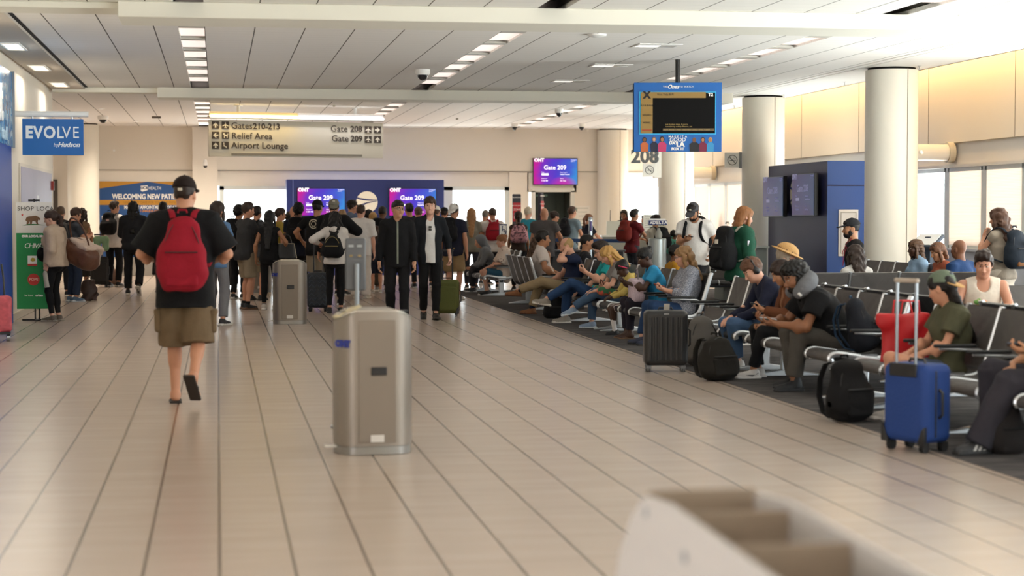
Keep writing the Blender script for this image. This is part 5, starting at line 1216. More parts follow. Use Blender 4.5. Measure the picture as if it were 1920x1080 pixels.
# ---------------------------------------------------------------- left side: shop front
sf = empty('shop_portal', (-2.87, 23.4, 0), 0, 'deep blue shop portal at the left edge', 'shop front')
MB().box((0.0, 1.65, 1.23), (.10, 3.4, 2.46)).build('portal', mat('portal_blue', '0a3f9c', .5), sf, bevel=.01)
mz = empty('shop_sign', (-2.895, 23.0, 2.47), 0, 'blue mosaic shop sign with white letters, cut by the left edge', 'sign')
def mosaic(nt, tc, b):
    vr = nt.nodes.new('ShaderNodeTexVoronoi'); vr.inputs['Scale'].default_value = 14; mp = nt.nodes.new('ShaderNodeMapping'); mp.inputs['Scale'].default_value = (1, .55, .8); nt.links.new(tc.outputs['Object'], mp.inputs[0]); nt.links.new(mp.outputs[0], vr.inputs[0])
    sp = nt.nodes.new('ShaderNodeSeparateColor'); nt.links.new(vr.outputs['Color'], sp.inputs[0])
    return ramp(nt, sp.outputs[0], [(0., '1b5f9e'), (.35, '3f8fc4'), (.6, '2a76b4'), (.85, '74aed4'), (1., 'a9cbe0')])
MB().box((.02, 1.9, .52), (.05, 4.6, 1.04)).build('mosaic_panel', node_mat('blue_mosaic', mosaic, .25), mz)
MB().box((.04, 4.22, .52), (.07, .05, 1.08)).build('edge_trim', mat('trim_grey', '8c96a0', .4), mz)
lt = MB(); text_into(lt, 'market', (.06, 2.75, .55), .80, rotz(math.pi / 2), bold=.02, depth=.02, align='RIGHT'); lt.build('letters', mat('sign_white', 'f4f6f8', .4), mz)
lt = MB(); text_into(lt, 'travel', (.06, 3.35, .14), .26, rotz(math.pi / 2), bold=.004, depth=.01, align='RIGHT'); lt.build('small_letters', mat('sign_ice', 'bcd8ea', .4), mz)
# projecting sign
ex, ey = -2.895, 27.4
ev = empty('projecting_sign', (ex, ey, 2.36), 0, 'blue shop sign with white lettering hanging from a white bar on the left wall', 'sign')
m_ = 27.0 / 3500; W_, H_ = .85, .515
MB().box((.16 + W_ / 2, 0, H_ / 2), (W_, .06, H_)).build('panel', mat('evolve_blue', '0f66b4', .4), ev, bevel=.004)
MB().cyl((0, 0, H_ + .07), (1.08, 0, H_ + .07), .042).build('bar', WHITEP, ev, smooth=True)
for q in (.3, .85): MB().cyl((q, 0, H_), (q, 0, H_ + .04), .015, seg=10).build('hanger', ALU, ev, smooth=True)
lt = MB()
for s_, x_, bo in (('E', .168, .011), ('V', .283, .009), ('O', .420, .008), ('L', .600, .004), ('V', .678, .001), ('E', .818, -.001)): text_into(lt, s_, (x_ + .035, -.032, .315), .235, bold=bo, xs=.86)
text_into(lt, 'by', (.59, -.032, .145), .07, shear=.2); text_into(lt, 'Hudson', (.65, -.032, .148), .092, shear=.3, bold=.003, xs=1.05)
lt.build('lettering', mat('evolve_white', 'eef4f8', .5), ev)
# skyline poster
ps = empty('wall_poster', (-2.899, 31.1, .75), 0, 'large pale skyline picture on the left wall behind the banner', 'poster')
MB().box((.012, 0, .76), (.02, 5.3, 1.54)).build('frame', mat('poster_frame', 'ded6c8', .5), ps); MB().box((.024, 0, .76), (.006, 5.15, 1.44)).build('print', mat('poster_sky', '9c9ab4', .4, vary=.15, bump=(1.2, .0)), ps)
bl = MB(); rs = np.random.RandomState(11)
for k in range(15):
    yy = -2.4 + k * .34; hh = .35 + .75 * rs.rand() * math.exp(-((yy + .1) / 1.6) ** 2); bl.box((.0285, yy, .06 + hh / 2 + .05), (.003, .2 + .1 * rs.rand(), hh), mi=int(rs.rand() * 3))
bl.build('printed_towers', [mat('tower_' + c, c, .4) for c in ('f2f2f6', '8488b4', 'dcdce6')], ps)
MB().box((-2.86, 33.6, 2.02), (.07, .10, .16)).build('fire_alarm', mat('alarm_red', '8c2f26', .4), None); tag(bpy.data.objects['fire_alarm'], 'small dark red alarm box high on the left wall corner', 'alarm')
# shop local banner
bx, by = atD(62, 26.6)
bn = empty('banner_stand', (bx + .02, by, 0), -.02, 'green and white SHOP LOCAL roll-up banner by the left wall', 'banner')
m_ = 26.6 / 3500; BW = 66 * m_; z0_ = .17; zt_ = 1.69
MB().box((0, 0, (z0_ + 1.25) / 2), (BW, .012, 1.25 - z0_)).build('green_sheet', mat('banner_green', '1f8a4c', .55), bn)
MB().box((0, 0, (1.25 + zt_) / 2), (BW, .012, zt_ - 1.25)).build('white_sheet', mat('banner_white', 'e4e1dc', .55), bn)
MB().cyl((0, .02, 0.02), (0, .02, 1.74), .012, seg=10).cyl((.06, .02, .02), (.06, .02, .6), .012, seg=10).build('pole', BLACKP, bn, smooth=True)
MB().box((0.02, .02, .012), (.40, .05, .024)).box((.04, .02, .012), (.06, .36, .02)).build('foot', BLACKP, bn); MB().box((.0, .012, 1.715), (.16, .03, .03)).build('clip', BLACKP, bn)
lt = MB(); bz = lambda v: CAMH - (v - 404) * m_; bu = lambda u: (u - 60) * m_
text_into(lt, 'SHOP LOCAL', (bu(29.5), -.008, bz(391.5)), .085, spacing=1.12, mi=0)
bear = [(44, 413), (46, 407.5), (50, 405.5), (57, 405), (63, 404), (68, 406.5), (72, 410.5), (70.5, 413), (67.5, 412), (66.5, 416), (67.5, 420.5), (64.5, 420.5), (62.5, 415.5), (57, 414.5), (55.5, 420.5), (52.5, 420.5), (52, 415), (49, 420.5), (46, 420.5), (46.5, 415)]
lt.prism([(bu(a), bz(b)) for a, b in bear], -.0085, -.006, 'xz', 1)
lt.prism([(bu(a), bz(b)) for a, b in ((38, 423), (50, 419.5), (66, 420), (80, 422.5), (66, 421.8), (52, 422.2))], -.008, -.006, 'xz', 2)
lt.prism([(bu(38.5) + (.02 if k % 2 == 0 else .009) * math.sin(k * math.pi / 5), bz(403) + (.02 if k % 2 == 0 else .009) * math.cos(k * math.pi / 5)) for k in range(10)], -.008, -.006, 'xz', 3)
text_into(lt, 'OUR LOCAL BRANDS', (bu(37), -.008, bz(443)), .042, bold=.003, mi=4); text_into(lt, 'CHIVAS', (bu(41), -.008, bz(461)), .10, shear=.2, mi=4, spacing=.8)
lt.box((bu(56), -.008, bz(489)), (.13, .004, .145), mi=4); lt.box((bu(56), -.0095, bz(496.5)), (.13, .004, .03), mi=3); lt.prism([(bu(57) + .035 * math.cos(t), bz(487) + .03 * math.sin(t)) for t in np.linspace(0, 6.28, 8)[:-1]], -.011, -.008, 'xz', 5)
lt.prism([(bu(58) + .085 * math.cos(t), bz(524) + .085 * math.sin(t)) for t in np.linspace(0, 6.28, 25)[:-1]], -.010, -.006, 'xz', 3); text_into(lt, 'POPS', (bu(58), -.012, bz(524)), .055, align='CENTER', mi=6, bold=.002)
text_into(lt, 'be kind', (bu(49), -.008, bz(554)), .04, align='CENTER', mi=4); text_into(lt, 'urban', (bu(68), -.008, bz(554)), .045, align='CENTER', mi=4, bold=.002)
lt.build('print', [mat('print_ink', '3a3632', .6), mat('bear_brown', '7a5a40', .6, vary=.2), mat('print_green', '3f7a4a', .6), mat('print_red', 'c43a34', .6), WHITEP, mat('print_yellow', 'b9a23a', .6), mat('print_pale', 'e8b0a0', .6)], bn)
# far left: health clinic mural and counter
mu = empty('wall_mural', (-1.72, YB - .02, .45), 0, 'blue and gold health clinic mural on the far wall', 'mural')
mm = 48.4 / 3500; mw = 174 * mm; mt = 1.90
MB().box((0, 0, mt / 2), (mw, .03, mt)).build('blue_field', mat('mural_blue', '1f4f8c', .5), mu)
g_ = MB(); zz = lambda v: CAMH - (v - 404) * mm - .45
cx_ = 272.
mxx = lambda u: (u - 277) * mm
g_.prism([(-mw / 2, zz(342)), (mxx(276), zz(342.5)), (-mw / 2, zz(355))], -.019, -.014, 'xz').prism([(mw / 2, zz(342)), (mxx(276), zz(342.5)), (mw / 2, zz(355))], -.019, -.014, 'xz').box((0, -.017, zz(380.5)), (mw, .006, 9 * mm)).build('gold_bands', mat('mural_gold', 'c08a2c', .5), mu)
lt = MB(); text_into(lt, 'WELCOMING NEW PATIENTS', (mxx(278), -.018, zz(370)), .178, align='CENTER', bold=.006, xs=.76); text_into(lt, 'MAKE AN APPOINTMENT TODAY', (mxx(281), -.018, zz(389.5)), .12, align='CENTER', bold=.003, xs=.72)
text_into(lt, 'HEALTH', (mxx(277.5), -.018, zz(354.5)), .12, xs=.7); text_into(lt, '1.844.828.8000', (mxx(281), -.018, zz(396)), .085, align='CENTER', bold=.002, mi=1); text_into(lt, 'UNIVERSITY CARE FOR YOU AND FAMILY', (mxx(282), -.021, zz(380.5)), .085, align='CENTER', mi=2, xs=.85)
lt.prism([(mxx(263.5), zz(350)), (mxx(276), zz(349.2)), (mxx(276), zz(358)), (mxx(266), zz(360.5)), (mxx(263.8), zz(359))], -.020, -.015, 'xz', 0); text_into(lt, 'UCR', (mxx(270), -.022, zz(354)), .10, align='CENTER', mi=3, bold=.004, xs=.85)
lt.build('lettering', [WHITEP, mat('mural_orange', 'd08a4a', .5), mat('mural_brown', '8a6420', .5), mat('mural_ink', '26406c', .5)], mu)
kx, ky = atD(287, 46.6)
ko = empty('charging_counter', (kx, ky, 0), 0, 'grey counter with white panels below the health mural', 'counter')
MB().box((0, .2, .22), (1.5, .5, .44)).build('base', mat('counter_grey', '8b8680', .5), ko, bevel=.01)
MB().box((-.05, .2, .93), (.62, .12, .98)).box((.4, .2, .62), (.2, .3, .4)).build('panel', mat('counter_white', 'd9d4ca', .5), ko, bevel=.02)
e_ = MB(); e_.tube([(-.20, .13, 1.28), (.06, .13, 1.28), (.12, .13, 1.22), (.06, .13, 1.16), (-.10, .13, 1.16)], .03, 8).build('emblem', mat('emblem_grey', '5d5a56', .5), ko)

# ---------------------------------------------------------------- back of the hall: boarding signs, barriers, desks
def board(label, u, D, vt, w=16, side=0.):
    x, y = atD(u, D); m_ = D / 3500; o = empty('boarding_sign', (x, y, 0), side, label, 'sign'); zt = CAMH + (404 - vt) * m_
    MB().box((0, .03, zt / 2), (w * m_, .08, zt)).build('pillar', mat('pillar_dark', '2a2e3c', .4), o, bevel=.02)
    MB().box((0, -.013, zt - .42), (w * m_ * .94, .008, .44)).build('red_panel', mat('board_red', 'b4222e', .4), o)
    t = MB(); text_into(t, '1-4', (0, -.018, zt - .52), .17, align='CENTER', bold=.006, xs=.8); text_into(t, 'ZONE', (0, -.018, zt - .36), .06, align='CENTER'); text_into(t, 'SKY PRIORITY', (0, -.018, zt - .27), .035, align='CENTER'); text_into(t, 'BOARDING', (0, -.018, zt - .08), .04, align='CENTER'); text_into(t, 'MAIN', (0, -.018, zt - .76), .045, align='CENTER')
    t.build('lettering', WHITEP, o)
    return o
board('dark boarding pillar with red panel reading 1-4 by the back window', 969, 43.5, 364)
o = board('narrow boarding pillar with red edge in front of the dark doorway', 1016, 43.8, 361, 12, .9)
def post(label, u, D, vt, belt=False, r=.032, head=True):
    x, y = atD(u, D); zt = CAMH + (404 - vt) * D / 3500; o = empty('stanchion', (x, y, 0), 0, label, 'stanchion')
    MB().lathe([(.17, 0), (.17, .012), (.05, .03)], seg=24).build('base', STEEL, o, smooth=True); MB().cyl((0, 0, .02), (0, 0, zt), r).build('post', STEELR, o, smooth=True)
    if head: MB().lathe([(r * 1.25, zt - .06), (r * 1.3, zt - .02), (r * .8, zt + .01)], seg=18).build('head', BLACKP if belt else STEELR, o, smooth=True)
    return o, x, y, zt
o, x, y, zt = post('tall silver post in front of the counter with a small purple top', 1107, 30.5, 408, r=.032)
MB().box((0, -.033, zt - .14), (.03, .006, .16)).build('decal', mat('decal_violet', '5a4a8c', .5), o)
post('short silver barrier post behind the old man on the phone', 1062, 33.0, 453, True)
o, xa, ya, za = post('belt barrier post at the left end of the blue belt', 1036, 39.5, 449, True)
bt = MB(); xb, yb = atD(1182, 38.0); bt.box(((xb - xa) / 2, (yb - ya) / 2, .98), (math.hypot(xb - xa, yb - ya), .004, .07), rotz(math.atan2(yb - ya, xb - xa))); bt.build('belt', mat('belt_blue', '1f4a84', .7), o)
post('belt barrier post at the right end of the blue belt', 1183, 38.0, 449, True)
x, y = atD(943, 36.0); o = empty('accessible_seating_sign', (x, y, 0), 0, 'blue and white wheelchair sign on a post among the waiting people', 'sign'); m_ = 36 / 3500
MB().box((0, 0, 1.18), (15 * m_, .015, .31)).build('plate', mat('sign_navy', '27406c', .5), o); MB().cyl((0, .02, 0), (0, .02, 1.1), .02, seg=12).lathe([(.15, 0), (.15, .012)], (0, .02, 0), 20).build('post', STEEL, o, smooth=True)
w_ = MB(); w_.box((0, -.010, 1.21), (13 * m_, .004, .20), mi=0); w_.tube([(.01 + .05 * math.cos(t), -.014, 1.18 + .05 * math.sin(t)) for t in np.linspace(-2.6, 2.2, 14)], .006, 5, mi=1); w_.tube([(-.012, -.014, 1.27), (-.01, -.014, 1.20), (.03, -.014, 1.20), (.05, -.014, 1.14)], .008, 5, mi=1); w_.cyl((-.012, -.016, 1.285), (-.012, -.010, 1.285), .014, seg=10, mi=1); w_.build('pictogram', [WHITEP, mat('sign_navy')], o)
# low grey counter wall and gate desk
def desk(label, u0, u1, D, zt, depth=.6, col='6c6a68', top='b9bcb8', yawd=0.):
    (x0, y0), (x1, y1) = atD(u0, D), atD(u1, D); o = empty('service_desk', ((x0 + x1) / 2, (y0 + y1) / 2, 0), 0, label, 'desk'); w = x1 - x0
    MB().box((0, depth / 2, (zt - .04) / 2), (w, depth, zt - .04)).build('carcass', mat('desk_' + col, col, .5), o, bevel=.008)
    MB().box((0, depth / 2 - .02, zt - .02), (w + .06, depth + .08, .04)).build('worktop', mat('desk_' + top, top, .35), o, bevel=.006)
    return o, w
o, w = desk('low charcoal partition counter behind the seated travellers', 1000, 1172, 37.0, .82, .2, '3f4046', '55565c')
o, w = desk('gate desk with screens and a raised pale front behind the belt barrier', 1128, 1238, 42.5, 1.05, .7, '8a8d88', 'cfd2cc')
MB().box((-.22, .1, 1.20), (.66, .03, .34)).build('privacy_screen', mat('desk_pale', 'c9cdc2', .4), o); mo = MB().box((.20, .08, 1.19), (.42, .04, .30)).build('notice_board', mat('board_grey', '8f938f', .5), o)
t = MB()
for q in range(5): t.box((.20, .056, 1.29 - q * .035), (.30 - .04 * (q % 2), .004, .010))
t.build('notice_lines', mat('notice_dark', '3e4240', .6), mo)
MB().box((-.42, .3, 1.23), (.07, .06, .22)).cyl((-.42, .3, 1.34), (-.415, .3, 1.62), .007, seg=8).build('radio', BLACKP, o)
o, w = desk('pale green desk to the left of the second column', 1355, 1440, 33.0, .96, .6, '9aa3a0', 'c3c9c4')
o, w = desk('brown counter behind the man in the white shirt', 1182, 1345, 46.0, 1.02, .4, '7b6c68', '857672')
# notice stand with paper, and the tablet kiosk
x, y = atD(1217, 40.2); o = empty('notice_stand', (x, y, 0), 0, 'white notice sheet on a stand behind the clear-topped grey pillar', 'notice'); MB().box((0, 0, 1.34), (.26, .015, .36)).build('sheet', mat('sheet', 'd4d6cf', .6), o); MB().cyl((0, .02, 0), (0, .02, 1.2), .015, seg=10).lathe([(.15, 0), (.15, .012)], (0, .02, 0), 20).build('pole', GREYP, o, smooth=True)
t = MB()
for q in range(6): t.box((0, -.009, 1.47 - q * .045), (.20, .003, .008))
t.build('printed_lines', mat('notice_dark'), o)
x, y = atD(1738, 26.6); o = empty('tablet_kiosk', (x, y, 0), math.radians(-62), 'dark tilted tablet kiosk in front of the bright window', 'kiosk')
MB().box((0, .05, .6), (.10, .08, 1.2)).box((0, .05, .01), (.36, .36, .02)).build('pedestal', mat('kiosk_dark', '3a4654', .4), o, bevel=.01)
MB().box((0, 0, 1.13), (.44, .30, .05), rotx(.62)).build('tablet_case', mat('kiosk_dark'), o, bevel=.012); MB().box((0, -.017, 1.154), (.38, .24, .008), rotx(.62)).build('tablet_screen', mat('tablet_white', 'e8ecee', .15), o)
# clear topped grey pillar with the airline name
x, y = atD(1232.5, 30.0); m_ = 30 / 3500
o = empty('display_pillar', (x, y, 0), -YAW, 'grey cylindrical pillar with a clear top box and airline band', 'pillar')
MB().lathe([(.145, 0), (.145, 1.12), (.135, 1.13)], seg=40).build('drum', mat('drum_grey', 'b3bbbb', .3, .5), o, smooth=True)
MB().box((0, 0, 1.24), (.25, .25, .24)).build('clear_box', GLASS, o)
bd = MB().box((0, 0, 1.385), (.29, .27, .075)).build('name_band', mat('band_navy', '1c2c6e', .4), o, bevel=.004); MB().box((0, 0, 1.435), (.24, .24, .03)).build('cap_plate', WHITEP, bd)
t = MB(); text_into(t, 'DELTA', (.03, -.138, 1.385), .072, align='CENTER', bold=.003, spacing=1.15); t.prism([(-.135, 1.36), (-.11, 1.41), (-.085, 1.36), (-.11, 1.373)], -.139, -.136, 'xz'); t.build('lettering', WHITEP, bd)
MB().lathe([(.05, 1.14), (.06, 1.2), (.03, 1.26), (.02, 1.3)], (0.02, 0, 0), 18).build('clear_box_contents', mat('contents_pale', 'b9b4ae', .4), o, smooth=True)

# ---------------------------------------------------------------- ceiling fittings
def dome(u, D, r, label, drop=.0, z=H):
    x, y = atD(u, D); o = empty('dome_camera', (x, y, z), 0, label, 'camera', None)
    MB().lathe([(r, 0), (r, -.06), (r * .85, -.085)], seg=24).build('housing', WHITEP, o, smooth=True); MB().lathe([(r * .72, -.08), (r * .66, -.12), (r * .4, -.155), (.005, -.17)], seg=20).build('dome', mat('smoked_dome', '2a2a2c', .1), o, smooth=True)
for a in ((793, 28.9, .115, 'dome camera on the ceiling beside the middle light channel'), (195, 42.3, .12, 'dome camera on the far left ceiling above the blue sign'), (1048, 39.6, .09, 'dome camera just past the second ceiling beam near the television'), (965, 45.8, .085, 'left one of two small dome cameras near the back wall'), (1090, 45.8, .085, 'right one of two small dome cameras near the back wall')): dome(*a)
x, y = atD(295, 42.6); MB().box((0, 0, -.02), (.2, .2, .04)).build('ceiling_speaker', mat('speaker_grey', '7f786e', .6), None, loc=(x, y, H)); tag(bpy.data.objects['ceiling_speaker'], 'small flat grey speaker on the far left ceiling', 'speaker')
for u, D, vz, lab, yw in ((217, 47.4, 288, 'white dome camera on a wall arm above the health mural', YB - .02), (386, 47.1, 308, 'white dome camera on a wall arm beside the hanging sign', YB - .34)):
    x, y = atD(u, D); z_ = CAMH + (404 - vz) * D / 3500; o = empty('wall_camera', (x, y, z_), 0, lab, 'camera')
    MB().lathe([(.02, .13), (.07, .11), (.085, .0), (.085, -.04)], seg=20).build('housing', WHITEP, o, smooth=True); MB().lathe([(.078, -.04), (.07, -.09), (.03, -.125), (.004, -.13)], seg=18).build('dome', mat('smoked_dome'), o, smooth=True); MB().tube([(0, yw - y, .06), (0, 0, .10)], .03, 8).build('arm', WHITEP, o, smooth=True)
for k, (v, lab) in enumerate(((87, 'nearest'), (124, 'middle'), (153, 'farthest'))):
    u = (1230, 1144, 1068)[k]; D = 2.25 * FPX / (404 - v); x, y = atD(u, D)
    o = empty('ceiling_vent', (x, y, H), 0, lab + ' of three white ceiling vents left of the television, given a painted glow', 'light')
    MB().box((0, 0, -.004), (.58, .55, .012)).build('frame', WHITEP, o); MB().box((-.12, 0, -.011), (.30, .22, .006)).build('lens', mat('added_glow_lens', 'f8f6f0', .4, emit=('fff8ee', .45)), o); MB().box((.14, 0, -.011), (.22, .22, .006)).build('vent_face', mat('vent_grey', 'a9a79f', .3), o)  # vents, not lamps: brightness of the left half painted as a faint glow
for k in range(4):
    y = 21.6 + 3.6 * k; o = empty('wall_washer', (-2.62, y, H - .04), 0, 'square recessed wall washer light along the left shop wall', 'light', 'wall washers along the left wall')
    MB().box((0, 0, -.004), (.26, 1.1, .012)).build('frame', WHITEP, o); MB().box((0, 0, -.011), (.2, .9, .006)).build('lens', mat('washer_lens', 'fff2dc', .4, emit=('fff0d8', .6)), o)
    l = bpy.data.lights.new('wall_washer_lamp', 'AREA'); l.shape = 'RECTANGLE'; l.size = .2; l.size_y = .9; l.energy = 14; l.color = (1, .9, .76); lo = bpy.data.objects.new('wall_washer_lamp', l); COL.objects.link(lo); lo.parent = o; lo.location = (0, 0, -.03); lo.rotation_euler = (0, math.radians(-18), 0)
# jet bridge notice by the door
x, y = atD(1100, 48.0); o = empty('wall_notice', (x, YB - .01, 1.5), 0, 'faint printed notice on the wall right of the dark doorway', 'notice'); MB().box((0, 0, -.25), (.50, .01, 1.0)).build('sheet', mat('notice_sheet', 'eceae4', .5), o)
t = MB(); t.box((-.14, -.008, .15), (.12, .004, .1), mi=0)
for q in range(5): t.box((.06, -.008, .19 - q * .1), (.30 - .05 * (q % 3), .004, .012), mi=0)
t.build('printed_lines', mat('notice_pale_ink', '9aa59c', .6), o)

# small warm spots added to brighten the far end, sprinkler heads along the soffit
for k, (x, y, lab) in enumerate(((-3.9, 44.2, 'small added warm downlight nearest the far left column'), (-1.9, 45.4, 'small added warm downlight above the health mural'), (.2, 45.4, 'small added warm downlight above the back window corner'), (-2.4, 40.2, 'small added warm downlight above the queue at the far left'), (2.8, 44.6, 'small added warm downlight above the gate 209 backdrop'), (6.6, 45.2, 'small added warm downlight above the right back window'))):
    o = empty('added_ceiling_spot', (x, y, H), 0, lab, 'light'); MB().lathe([(.07, 0), (.07, -.012), (.05, -.014)], seg=18).build('ring', WHITEP, o, smooth=True); MB().lathe([(.045, -.013), (.045, -.017)], seg=16).build('lens', mat('added_glow_lens'), o)
    l = bpy.data.lights.new('added_spot_lamp', 'SPOT'); l.energy = 170; l.color = (1, .86, .68); l.spot_size = math.radians(150); l.spot_blend = .8; l.shadow_soft_size = .06
    lo = bpy.data.objects.new('added_spot_lamp', l); COL.objects.link(lo); lo.parent = o; lo.location = (0, 0, -.04)
for k in range(6):
    y = 23.5 + 3.4 * k; o = empty('sprinkler', (10.45, y, H), 0, 'tiny sprinkler head under the plain soffit beside the columns', 'sprinkler', 'sprinkler heads on the right soffit')
    MB().lathe([(.03, 0), (.03, -.006), (.008, -.01), (.008, -.05), (.022, -.054), (.022, -.058)], seg=14).build('head', ALU, o, smooth=True)
x, y = atD(1118, 23.3); o = empty('ceiling_sensor', (x, y, H), 0, 'flat pale sensor just past the first ceiling beam', 'sensor'); MB().lathe([(.12, 0), (.12, -.02), (.05, -.04)], seg=24).build('housing', WHITEP, o, smooth=True)
# ---------------------------------------------------------------- patterned cloth
def pat(key, base, spot, scale, thr, kind='voronoi', stretch=(1, 1, 1)):
    def f():
        def build(nt, tc, b):
            mp = nt.nodes.new('ShaderNodeMapping'); mp.inputs['Scale'].default_value = stretch; nt.links.new(tc.outputs['Object'], mp.inputs[0])
            if kind == 'voronoi':
                v = nt.nodes.new('ShaderNodeTexVoronoi'); v.inputs['Scale'].default_value = scale; nt.links.new(mp.outputs[0], v.inputs[0]); s = v.outputs['Distance']
            elif kind == 'wave':
                v = nt.nodes.new('ShaderNodeTexWave'); v.inputs['Scale'].default_value = scale; v.inputs['Distortion'].default_value = 3; nt.links.new(mp.outputs[0], v.inputs[0]); s = v.outputs['Fac']
            else:
                v = nt.nodes.new('ShaderNodeTexNoise'); v.inputs['Scale'].default_value = scale; v.inputs['Detail'].default_value = 2; nt.links.new(mp.outputs[0], v.inputs[0]); s = v.outputs['Fac']
            return ramp(nt, s, [(thr - .03, spot), (thr + .03, base)])
        return node_mat('pattern_' + key, build, .85, .25)
    PAT[key] = f
pat('dots', 'd9c9bd', '6a4a3e', 17, .18); pat('speckle', 'a2a4ae', '666a78', 120, .5, 'noise'); pat('zebra', 'cbbcb8', '2a2430', 9, .5, 'wave', (1, 1, 1)); pat('tropical', '3a6a4a', 'c85a4a', 12, .45, 'noise')
pat('olivegrey', '55504a', '3f3b37', 6, .5, 'noise'); pat('plaid', '9cc4d4', '5f8ca6', 16, .5, 'noise'); pat('pinkprint', 'cf9aa4', '7a5a66', 22, .45, 'noise'); pat('camo', '4a4a44', '2c2c2a', 14, .5, 'noise')
def hv(v, D): return CAMH + (404 - v) * D / FPX
FAIR, LIGHT, TAN, OLIVE, BROWN, DARKS = 'cf9c84', 'c48d70', 'ae7c5c', '9a6c4e', '6f4630', '452c20'
BLK, CHAR, NAV, WHT = '131316', '37363a', '1d2236', 'cfcac4'
LEVEL = (0, 0)

# ---------------------------------------------------------------- the man walking away and the pair walking up
D = 14.9
pm = person('man from behind in black T-shirt and khaki cargo shorts wearing a red backpack', 346, D, yaw=-3, h=hv(331, D), b=1.12, belly=.03, skin=LIGHT, hair=('buzz', '2a1d16'), top=('tee', BLK, {'loose': .028, 'sleeve': 'half', 'sl': .012}), bottom=('shorts', '7b654a', .05, .07), shoes=('sandal', '2a221d', '1c1714'),
            L=((.03, .22, -.30), (.75, -.7, -.45), (.6, -.4, .4), .9), R=((.03, .22, -.30), (.75, -.7, -.45), (.6, -.4, .4), .9), head=(0, -14), feet={'L': (-.08, .05, .085, 0, 6), 'R': (.085, -.33, .235, -52, 16)}, knees={'R': (.1, 1, 0), 'L': (-.05, 1, 0)}, cap=('261a17', 'logo'), hem=.20)
for s_, sg in (('L', -1), ('R', 1)):
    a, c = pm['hip'][s_], pm['knee'][s_]; q = a + (c - a) * .66 + V(sg * .115, -.01, 0)
    pm['sft']('cargo_pocket', [BX(q, (.028, .075, .085), .02, k=.01), BX(q + V(sg * .006, 0, .075), (.028, .078, .022), .012, k=.005)], .011, cloth('7b654a'), .003)
pm['sft']('cap_strap_plate', [BX(pm['X']((-.0, -.125, .028)), (.018, .006, .011), .004, pm['Rh'])], .005, mat('badge_pale', 'cfc8b8', .6))
worn_pack(pm, 'red backpack on the back of the man in khaki cargo shorts', 'a81228', .345, .62, .17, .12, zipc='4a0a14', taper=.70)
D = 25.6
p1 = person('man with glasses walking up in a black zipped jacket and black trousers', 745, D, yaw=176, h=hv(374, D), b=1.02, skin='b98a6c', hair=('buzz', '17130f'), top=('jacket', BLK, {'zip': '8a8f80', 'loose': -.004}), bottom=('pants', '16161a', .008), shoes=('sneaker', '17171a', '2a2a2c'), L=((.06, .10, -.52), (.4, -.8, 0), (1, 0, 0), .45), R=((.08, .06, -.52), (.4, -.8, 0), (1, 0, 0), .45), head=(2, 24), feet={'L': (-.09, .16, .085, 8, 4), 'R': (.09, -.14, .11, -18, 6)}, glasses='4a4a4e')
D = 26.9
p2 = person('young man walking up in an open dark shirt over a white T-shirt', 806, D, yaw=179, h=hv(369, D), b=.93, skin='cfa08a', hair=('fringe', '3f2a1e'), top=('jacket', '1d2026', {'open': 'c9c6c2', 'cuff': .55, 'loose': -.006}), bottom=('pants', '131315', .0), shoes=('boot', '1c1917', '26211e'), L=((.13, -.10, -.50), (.5, -.8, 0), (1, 0, 0), .8), R='hang', head=(0, -6), feet={'L': (-.07, .12, .085, 6, 4), 'R': (.08, -.14, .10, -14, 6)}, hem=.16)
sgm = MB()
for q in (-.0, .035):
    sgm.box((0, 0, q), (.045, .006, .030))
o = sgm.build('sunglasses', mat('dark_lens2', '17140f', .15), p2['root'], bevel=.004); o.matrix_local = Matrix.Translation(Vector(p2['S'] * (p2['C'] + p2['R2'] @ V(.01, .148, .075))))

# ---------------------------------------------------------------- left group
D = 26.4
pw = person('woman in a beige hoodie and black leggings holding a pale bottle by the banner', 103, D, yaw=66, h=hv(393, D), b=1.06, fem=True, skin='c99a84', hair=('pony', '33221a', .28), top=('hoodie', 'b8a28c', {'loose': .012}), bottom=('leggings', '151518'), shoes=('sneaker', '5a5148', '8a8378'), L=((.04, .03, -.50), (.4, -.8, 0), (1, 0, 0), .9), R=((.06, .10, -.46), (.5, -.8, 0), (1, 0, 0), .6), head=(6, 8), glasses='b06a4a', hem=.08)
W = pw['W']['L']; o = empty('water_bottle', label='pale grey water bottle in the hand of the woman in a beige hoodie', cat='bottle'); place(pw, o, W + V(.03, .02, -.36), rotx(-.12))
MB().lathe([(.033, 0), (.036, .01), (.036, .20), (.020, .235)], seg=20).build('bottle_body', mat('bottle_grey', '9c978c', .4), o, smooth=True); MB().lathe([(.019, .235), (.021, .238), (.021, .27), (.012, .285)], seg=16).build('cap', mat('bottle_cap', '7d786e', .4), o, smooth=True)
o = empty('belt_bag', label='small black sling bag across the chest of the woman in a beige hoodie', cat='bag'); place(pw, o, pw['C'] + V(-.04, .20, -.17))
mesh_arrays('bag_body', [sdf_arrays([E((0, 0, 0), (.12, .06, .10), roty(.3)), E((.05, 0, -.04), (.09, .05, .07))], .012)], cloth('131316'), o); sb = MB(); sb.tube(smooth_path([(-.08, -.02, .06), (-.02, -.02, .2), (.07, -.06, .38), (.11, -.17, .455), (.13, -.30, .40), (.12, -.36, .2)]), 1., 8, flat=(.022, .006), side=(1, .4, 0)); sb.build('strap', cloth('131316'), o, smooth=True)
o = empty('duffel_bag', label='brown leather duffel bag slung behind the woman in a beige hoodie', cat='bag'); place(pw, o, pw['P'] + V(.25, -.30, .10), rotz(-.35) @ rotx(.35))
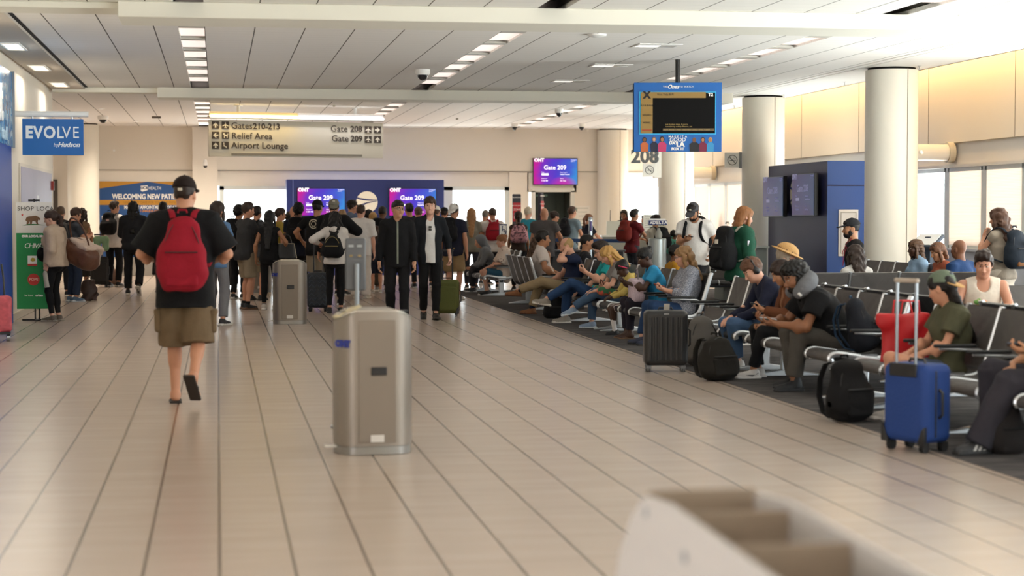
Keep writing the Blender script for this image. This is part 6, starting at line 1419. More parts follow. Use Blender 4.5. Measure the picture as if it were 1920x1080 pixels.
mesh_arrays('bag_body', [sdf_arrays([BX((0, 0, 0), (.16, .30, .16), .11), E((0, .1, .05), (.15, .2, .16))], .013, .010, 5, (18, 9))], mat('brown_leather', '5c3826', .5, bump=(22, .4, .01), vary=.2), o); MB().tube(smooth_path([(0, .22, .14), (-.10, .24, .36), (-.18, .18, .52), (-.16, -.02, .50), (-.06, -.12, .3), (0, -.16, .15)]), .013, 8).build('strap', mat('brown_leather'), o, smooth=True)
o = empty('folded_coat', label='cream coat draped over the brown duffel bag', cat='coat'); place(pw, o, pw['P'] + V(.25, -.40, .26), rotz(-.35) @ rotx(.45))
mesh_arrays('cloth', [sdf_arrays([BX((0, 0, 0), (.15, .20, .035), .03), BX((.10, -.17, -.10), (.06, .05, .14), .03)], .012, .018, 8, (26, 12))], cloth('c4ab98'), o)
D = 32.4
pg = person('man in jeans and blue sneakers with a grey backpack at the far left', 136, D, yaw=-55, h=hv(388, D), b=1.08, skin=LIGHT, hair=('short', '3a271c'), top=('tee', '3c4048'), bottom=('jeans', '26344e', .01), shoes=('sneaker', '4a6480', 'b8c0c8'), L='phone', R='phone', head=(16, 0)); worn_pack(pg, 'grey backpack on the man in jeans at the far left', '55524f', .28, .40, .14)
D = 34.6; person('man with a shaved head behind the man with a grey backpack', 115, D, yaw=10, h=hv(386, D), b=1.1, skin=LIGHT, hair=('buzz', '5a4a40'), top=('tee', '23242a'), bottom=('pants', '26262c'))
D = 36.2; person('woman with long wavy brown hair and bare shoulders at the far left', 152, D, yaw=-25, h=hv(390, D), b=.98, fem=True, skin=TAN, hair=('wavy', '2e1c14', .36), top=('tank', 'a08062'), bottom=('skirt', '2c2622', .2), shoes=('sandal', '3a2a20'), R='low')
x, y = atD(190, 36.0); o = empty('neck_cushion', (x, y, .92), .2, 'light green soft neck cushion hanging on a case at the far left', 'cushion'); mesh_arrays('cushion_body', [sdf_arrays([RC((-.08, 0, .1), (-.09, 0, -.05), .06, .06, k=.05), RC((.08, 0, .1), (.09, 0, -.05), .06, .06, k=.05), RC((-.08, 0, .12), (.08, 0, .12), .065, .065, k=.05)], .016)], cloth('8fb48c'), o)
MB().tube([(0, .05, .1), (.0, .14, .05), (0, .2, -.3)], .01, 6).build('strap', cloth('8fb48c'), o, smooth=True)
D = 39.3; q = person('man in a white shirt and black trousers with a black backpack before the mural', 213, D, yaw=-22, h=hv(376, D), skin=LIGHT, hair=('short', '2c1e17'), top=('polo', 'c6c0bc'), bottom=('pants', '17171b', .01), shoes=('sneaker', '1b1b1e', 'a8a49e'), head=(0, -25)); worn_pack(q, 'black backpack on the man in a white shirt at the far left', '131316', .32, .50, .18, patch='b89a9a')
D = 35.2; person('person with long black locs in dark layered clothes walking away', 250, D, yaw=-4, h=hv(377, D), b=1.06, skin=DARKS, hair=('dreads', '0f0d0d', .44), top=('long', '25262c', {'loose': .015}), bottom=('pants', '1d1d22', .018), shoes=('sneaker', '17171a', 'c4c0ba'), L='low', R='low', feet={'L': (-.11, .05, .085, 0, 8), 'R': (.12, -.25, .17, -45, 8)}, hem=.10)
D = 36.5; person('person in black mostly hidden behind the man with the red backpack', 306, D, yaw=0, h=hv(378, D), fem=True, skin=TAN, hair=('short', '1a1411'), top=('tee', '18181b'), bottom=('skirt', '18181b', .2), shoes=('sandal', '26201c'))
D = 25.4; person('woman with long brown hair, blue top and grey trousers behind the red backpack', 405, D, yaw=-28, h=hv(377, D), b=.98, fem=True, skin=LIGHT, hair=('long', '2e2019', .36), top=('tee', '5f86b4'), bottom=('pants', '7c7c80', .012), shoes=('sneaker', '1d1d22', 'c9c6c0'), R='phone', L='phone', hem=.12)

# ---------------------------------------------------------------- the queue
D = 33.5; q = person('person in black with a backpack silhouetted against the bright window', 446, D, yaw=-30, h=hv(385, D), skin=TAN, hair=('curly', '17120f'), top=('tee', '17171a'), bottom=('pants', '1a1a1e'), cap=None); worn_pack(q, 'black backpack on the person before the bright window', '141417', .30, .46, .17)
D = 29.9; person('man with crossed arms in a charcoal T-shirt, tan shorts and black skate shoes', 461, D, yaw=-58, h=hv(379, D), b=1.04, skin=LIGHT, hair=('short', '33241b'), top=('tee', '38383a'), bottom=('shorts', '9c8a70', .02), shoes=('sneaker', '17171a', '6a4a34'), socks=('17171a', .12), L='cross', R=((-.25, .23, -.20), (.8, .1, -.5), (0, -1, 0), .3), feet={'L': (-.10, .03, .085, 0, 10), 'R': (.11, -.05, .085, 0, 10)})
D = 33.0; q = person('man in a grey T-shirt with black backpack beyond the charcoal T-shirt man', 480, D, yaw=-30, h=hv(386, D), skin=LIGHT, hair=('short', '1d1511'), top=('tee', '55565a'), bottom=('shorts', '8a7a60', .02), shoes=('sneaker', '17171a', '1d1d20')); worn_pack(q, 'black backpack on the man in a grey T-shirt', '141417', .30, .44, .17)
D = 29.6
q = person('woman in black with very long black hair carrying a black handbag', 505, D, yaw=-14, h=hv(394, D), b=.93, fem=True, skin=OLIVE, hair=('long', '0e0c0c', .52), top=('tank', '131315'), bottom=('leggings', '131315'), shoes=('sneaker', 'b9b2aa', 'd0ccc6'), socks=('8a8078', .1), L=((.10, .04, -.50), (.4, -.8, 0), (1, 0, 0), .7), R=((.10, .14, -.26), (.6, -.5, -.6), (1, 0, 0), .8))
o = empty('handbag', label='black handbag with pale piping on the arm of the woman with very long hair', cat='handbag'); place(q, o, q['P'] + V(.24, .10, .10), rotz(.2)); mesh_arrays('bag_body', [sdf_arrays([EC((0, 0, -.13), (0, 0, .12), (.21, .09), (.16, .05), (1, 0, 0), True, k=.03)], .013)], mat('bag_leather', '17171a', .4), o)
MB().tube([(-.20, -.09, -.12), (-.16, -.06, .11), (.16, -.06, .11), (.20, -.09, -.12)], .007, 6).build('piping', mat('piping_pale', 'b0a68c', .5), o, smooth=True); MB().tube(smooth_path([(-.12, 0, .11), (-.09, 0, .26), (.09, 0, .26), (.12, 0, .11)]), .009, 6).build('handle', mat('bag_leather'), o, smooth=True)
D = 35; person('man in yellow with dark hair half hidden beyond the long-haired woman', 522, D, yaw=-70, h=hv(390, D), skin=LIGHT, hair=('fringe', '33221a'), top=('tee', 'b89a3a'), bottom=('shorts', '6a5a4a'))
D = 38; person('person with dark curly hair low behind the bald man in white', 542, D, yaw=-20, h=hv(398, D), skin=BROWN, hair=('curly', '120e0c'), top=('tee', '2c2c30'), bottom=('pants', '1d1d22'))
D = 36; person('bald man in a white shirt beside the navy shirt man', 550, D, yaw=-20, h=hv(386, D), b=1.08, skin=LIGHT, hair=('bald', '6a5a4c'), top=('polo', 'c9c9ce'), bottom=('pants', '3a3a40'), shoes=('sneaker', '222', '222') if False else ('sneaker', '22221f', '22221f'))
D = 33; q = person('man in a navy T-shirt with black curly hair and black backpack', 559, D, yaw=-12, h=hv(381, D), b=1.1, skin=BROWN, hair=('curly', '0f0c0b'), top=('tee', '1b2030'), bottom=('pants', '141416'), L='hang', R='low'); worn_pack(q, 'black backpack on the man in a navy T-shirt', '121216', .30, .46, .17)
D = 32.4
q = person('man in a black cap and printed black T-shirt with tan shorts', 594, D, yaw=-24, h=hv(375, D), b=1.06, skin=TAN, hair=('short', '17120f'), top=('tee', '141416'), bottom=('shorts', '9a8b76', .02), shoes=('sneaker', '2a2a2c', 'a09a94'), L=((.12, .12, -.38), (.8, -.5, -.3), (1, 0, 0), .6), cap=('121214',))
rg = MB(); rg.tube([(.075 * math.cos(t), 0, .075 * math.sin(t)) for t in np.linspace(0, 6.28, 25)], .009, 6); rg.tube([(.045 * math.cos(t), 0, .045 * math.sin(t)) for t in np.linspace(0, 6.28, 7)], .007, 5); o = rg.build('back_print', mat('print_cream', 'b9b09a', .7), q['root'], smooth=True); o.matrix_local = Matrix.Translation(Vector(q['S'] * (q['C'] + V(0, -.150, .12)))) @ Matrix.Scale(.35, 4, (0, 1, 0))
D = 31.2; q = person('tall man in a grey backwards cap and black jacket with a black backpack', 626, D, yaw=-10, h=hv(373, D), b=1.12, skin=LIGHT, hair=('short', '241a14'), top=('long', '17171a', {'loose': .02}), bottom=('pants', '17171a'), R=((.04, .26, -.16), (.9, .0, -.6), (.4, 0, -1), .4), head=(4, 4), cap=('8d8878', 'back', 'logo')); worn_pack(q, 'large black backpack of the tall man in a grey cap', '18181a', .36, .54, .20, one=-1)
D = 28.7; q = person('woman with long black hair in a white hoodie holding the zigzag suitcase', 628, D, yaw=-14, h=hv(396, D), b=.96, fem=True, skin=LIGHT, hair=('wavy', '0f0c0c', .46), top=('hoodie', 'c6bfb8'), bottom=('leggings', '141416'), shoes=('sneaker', '17171a', '2a2a2c'), L=((.16, .10, -.20), (.8, -.3, -.6), (.3, 0, -1), .9), R='low', hem=.10); worn_pack(q, 'small black backpack on the woman in a white hoodie', '17171a', .28, .34, .14, .14, zipc='8a7a4a', one=1)
D = 37.5; person('man in a dark cap and denim jacket turned to the right in the queue', 657, D, yaw=-62, h=hv(375, D), b=1.05, skin=LIGHT, hair=('short', '2a1c14'), top=('jacket', '66789a'), bottom=('pants', '26262c'), cap=('2a2622',))
D = 35.0; person('person with pale hair in a plaid shirt low in the queue', 640, D, yaw=-30, h=hv(393, D), fem=True, skin=FAIR, hair=('short', '9a7a58'), top=('long', 'plaid'), bottom=('pants', '3a3a44'))
D = 33.7; person('man all in white with short hair in the queue', 676, D, yaw=-16, h=hv(383, D), b=1.08, skin=FAIR, hair=('buzz', '3a271c'), top=('tee', 'cdc8c4', {'loose': .02, 'sleeve': 'half'}), bottom=('pants', 'd0c9c2', .035), shoes=('sneaker', 'c9c4be', 'd5d1cc'))
D = 40; person('dark haired person in a dark hood between the white shirt man and the emblem', 688, D, yaw=-60, h=hv(393, D), skin=DARKS, hair=('short', '100c0b'), top=('tee', '2a3440'), bottom=('pants', '1d1d22'))
D = 41; person('person in a black knit cap facing the gate 209 backdrop', 677, D, yaw=10, h=hv(389, D), skin=BROWN, hair=('buzz', '100c0b'), top=('tee', '3a3a40'), bottom=('pants', '1d1d22'))
D = 38; person('person with short blonde hair in a black top in the queue', 699, D, yaw=-15, h=hv(398, D), fem=True, skin=FAIR, hair=('bob', 'a8824e', .16), top=('tee', '1b1b1f'), bottom=('pants', '2a2a30'))
D = 36.8; q = person('bald man in an olive grey shirt with a black backpack', 716, D, yaw=-25, h=hv(386, D), b=1.1, skin=BROWN, hair=('buzz', '1d1613'), top=('tee', '4d4b45'), bottom=('pants', '4a4238', .01), shoes=('sneaker', '8a8580', 'd0ccc6')); worn_pack(q, 'black backpack on the bald man in an olive grey shirt', '16161a', .32, .46, .18)
D = 33.0; person('child with bare legs and pale sandals beyond the man in the black jacket', 706, 36.0, yaw=0, h=1.28, kid=1.15, fem=True, skin=LIGHT, hair=('pony', '3a271c', .3), top=('tee', '2a3040'), bottom=('shorts', '23283a'), shoes=('sneaker', 'b8b0a8', 'd0ccc6'))
D = 38.5; person('man with dark short hair behind the two walking men', 769, D, yaw=20, h=hv(381, D), skin=TAN, hair=('short', '17120f'), top=('tee', '2c2c34'), bottom=('pants', '1d1d22'))
D = 39.5; person('person in a brown grey cap behind the two walking men', 785, D, yaw=0, h=hv(388, D), skin=LIGHT, hair=('short', '5a4636'), top=('tee', '6a4a58'), bottom=('pants', '2a2a30'), cap=('6d5b4a',))
D = 39; person('person in a white cap right of the young walking man', 817, D, yaw=-20, h=hv(386, D), skin=LIGHT, hair=('short', '5a4030'), top=('tee', '8a4a7a'), bottom=('pants', '2a2a30'), cap=('cfcabf',))
D = 41; person('person in an orange and black cap beyond the white capped man', 832, D, yaw=-30, h=hv(389, D), skin=LIGHT, hair=('short', '2a1c14'), top=('tee', '7a8c98'), bottom=('pants', '2a2a30'), cap=('1b1b1d', 'b8763a'))
D = 33.2; q = person('man in a white backwards cap, navy T-shirt and tan shorts', 850, D, yaw=-30, h=hv(382, D), b=1.1, skin=LIGHT, hair=('short', '3a2a20'), top=('tee', '26283c'), bottom=('shorts', 'a3855c', .02), shoes=('sneaker', 'b8b4ae', 'd5d1cc'), beard='3a2a20', cap=('d2cec8', 'back')); worn_pack(q, 'black backpack on the man in a navy T-shirt and white cap', '17181d', .30, .46, .16, one=-1)
D = 38; q = person('woman with a long light brown ponytail seen from behind', 884, D, yaw=-8, h=hv(390, D), b=.98, fem=True, skin=LIGHT, hair=('long', '9a7048', .46), top=('tee', '8d8878'), bottom=('pants', '3a3a44'))
D = 40.5; person('person with a grey knit cap and dark sunglasses by the window', 909, D, yaw=-30, h=hv(393, D), skin=LIGHT, hair=('buzz', '6a6258'), top=('tee', 'b9b5ae'), bottom=('pants', '2a2a30'))
D = 38.2; q = person('man in a white T-shirt wearing a small red backpack by the window', 924, D, yaw=0, h=hv(389, D), b=1.08, skin=LIGHT, hair=('buzz', '3a2c22'), top=('tee', 'd2cfcb'), bottom=('pants', '2a2a30')); worn_pack(q, 'small red backpack on the man in a white T-shirt', 'b81a2c', .30, .42, .13, .03, zipc='5a0a14', taper=.7)
D = 37.2; q = person('woman with a dark braid and a pink printed backpack', 972, D, yaw=-5, h=hv(396, D), b=.96, fem=True, skin=OLIVE, hair=('pony', '2a1a14', .42), top=('tank', '4a3a34'), bottom=('pants', '2a2a30')); MATS['cloth_pinkprint'] = PAT['pinkprint'](); worn_pack(q, 'pink printed backpack on the woman with a dark braid', 'pinkprint', .30, .38, .15, .02, strapc='7a6a6e')
D = 40.5; person('grey-haired man in a teal shirt by the boarding pillar', 989, D, yaw=-30, h=hv(388, D), b=1.08, skin=FAIR, hair=('short', 'b0a694'), top=('tee', '2a93ac'), bottom=('pants', '3a3a44'))
D = 36; person('bald heavy man in a grey T-shirt holding a suitcase handle', 1020, D, yaw=-22, h=hv(389, D), b=1.22, belly=.03, skin=LIGHT, hair=('bald', '8a7a6c'), top=('tee', '5e5a5c', {'loose': .012}), bottom=('pants', '1b1b1f'), R=((.10, .25, -.38), (.6, -.5, -.4), (.3, 0, -1), .7), hem=.2)
D = 41; person('woman with a white headband facing right in front of the dark doorway', 1037, D, yaw=-70, h=hv(396, D), fem=True, skin=LIGHT, hair=('bun', '2a1c15'), top=('tee', '3a4a5c'), bottom=('pants', '2a2a30'))
D = 40.6; q = person('man in a light blue T-shirt with a black sling backpack facing the desk', 1070, D, yaw=-52, h=hv(387, D), b=1.06, skin=LIGHT, hair=('short', '3a261b'), top=('tee', '8098a6'), bottom=('pants', '3a3a40'), R='low', L=((.10, .20, -.36), (.8, -.4, -.3), (1, 0, 0), .6)); worn_pack(q, 'black sling backpack on the man in a light blue T-shirt', '1b1c22', .26, .42, .14, one=-1)
D = 41.6; person('gate agent with a low brown ponytail in navy at the desk', 1101, D, yaw=-62, h=hv(401, D), b=.98, fem=True, skin=LIGHT, hair=('pony', '6a4630', .3), top=('tee', '1c2030'), bottom=('pants', '1d1d22'), L='desk', R='desk')
D = 45.5; person('woman with long dark hair and a dark top standing behind the gate desk', 1171, D, yaw=150, h=hv(393, D), fem=True, skin=BROWN, hair=('long', '1b1412', .34), top=('jacket', '2c3034'), bottom=('pants', '1d1d22'))
D = 37.8; q = person('young man in a dark red T-shirt leaning on the desk with a red backpack', 1186, D, yaw=-62, h=hv(392, D), b=.98, skin=TAN, hair=('quiff', '15100e'), top=('tee', '7a2028'), bottom=('pants', '3a3e48'), L='desk', R='desk'); worn_pack(q, 'rust red backpack on the young man at the desk', '8a2a22', .32, .46, .18)
D = 43.6; person('boy facing the gate desk beside the white notice sheet', 1212, D, yaw=60, h=hv(403, D), skin=LIGHT, hair=('short', '1b1512'), top=('tee', '26262c'), bottom=('pants', '1d1d22'), R='mouth')
D = 33.6; q = person('woman in a cream top and dark skirt half hidden by the grey pillar', 1231, D, yaw=20, h=hv(402, D), b=1.0, fem=True, skin=TAN, hair=('updo', '2a1c16'), top=('tee', 'c4b8a8'), bottom=('skirt', '1d2030', .2), L='cross'); worn_pack(q, 'dark backpack on the woman in a cream top', '23252c', .28, .40, .14, one=-1)
D = 34.0; q = person('child with a mint green backpack beside the grey pillar', 1262, D, yaw=-30, h=hv(432, D) , kid=1.12, skin=BROWN, hair=('buzz', '17110f'), top=('tee', 'b9b5b0'), bottom=('pants', '2a2a30')); worn_pack(q, 'mint green backpack beside the grey pillar', '4a9c88', .28, .38, .16)
D = 27
q = person('man in a white T-shirt and grey cap looking down at his phone', 1303, D, yaw=152, h=hv(377, D), b=1.12, skin=TAN, hair=('short', '1b1411'), beard='15100d', top=('tee', 'd3d0cc', {'loose': .012}), bottom=('pants', '2c2c32'), shoes=('sneaker', '2a2a2c', 'a8a49e'), R=((-.12, .30, -.22), (.5, -.2, -.8), (.2, -.2, .9), .7), L=((.10, .12, -.44), (.5, -.8, 0), (1, 0, 0), .8), head=(30, -8), cap=('55565a', 'logo')); worn_pack(q, 'black backpack worn by the man in a white T-shirt and grey cap', '1b1c1f', .34, .50, .20); phone(q, 'R', 'dark phone in the hand of the man in a grey cap')
D = 44.5; person('person at the far counter beyond the girl in green', 1366, D, yaw=100, h=hv(405, D), skin=TAN, hair=('bun', '120e0d'), top=('tee', 'a8463e'), bottom=('pants', '1d1d22'), L='reach')
D = 21.6
q = person('girl with long ginger hair in a green hoodie wearing a black backpack', 1388, D, yaw=-72, h=hv(386, D), b=.93, fem=True, skin=FAIR, hair=('long', '8a5a34', .46), top=('hoodie', '1c5640', {'loose': .014}), bottom=('pants', '15151a'), shoes=('sneaker', '17171a', 'c9c4be'), L='pocket', R='pocket', head=(8, -4))
worn_pack(q, 'black backpack with white straps on the girl in a green hoodie', '17181b', .33, .54, .20, .06, strapc='b8b2a4', patch='c9c2b4')
q['sft']('sleeve_badge', [BX(q['Sj']['R'] * .5 + q['elb']['R'] * .5 + V(.055, -.022, .0), (.008, .034, .048), .006, rotz(.35))], .006, mat('badge_white', 'c8c6d2', .6))

# ---------------------------------------------------------------- seated along the walkway
SX = 5.31
def sit(label, y, x=SX, yaw=90, seat=.305, **k): return person(label, loc=(x, y), yaw=yaw, seat=seat, **k)
q = sit('boy in a grey hood bending over beside the girl in a spotted blouse', 36.3, h=1.62, skin=LIGHT, hair=('hood', '2a1c14'), top=('hoodie', '7f8288', {'hood': 'up'}), bottom=('pants', '3a3a40'), lean=(14, 26), head=(8, 0), L='low', R='low')
q = sit('girl in a spotted cream blouse with her hair in a bun on the row end', 34.75, h=1.60, b=.95, fem=True, skin=FAIR, hair=('bun', '8a5a38'), top=('tee', 'dots', {'loose': .03, 'sleeve': 'half'}), bottom=('shorts', '2a5a78'), shoes=('sneaker', '17171a', 'd0ccc6'), lean=(-6, 6), head=(4, 12), L='lap', R='lap', feet={'L': (-.09, .36, .085, 0, 0), 'R': (.09, .30, .085, 0, 0)})
q = sit('man in a pale polo with glasses sitting turned away from the walkway', 29.45, x=5.18, yaw=-92, h=1.86, b=1.12, belly=.02, skin=TAN, hair=('short', '17120f'), top=('polo', 'c4bab4', {'collar': 1}), bottom=('pants', '2e3038', .012), shoes=('sneaker', '2a2a2c', '3a3a3c'), lean=(-14, 2), head=(-2, 4), glasses='2a2a2c', L='lap', R='rest')
q = sit('woman with brown hair seated beyond the man in the pale polo', 30.65, x=5.22, yaw=-84, h=1.62, b=1.0, fem=True, skin=TAN, hair=('wavy', '4a3526', .28), top=('tee', '8a6a50'), bottom=('pants', '3a3a40'), L='low', R='mouth')
q = sit('young man in a teal shirt and jeans, legs crossed, looking at his phone', 25.4, px=(0, .10, -.03), h=1.80, b=1.0, skin=FAIR, hair=('quiff', '241812'), top=('tee', '16a3a4'), bottom=('jeans', '2b4a78', .004), shoes=('sneaker', '8d857c', 'c9c4bc'), lean=(-34, 8), head=(18, 0), glasses='2a2a2c', L=((-.02, .34, -.08), (.7, -.1, -.8), (.5, -.5, .6), .8), R='lap', feet={'L': (.02, .80, .33, 10, -6), 'R': (.12, .52, .085, 0, 4)}, knees={'L': (-.1, .3, 1)}); phone(q, 'L', 'phone held up by the young man in a teal shirt')
q = sit('balding man in navy and beige trousers, brown shoes, speaking on a phone', 27.8, h=1.76, b=1.08, skin=FAIR, hair=('horseshoe', 'a88a5c'), top=('polo', '1f2a4a'), bottom=('pants', 'a8906c', .012), shoes=('dress', '7a4a24', '5a3418'), socks=('17203a', .25), lean=(-24, 16), head=(18, -6), L='ear', R='lap', px=(0, .06, 0), feet={'L': (.02, .84, .36, 4, -6), 'R': (.14, .60, .085, 0, 6)}, knees={'L': (-.1, .3, 1)}); phone(q, 'L', 'black phone at the ear of the balding man')
q = sit('woman with wavy blonde hair in a grey T-shirt and jeans, legs crossed', 24.2, h=1.62, b=1.05, fem=True, skin=FAIR, hair=('wavy', 'b48a4e', .22), top=('tee', '8f8a88'), bottom=('jeans', '4a6688', .006), shoes=('sneaker', '8294ac', 'c4ccd4'), lean=(4, 26), head=(26, 0), L='lap', R='lap', feet={'L': (.03, .74, .30, -14, -4), 'R': (.12, .44, .085, 0, 4)}, knees={'L': (-.1, .3, 1)})
o = empty('handbag', label='tropical print handbag on the lap of the blonde woman', cat='handbag'); place(q, o, q['P'] + V(-.02, .28, .12)); mesh_arrays('bag_body', [sdf_arrays([BX((0, 0, 0), (.18, .12, .06), .05)], .012, .01)], PAT['tropical'](), o); MB().tube(smooth_path([(-.1, .02, .05), (-.06, .05, .14), (.06, .05, .14), (.1, .02, .05)]), .008, 6).build('handle', cloth('6a3a34'), o, smooth=True)
D = 27.5; x, y = atD(1136, D); q = sit('man with a dark skullcap seen from behind the blonde woman', 28.6, x=BXX + .1 if False else x, yaw=-90, h=1.74, skin=TAN, hair=('buzz', '15110f'), top=('tee', '2a2a30'), bottom=('pants', '1d1d22'))
q = sit('small girl in a yellow top, striped skirt and white socks with a pink hair clip', 22.9, x=SX - .16, seat=.33, h=1.18, kid=1.16, b=.95, fem=False, skin=DARKS, hair=('updo', '120d0b'), top=('hoodie', 'c9b05c', {'loose': -.006}), bottom=('skirt', 'zebra'), shoes=('dress', '17171a', '17171a'), socks=('d0c8c4', .55), lean=(6, 20), head=(22, 0), L='lap', R='lap', feet={'L': (-.07, .36, .085, 0, 2), 'R': (.07, .32, .085, 0, 2)})
q['sft']('hair_clip', [RC(q['X']((-.088, .05, .075)), q['X']((-.095, -.05, -.02)), .012, .012)], .007, mat('clip_pink', 'c8385c', .4))
q = sit('woman in a bright blue T-shirt with tied back black hair', 22.25, h=1.60, b=1.0, fem=True, skin=DARKS, hair=('bun', '100c0b'), top=('tee', '2a9ad4'), bottom=('pants', '2a2430'), shoes=('sandal', '6a4a2c', '3a2a1c'), lean=(2, 22), head=(14, 8), L=((-.04, .38, -.14), (.6, -.2, -.8), (.3, -.3, .9), .7), R='phone')
o = empty('tote_bag', label='pale sequinned bag on the lap of the woman in bright blue', cat='bag'); place(q, o, q['P'] + V(-.06, .30, .20)); mesh_arrays('bag_body', [sdf_arrays([BX((0, 0, 0), (.13, .09, .15), .05)], .012, .012)], mat('sequin_cloth', 'bda8b2', .4, vary=.35, bump=(70, .5)), o); MB().tube(smooth_path([(-.08, 0, .14), (-.05, 0, .26), (.05, 0, .26), (.08, 0, .14)]), .007, 6).build('handle', cloth('8a7a84'), o, smooth=True)
D = 26; x, y = atD(1262, D); q = sit('boy in a yellow shirt behind the woman in bright blue', y, x=x, yaw=-85, h=1.5, kid=1.08, skin=BROWN, hair=('buzz', '17110e'), top=('tee', 'c88a1a'), bottom=('pants', '2a2a30'))
q = sit('woman in a grey speckled sweater and jeans reading her phone', 21.1, x=SX + .03, h=1.64, b=1.16, fem=True, skin=FAIR, hair=('wavy', '8a6844', .26), top=('long', 'speckle', {'loose': .018, 'cuff': .55}), bottom=('jeans', '24406a', .014), shoes=('sneaker', '17203a', '17171a'), lean=(-14, 4), head=(10, 0), glasses='7a7a7e', L='phone', R='phone', feet={'L': (-.12, .44, .085, 0, 6), 'R': (.1, .50, .085, 0, 6)}); phone(q, 'L', 'phone in both hands of the woman in a speckled sweater', '8a4a44')
q = sit('boy in a navy jacket with black headphones, hands in his lap', 17.65, h=1.64, b=1.0, skin=FAIR, hair=('fringe', '5a3a26'), top=('jacket', '20243c'), bottom=('jeans', '46648c', .010), shoes=('sneaker', 'c9c4be', 'd5d1cc'), lean=(-14, 30), head=(24, 4), L='lap', R='lap', feet={'L': (-.12, .34, .085, 0, 6), 'R': (.10, .30, .085, 0, 6)})
X = q['X']; mm_ = mat('headphone_black', '1c1c1f', .35); q['sft']('headphones', [E(X((sg * .092, -.005, -.008)), (.020, .034, .042), q['Rh'], k=.006) for sg in (-1, 1)] + [RC(X((sg * .092, -.01, .03)), X((sg * .075, -.02, .105)), .009, .010, k=.01) for sg in (-1, 1)] + [RC(X((sg * .075, -.02, .105)), X((0, -.025, .142)), .010, .011, k=.01) for sg in (-1, 1)], q['rh'], mm_)
D = 19; x, y = atD(1459, 19.6); q = sit('older man in a straw hat and sunglasses behind the boy with headphones', y, x=x, yaw=-100, h=1.72, skin=FAIR, hair=('short', 'a89a8a'), top=('polo', '8a8a90'), bottom=('pants', '3a3a40'), head=(22, -6), glasses='1d1a18', extra=('shade',))
X = q['X']; q['sft']('straw_hat', [E(X((0, -.01, .075)), (.10, .125, .085), q['Rh'], k=.02, cut=((0, 0, 1), -.02)), E(X((0, -.005, .055)), (.165, .19, .016), q['Rh'], k=.012)], .008, mat('straw', 'bd935c', .8, bump=(80, .5), vary=.25)); q['sft']('hat_band', [EC(X((0, -.01, .062)), X((0, -.01, .085)), (.103, .128), (.101, .126), q['Rh'] @ V(1, 0, 0), True)], .009, mat('band_brown', '5a3c26', .7))
q = sit('woman in a rust cardigan, black trousers and white sneakers beside the bearded man', 16.62, h=1.58, b=.98, fem=True, skin=TAN, hair=('long', '2a1a13', .34), top=('jacket', '6e3c20', {'open': '9a6a48', 'loose': .01}), bottom=('pants', '141417', .004), shoes=('sneaker', 'cfcac6', 'd8d5d2'), lean=(4, 20), head=(22, -6), L='phone', R='low', feet={'L': (-.05, .50, .085, 0, 0), 'R': (.10, .40, .085, 0, 4)}, knees=None); phone(q, 'L', 'phone held by the woman in a rust cardigan')
sw_ = MB(); A = q['ank']['L']; sw_.prism([(.09, -.045), (.02, -.058), (-.04, -.030), (-.045, -.022), (.0, -.043), (.05, -.042)], -.047, -.043, 'yz'); sw_.build('shoe_mark', mat('mark_dark', '26262a', .5), q['root']).matrix_local = Matrix.Translation(Vector(q['S'] * A)) @ Matrix.Scale(q['S'], 4)
wt_ = MB(); w_ = q['W']['L'] - q['hd']['L'] * .03; wt_.tube([w_ * q['S'] - q['hd']['L'] * .012, w_ * q['S'] + q['hd']['L'] * .012], .031, 14); wt_.build('wristwatch', mat('watch_dark', '1d1d20', .3), q['root'], smooth=True)
q = sit('bearded man in black with a grey neck pillow hunched over his phone', 15.45, x=SX - .02, h=1.76, b=1.14, belly=.02, skin='8a5c40', hair=('curly', '120e0c'), beard='120e0c', top=('tee', '141417', {'loose': .012}), bottom=('pants', '55504a', .016), shoes=('boot', '17171a', '1d1d20'), lean=(26, 46), head=(2, 8), L=((-.06, .34, -.22), (.6, -.2, -.8), (.3, -.2, .9), .7), R=((-.06, .36, -.20), (.6, -.2, -.8), (.3, -.2, .9), .7), feet={'L': (-.15, .44, .085, 0, 8), 'R': (.12, .36, .085, 0, 8)})
phone(q, 'L', 'pale phone in the hands of the man with the neck pillow', 'b8b8bc')
nc = q['N'] + q['R2'] @ V(0, .015, .06); R2 = q['R2']; pr = []
for k in range(9):
    a0 = math.radians(-118 + k * 29.5); a1 = math.radians(-118 + (k + 1) * 29.5); f = lambda a: nc + R2 @ V(.118 * math.sin(a), -.105 * math.cos(a), .0)
    rr = lambda a: .052 + .020 * math.cos(a * .6)
    if k < 8: pr.append(RC(f(a0), f(a1), rr(a0), rr(a1), k=.03))
q['sft']('neck_pillow', pr, .010, cloth('74767b', 40), .003); q['sft']('pillow_tag', [BX(f(math.radians(-105)) + R2 @ V(-.035, .035, .0), (.016, .02, .02), .006, R2)], .006, mat('tag_white', 'd9d9d6', .6))
q['sft']('earbud', [RC(q['X']((-.086, .005, -.012)), q['X']((-.086, .012, -.045)), .008, .005, k=.004)], .005, mat('earbud_white', 'e4e4e2', .3))
q = sit('girl in an olive green cap and olive T-shirt with long dark hair', 13.05, x=SX + .02, h=1.60, px=(0, .06, -.03), b=.98, fem=True, skin=LIGHT, hair=('long', '17110f', .44, 'back'), top=('tee', '55543c', {'loose': .016}), bottom=('shorts', '5a6a84', -.10), shoes=('sneaker', 'b8b4ae', 'd0ccc6'), lean=(-18, 12), head=(12, -48), L='lap', R='lap', feet={'L': (-.08, .42, .085, 0, 2), 'R': (.06, .46, .085, 0, 2)}, cap=('71806a', 'c99a5c', 'back'))
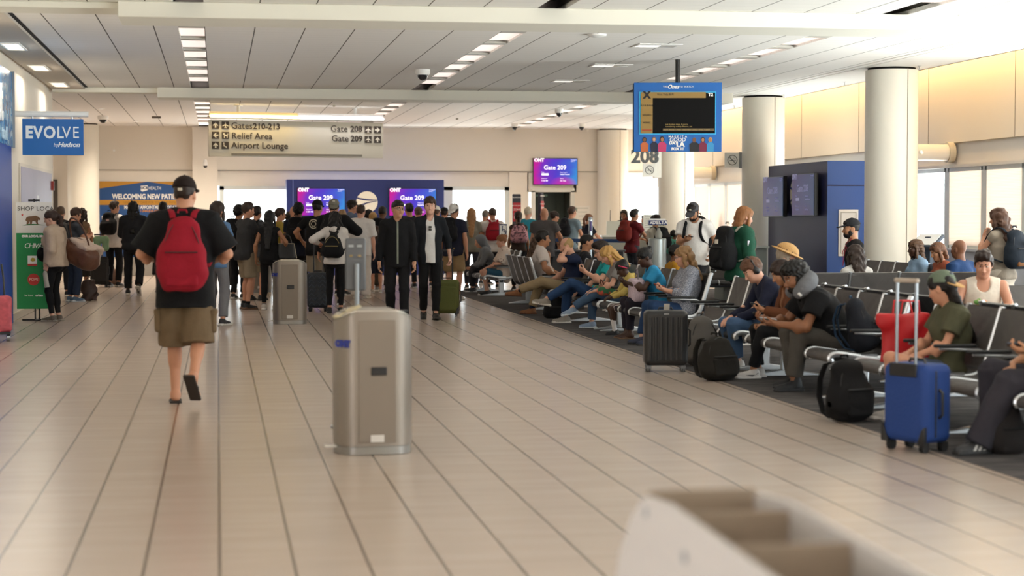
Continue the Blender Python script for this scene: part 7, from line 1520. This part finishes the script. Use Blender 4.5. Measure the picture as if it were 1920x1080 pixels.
q['sft']('cap_badge_oval', [E(q['X']((.0, -.112, .085)), (.030, .012, .020), q['Rh'])], .006, mat('badge_slate', '3a4450', .6))
q = sit('person at the right edge in loose dark trousers and black striped sneakers holding a phone', 11.2, x=SX + .02, h=1.78, b=1.08, skin=TAN, hair=('short', '1d1512'), top=('tee', '17171a'), bottom=('pants', '35323a', .035), shoes=('sneaker', '2a2a2c', '1b1b1d'), socks=('141416', .2), lean=(-12, 6), head=(12, 0), L=((.0, .34, -.22), (.6, -.2, -.8), (.3, -.2, .9), .7), R='lap', feet={'L': (-.12, .60, .085, 0, 14), 'R': (.14, .40, .085, 0, 4)}); phone(q, 'L', 'dark phone held at the right edge of the picture', '3a3f48')
for k in range(3):
    A = q['ank']['L']; sw_ = MB(); sw_.prism([(.06 - .035 * k, -.055), (.078 - .035 * k, -.055), (.058 - .035 * k, -.02), (.042 - .035 * k, -.02)], -.0455, -.0425, 'yz'); o = sw_.build('shoe_stripe', mat('stripe_white', 'c9c6c2', .5), q['root']); o.matrix_local = Matrix.Translation(Vector(q['S'] * A)) @ Matrix.Rotation(math.radians(14), 4, 'Z') @ Matrix.Scale(q['S'], 4)
# ---------------------------------------------------------------- further seats at the right
x, y = atD(1843, 17.2)
q = sit('man in a cream tank top with tattooed arms eating a wrap', y, x=x, yaw=162, h=1.72, b=1.10, skin='c08a70', hair=('quiff', '2a1c16'), top=('tank', 'cbbfb0', {'tankcut': 1}), bottom=('shorts', '3a3a40'), lean=(-2, 10), head=(16, -4), L=((-.14, .26, -.20), (.7, .1, -.8), (.5, -.6, .4), .9), R=((-.12, .26, -.24), (.7, .1, -.8), (.5, -.4, .6), .9))
o = empty('food_wrap', label='half-eaten green wrap in the hands of the man in a tank top', cat='food'); place(q, o, (q['W']['L'] + q['W']['R']) / 2 + V(0, .06, .05)); mesh_arrays('wrap', [sdf_arrays([RC((-.05, 0, -.01), (.05, 0, .02), .028, .030)], .006, .004)], mat('wrap_cream', 'c9b88a', .7, vary=.2, bump=(30, .3)), o); mesh_arrays('salad', [sdf_arrays([E((.06, .0, .03), (.03, .03, .025))], .006, .008, 2, (90, 60))], mat('salad_green', '6a9a4a', .6, vary=.3), o)
pt = MB()
for k in range(9):
    a = k * 6.28 / 9; pt.prism([(.004 * math.cos(a + 1.57), .004 * math.sin(a + 1.57)), (.055 * math.cos(a), .055 * math.sin(a)), (-.004 * math.cos(a + 1.57), -.004 * math.sin(a + 1.57))], 0, .004, 'xz')
o = pt.build('chest_print', mat('print_dark', '3a3638', .7), q['root']); o.matrix_local = Matrix.Translation(Vector(q['S'] * (q['C'] + q['R2'] @ V(.07, .135, -.02))))
D = 21.6
q = person('standing woman with long curly brown hair and a dark backpack holding a drink', 1878, D, yaw=28, h=hv(389, D), b=1.04, fem=True, skin=LIGHT, hair=('wavy', '4a3022', .40), top=('fit', '9a8c7c'), bottom=('skirt', 'b8ac9c', .25), shoes=('sneaker', 'c9c4be', 'd5d1cc'), L='mouth', R='hang', head=(6, 14), hem=.10); worn_pack(q, 'dark navy backpack with tan base on the curly-haired woman', '1b2430', .32, .48, .17, .06, pocket='7a4a22', patch='b89a8a')
W = q['W']['L']; o = empty('drink_cup', label='clear iced drink in the hand of the curly-haired woman', cat='cup'); place(q, o, W + q['hd']['L'] * .08 + q['hn']['L'] * .04 + V(0, 0, -.04)); MB().lathe([(.03, -.05), (.04, .07), (.042, .075)], seg=18).build('cup_body', mat('drink_brown', 'b59a86', .2), o, smooth=True); MB().cyl((0, 0, .05), (.01, 0, .15), .004, seg=8).build('straw', WHITEP, o, smooth=True)
x, y = atD(1627, 22.0); q = sit('woman with long dark wavy hair seen from behind on the charcoal row', 21.45, x=x, yaw=6, h=1.62, fem=True, skin=LIGHT, hair=('wavy', '352822', .36), top=('tee', 'b8b4b0'), bottom=('pants', '2a2a30'))
D = 25.0; x, y = atD(1602, D); q = sit('bearded man in a black cap and black top with a red lanyard', y, x=x, yaw=85, h=1.80, skin=TAN, hair=('buzz', '120e0c'), beard='100c0b', top=('tee', '17171a'), bottom=('pants', '2a2a30'), cap=('26282c',), seat=.52)
lb = MB(); lb.tube([q['S'] * p for p in (q['N'] + V(-.06, .05, .02), q['C'] + V(-.05, .14, .1), q['C'] + V(0, .15, -.08), q['C'] + V(.05, .14, .1), q['N'] + V(.06, .05, .02))], 1., 6, flat=(.012, .004), side=(1, 0, 0)); lb.build('lanyard', mat('lanyard_red', 'b01a34', .6), q['root'], smooth=True)
D = 25.6; x, y = atD(1722, D); q = sit('woman with brown braids in a light blue jacket in profile', y, x=x, yaw=92, h=1.66, fem=True, b=1.05, skin=DARKS, hair=('dreads', '4a3220', .26), top=('jacket', '7f9cb8'), bottom=('pants', '2a2a30'))
D = 24.6; x, y = atD(1768, D); q = sit('woman with sunglasses pushed up in brown hair looking down', y, x=x, yaw=95, h=1.64, fem=True, skin=TAN, hair=('bob', '5a3822', .18), top=('tee', '9a4a30'), bottom=('pants', '2a2a30'), head=(18, 0)); MB().tube([q['S'] * q['X']((sg * .07, .05 + .02 * (1 - abs(sg)), .105)) for sg in (-1, -.5, 0, .5, 1)], .008, 6).build('sunglasses', mat('dark_lens', '15130f', .1), q['root'], smooth=True)
D = 23.6; x, y = atD(1803, D); q = sit('bald man in a dark blue shirt turned away', y, x=x, yaw=30, h=1.72, b=1.12, skin=BROWN, hair=('bald', '2a201a'), top=('tee', '1a3a6a'), bottom=('pants', '2a2a30'))
D = 27.5; x, y = atD(1790, 25.4);
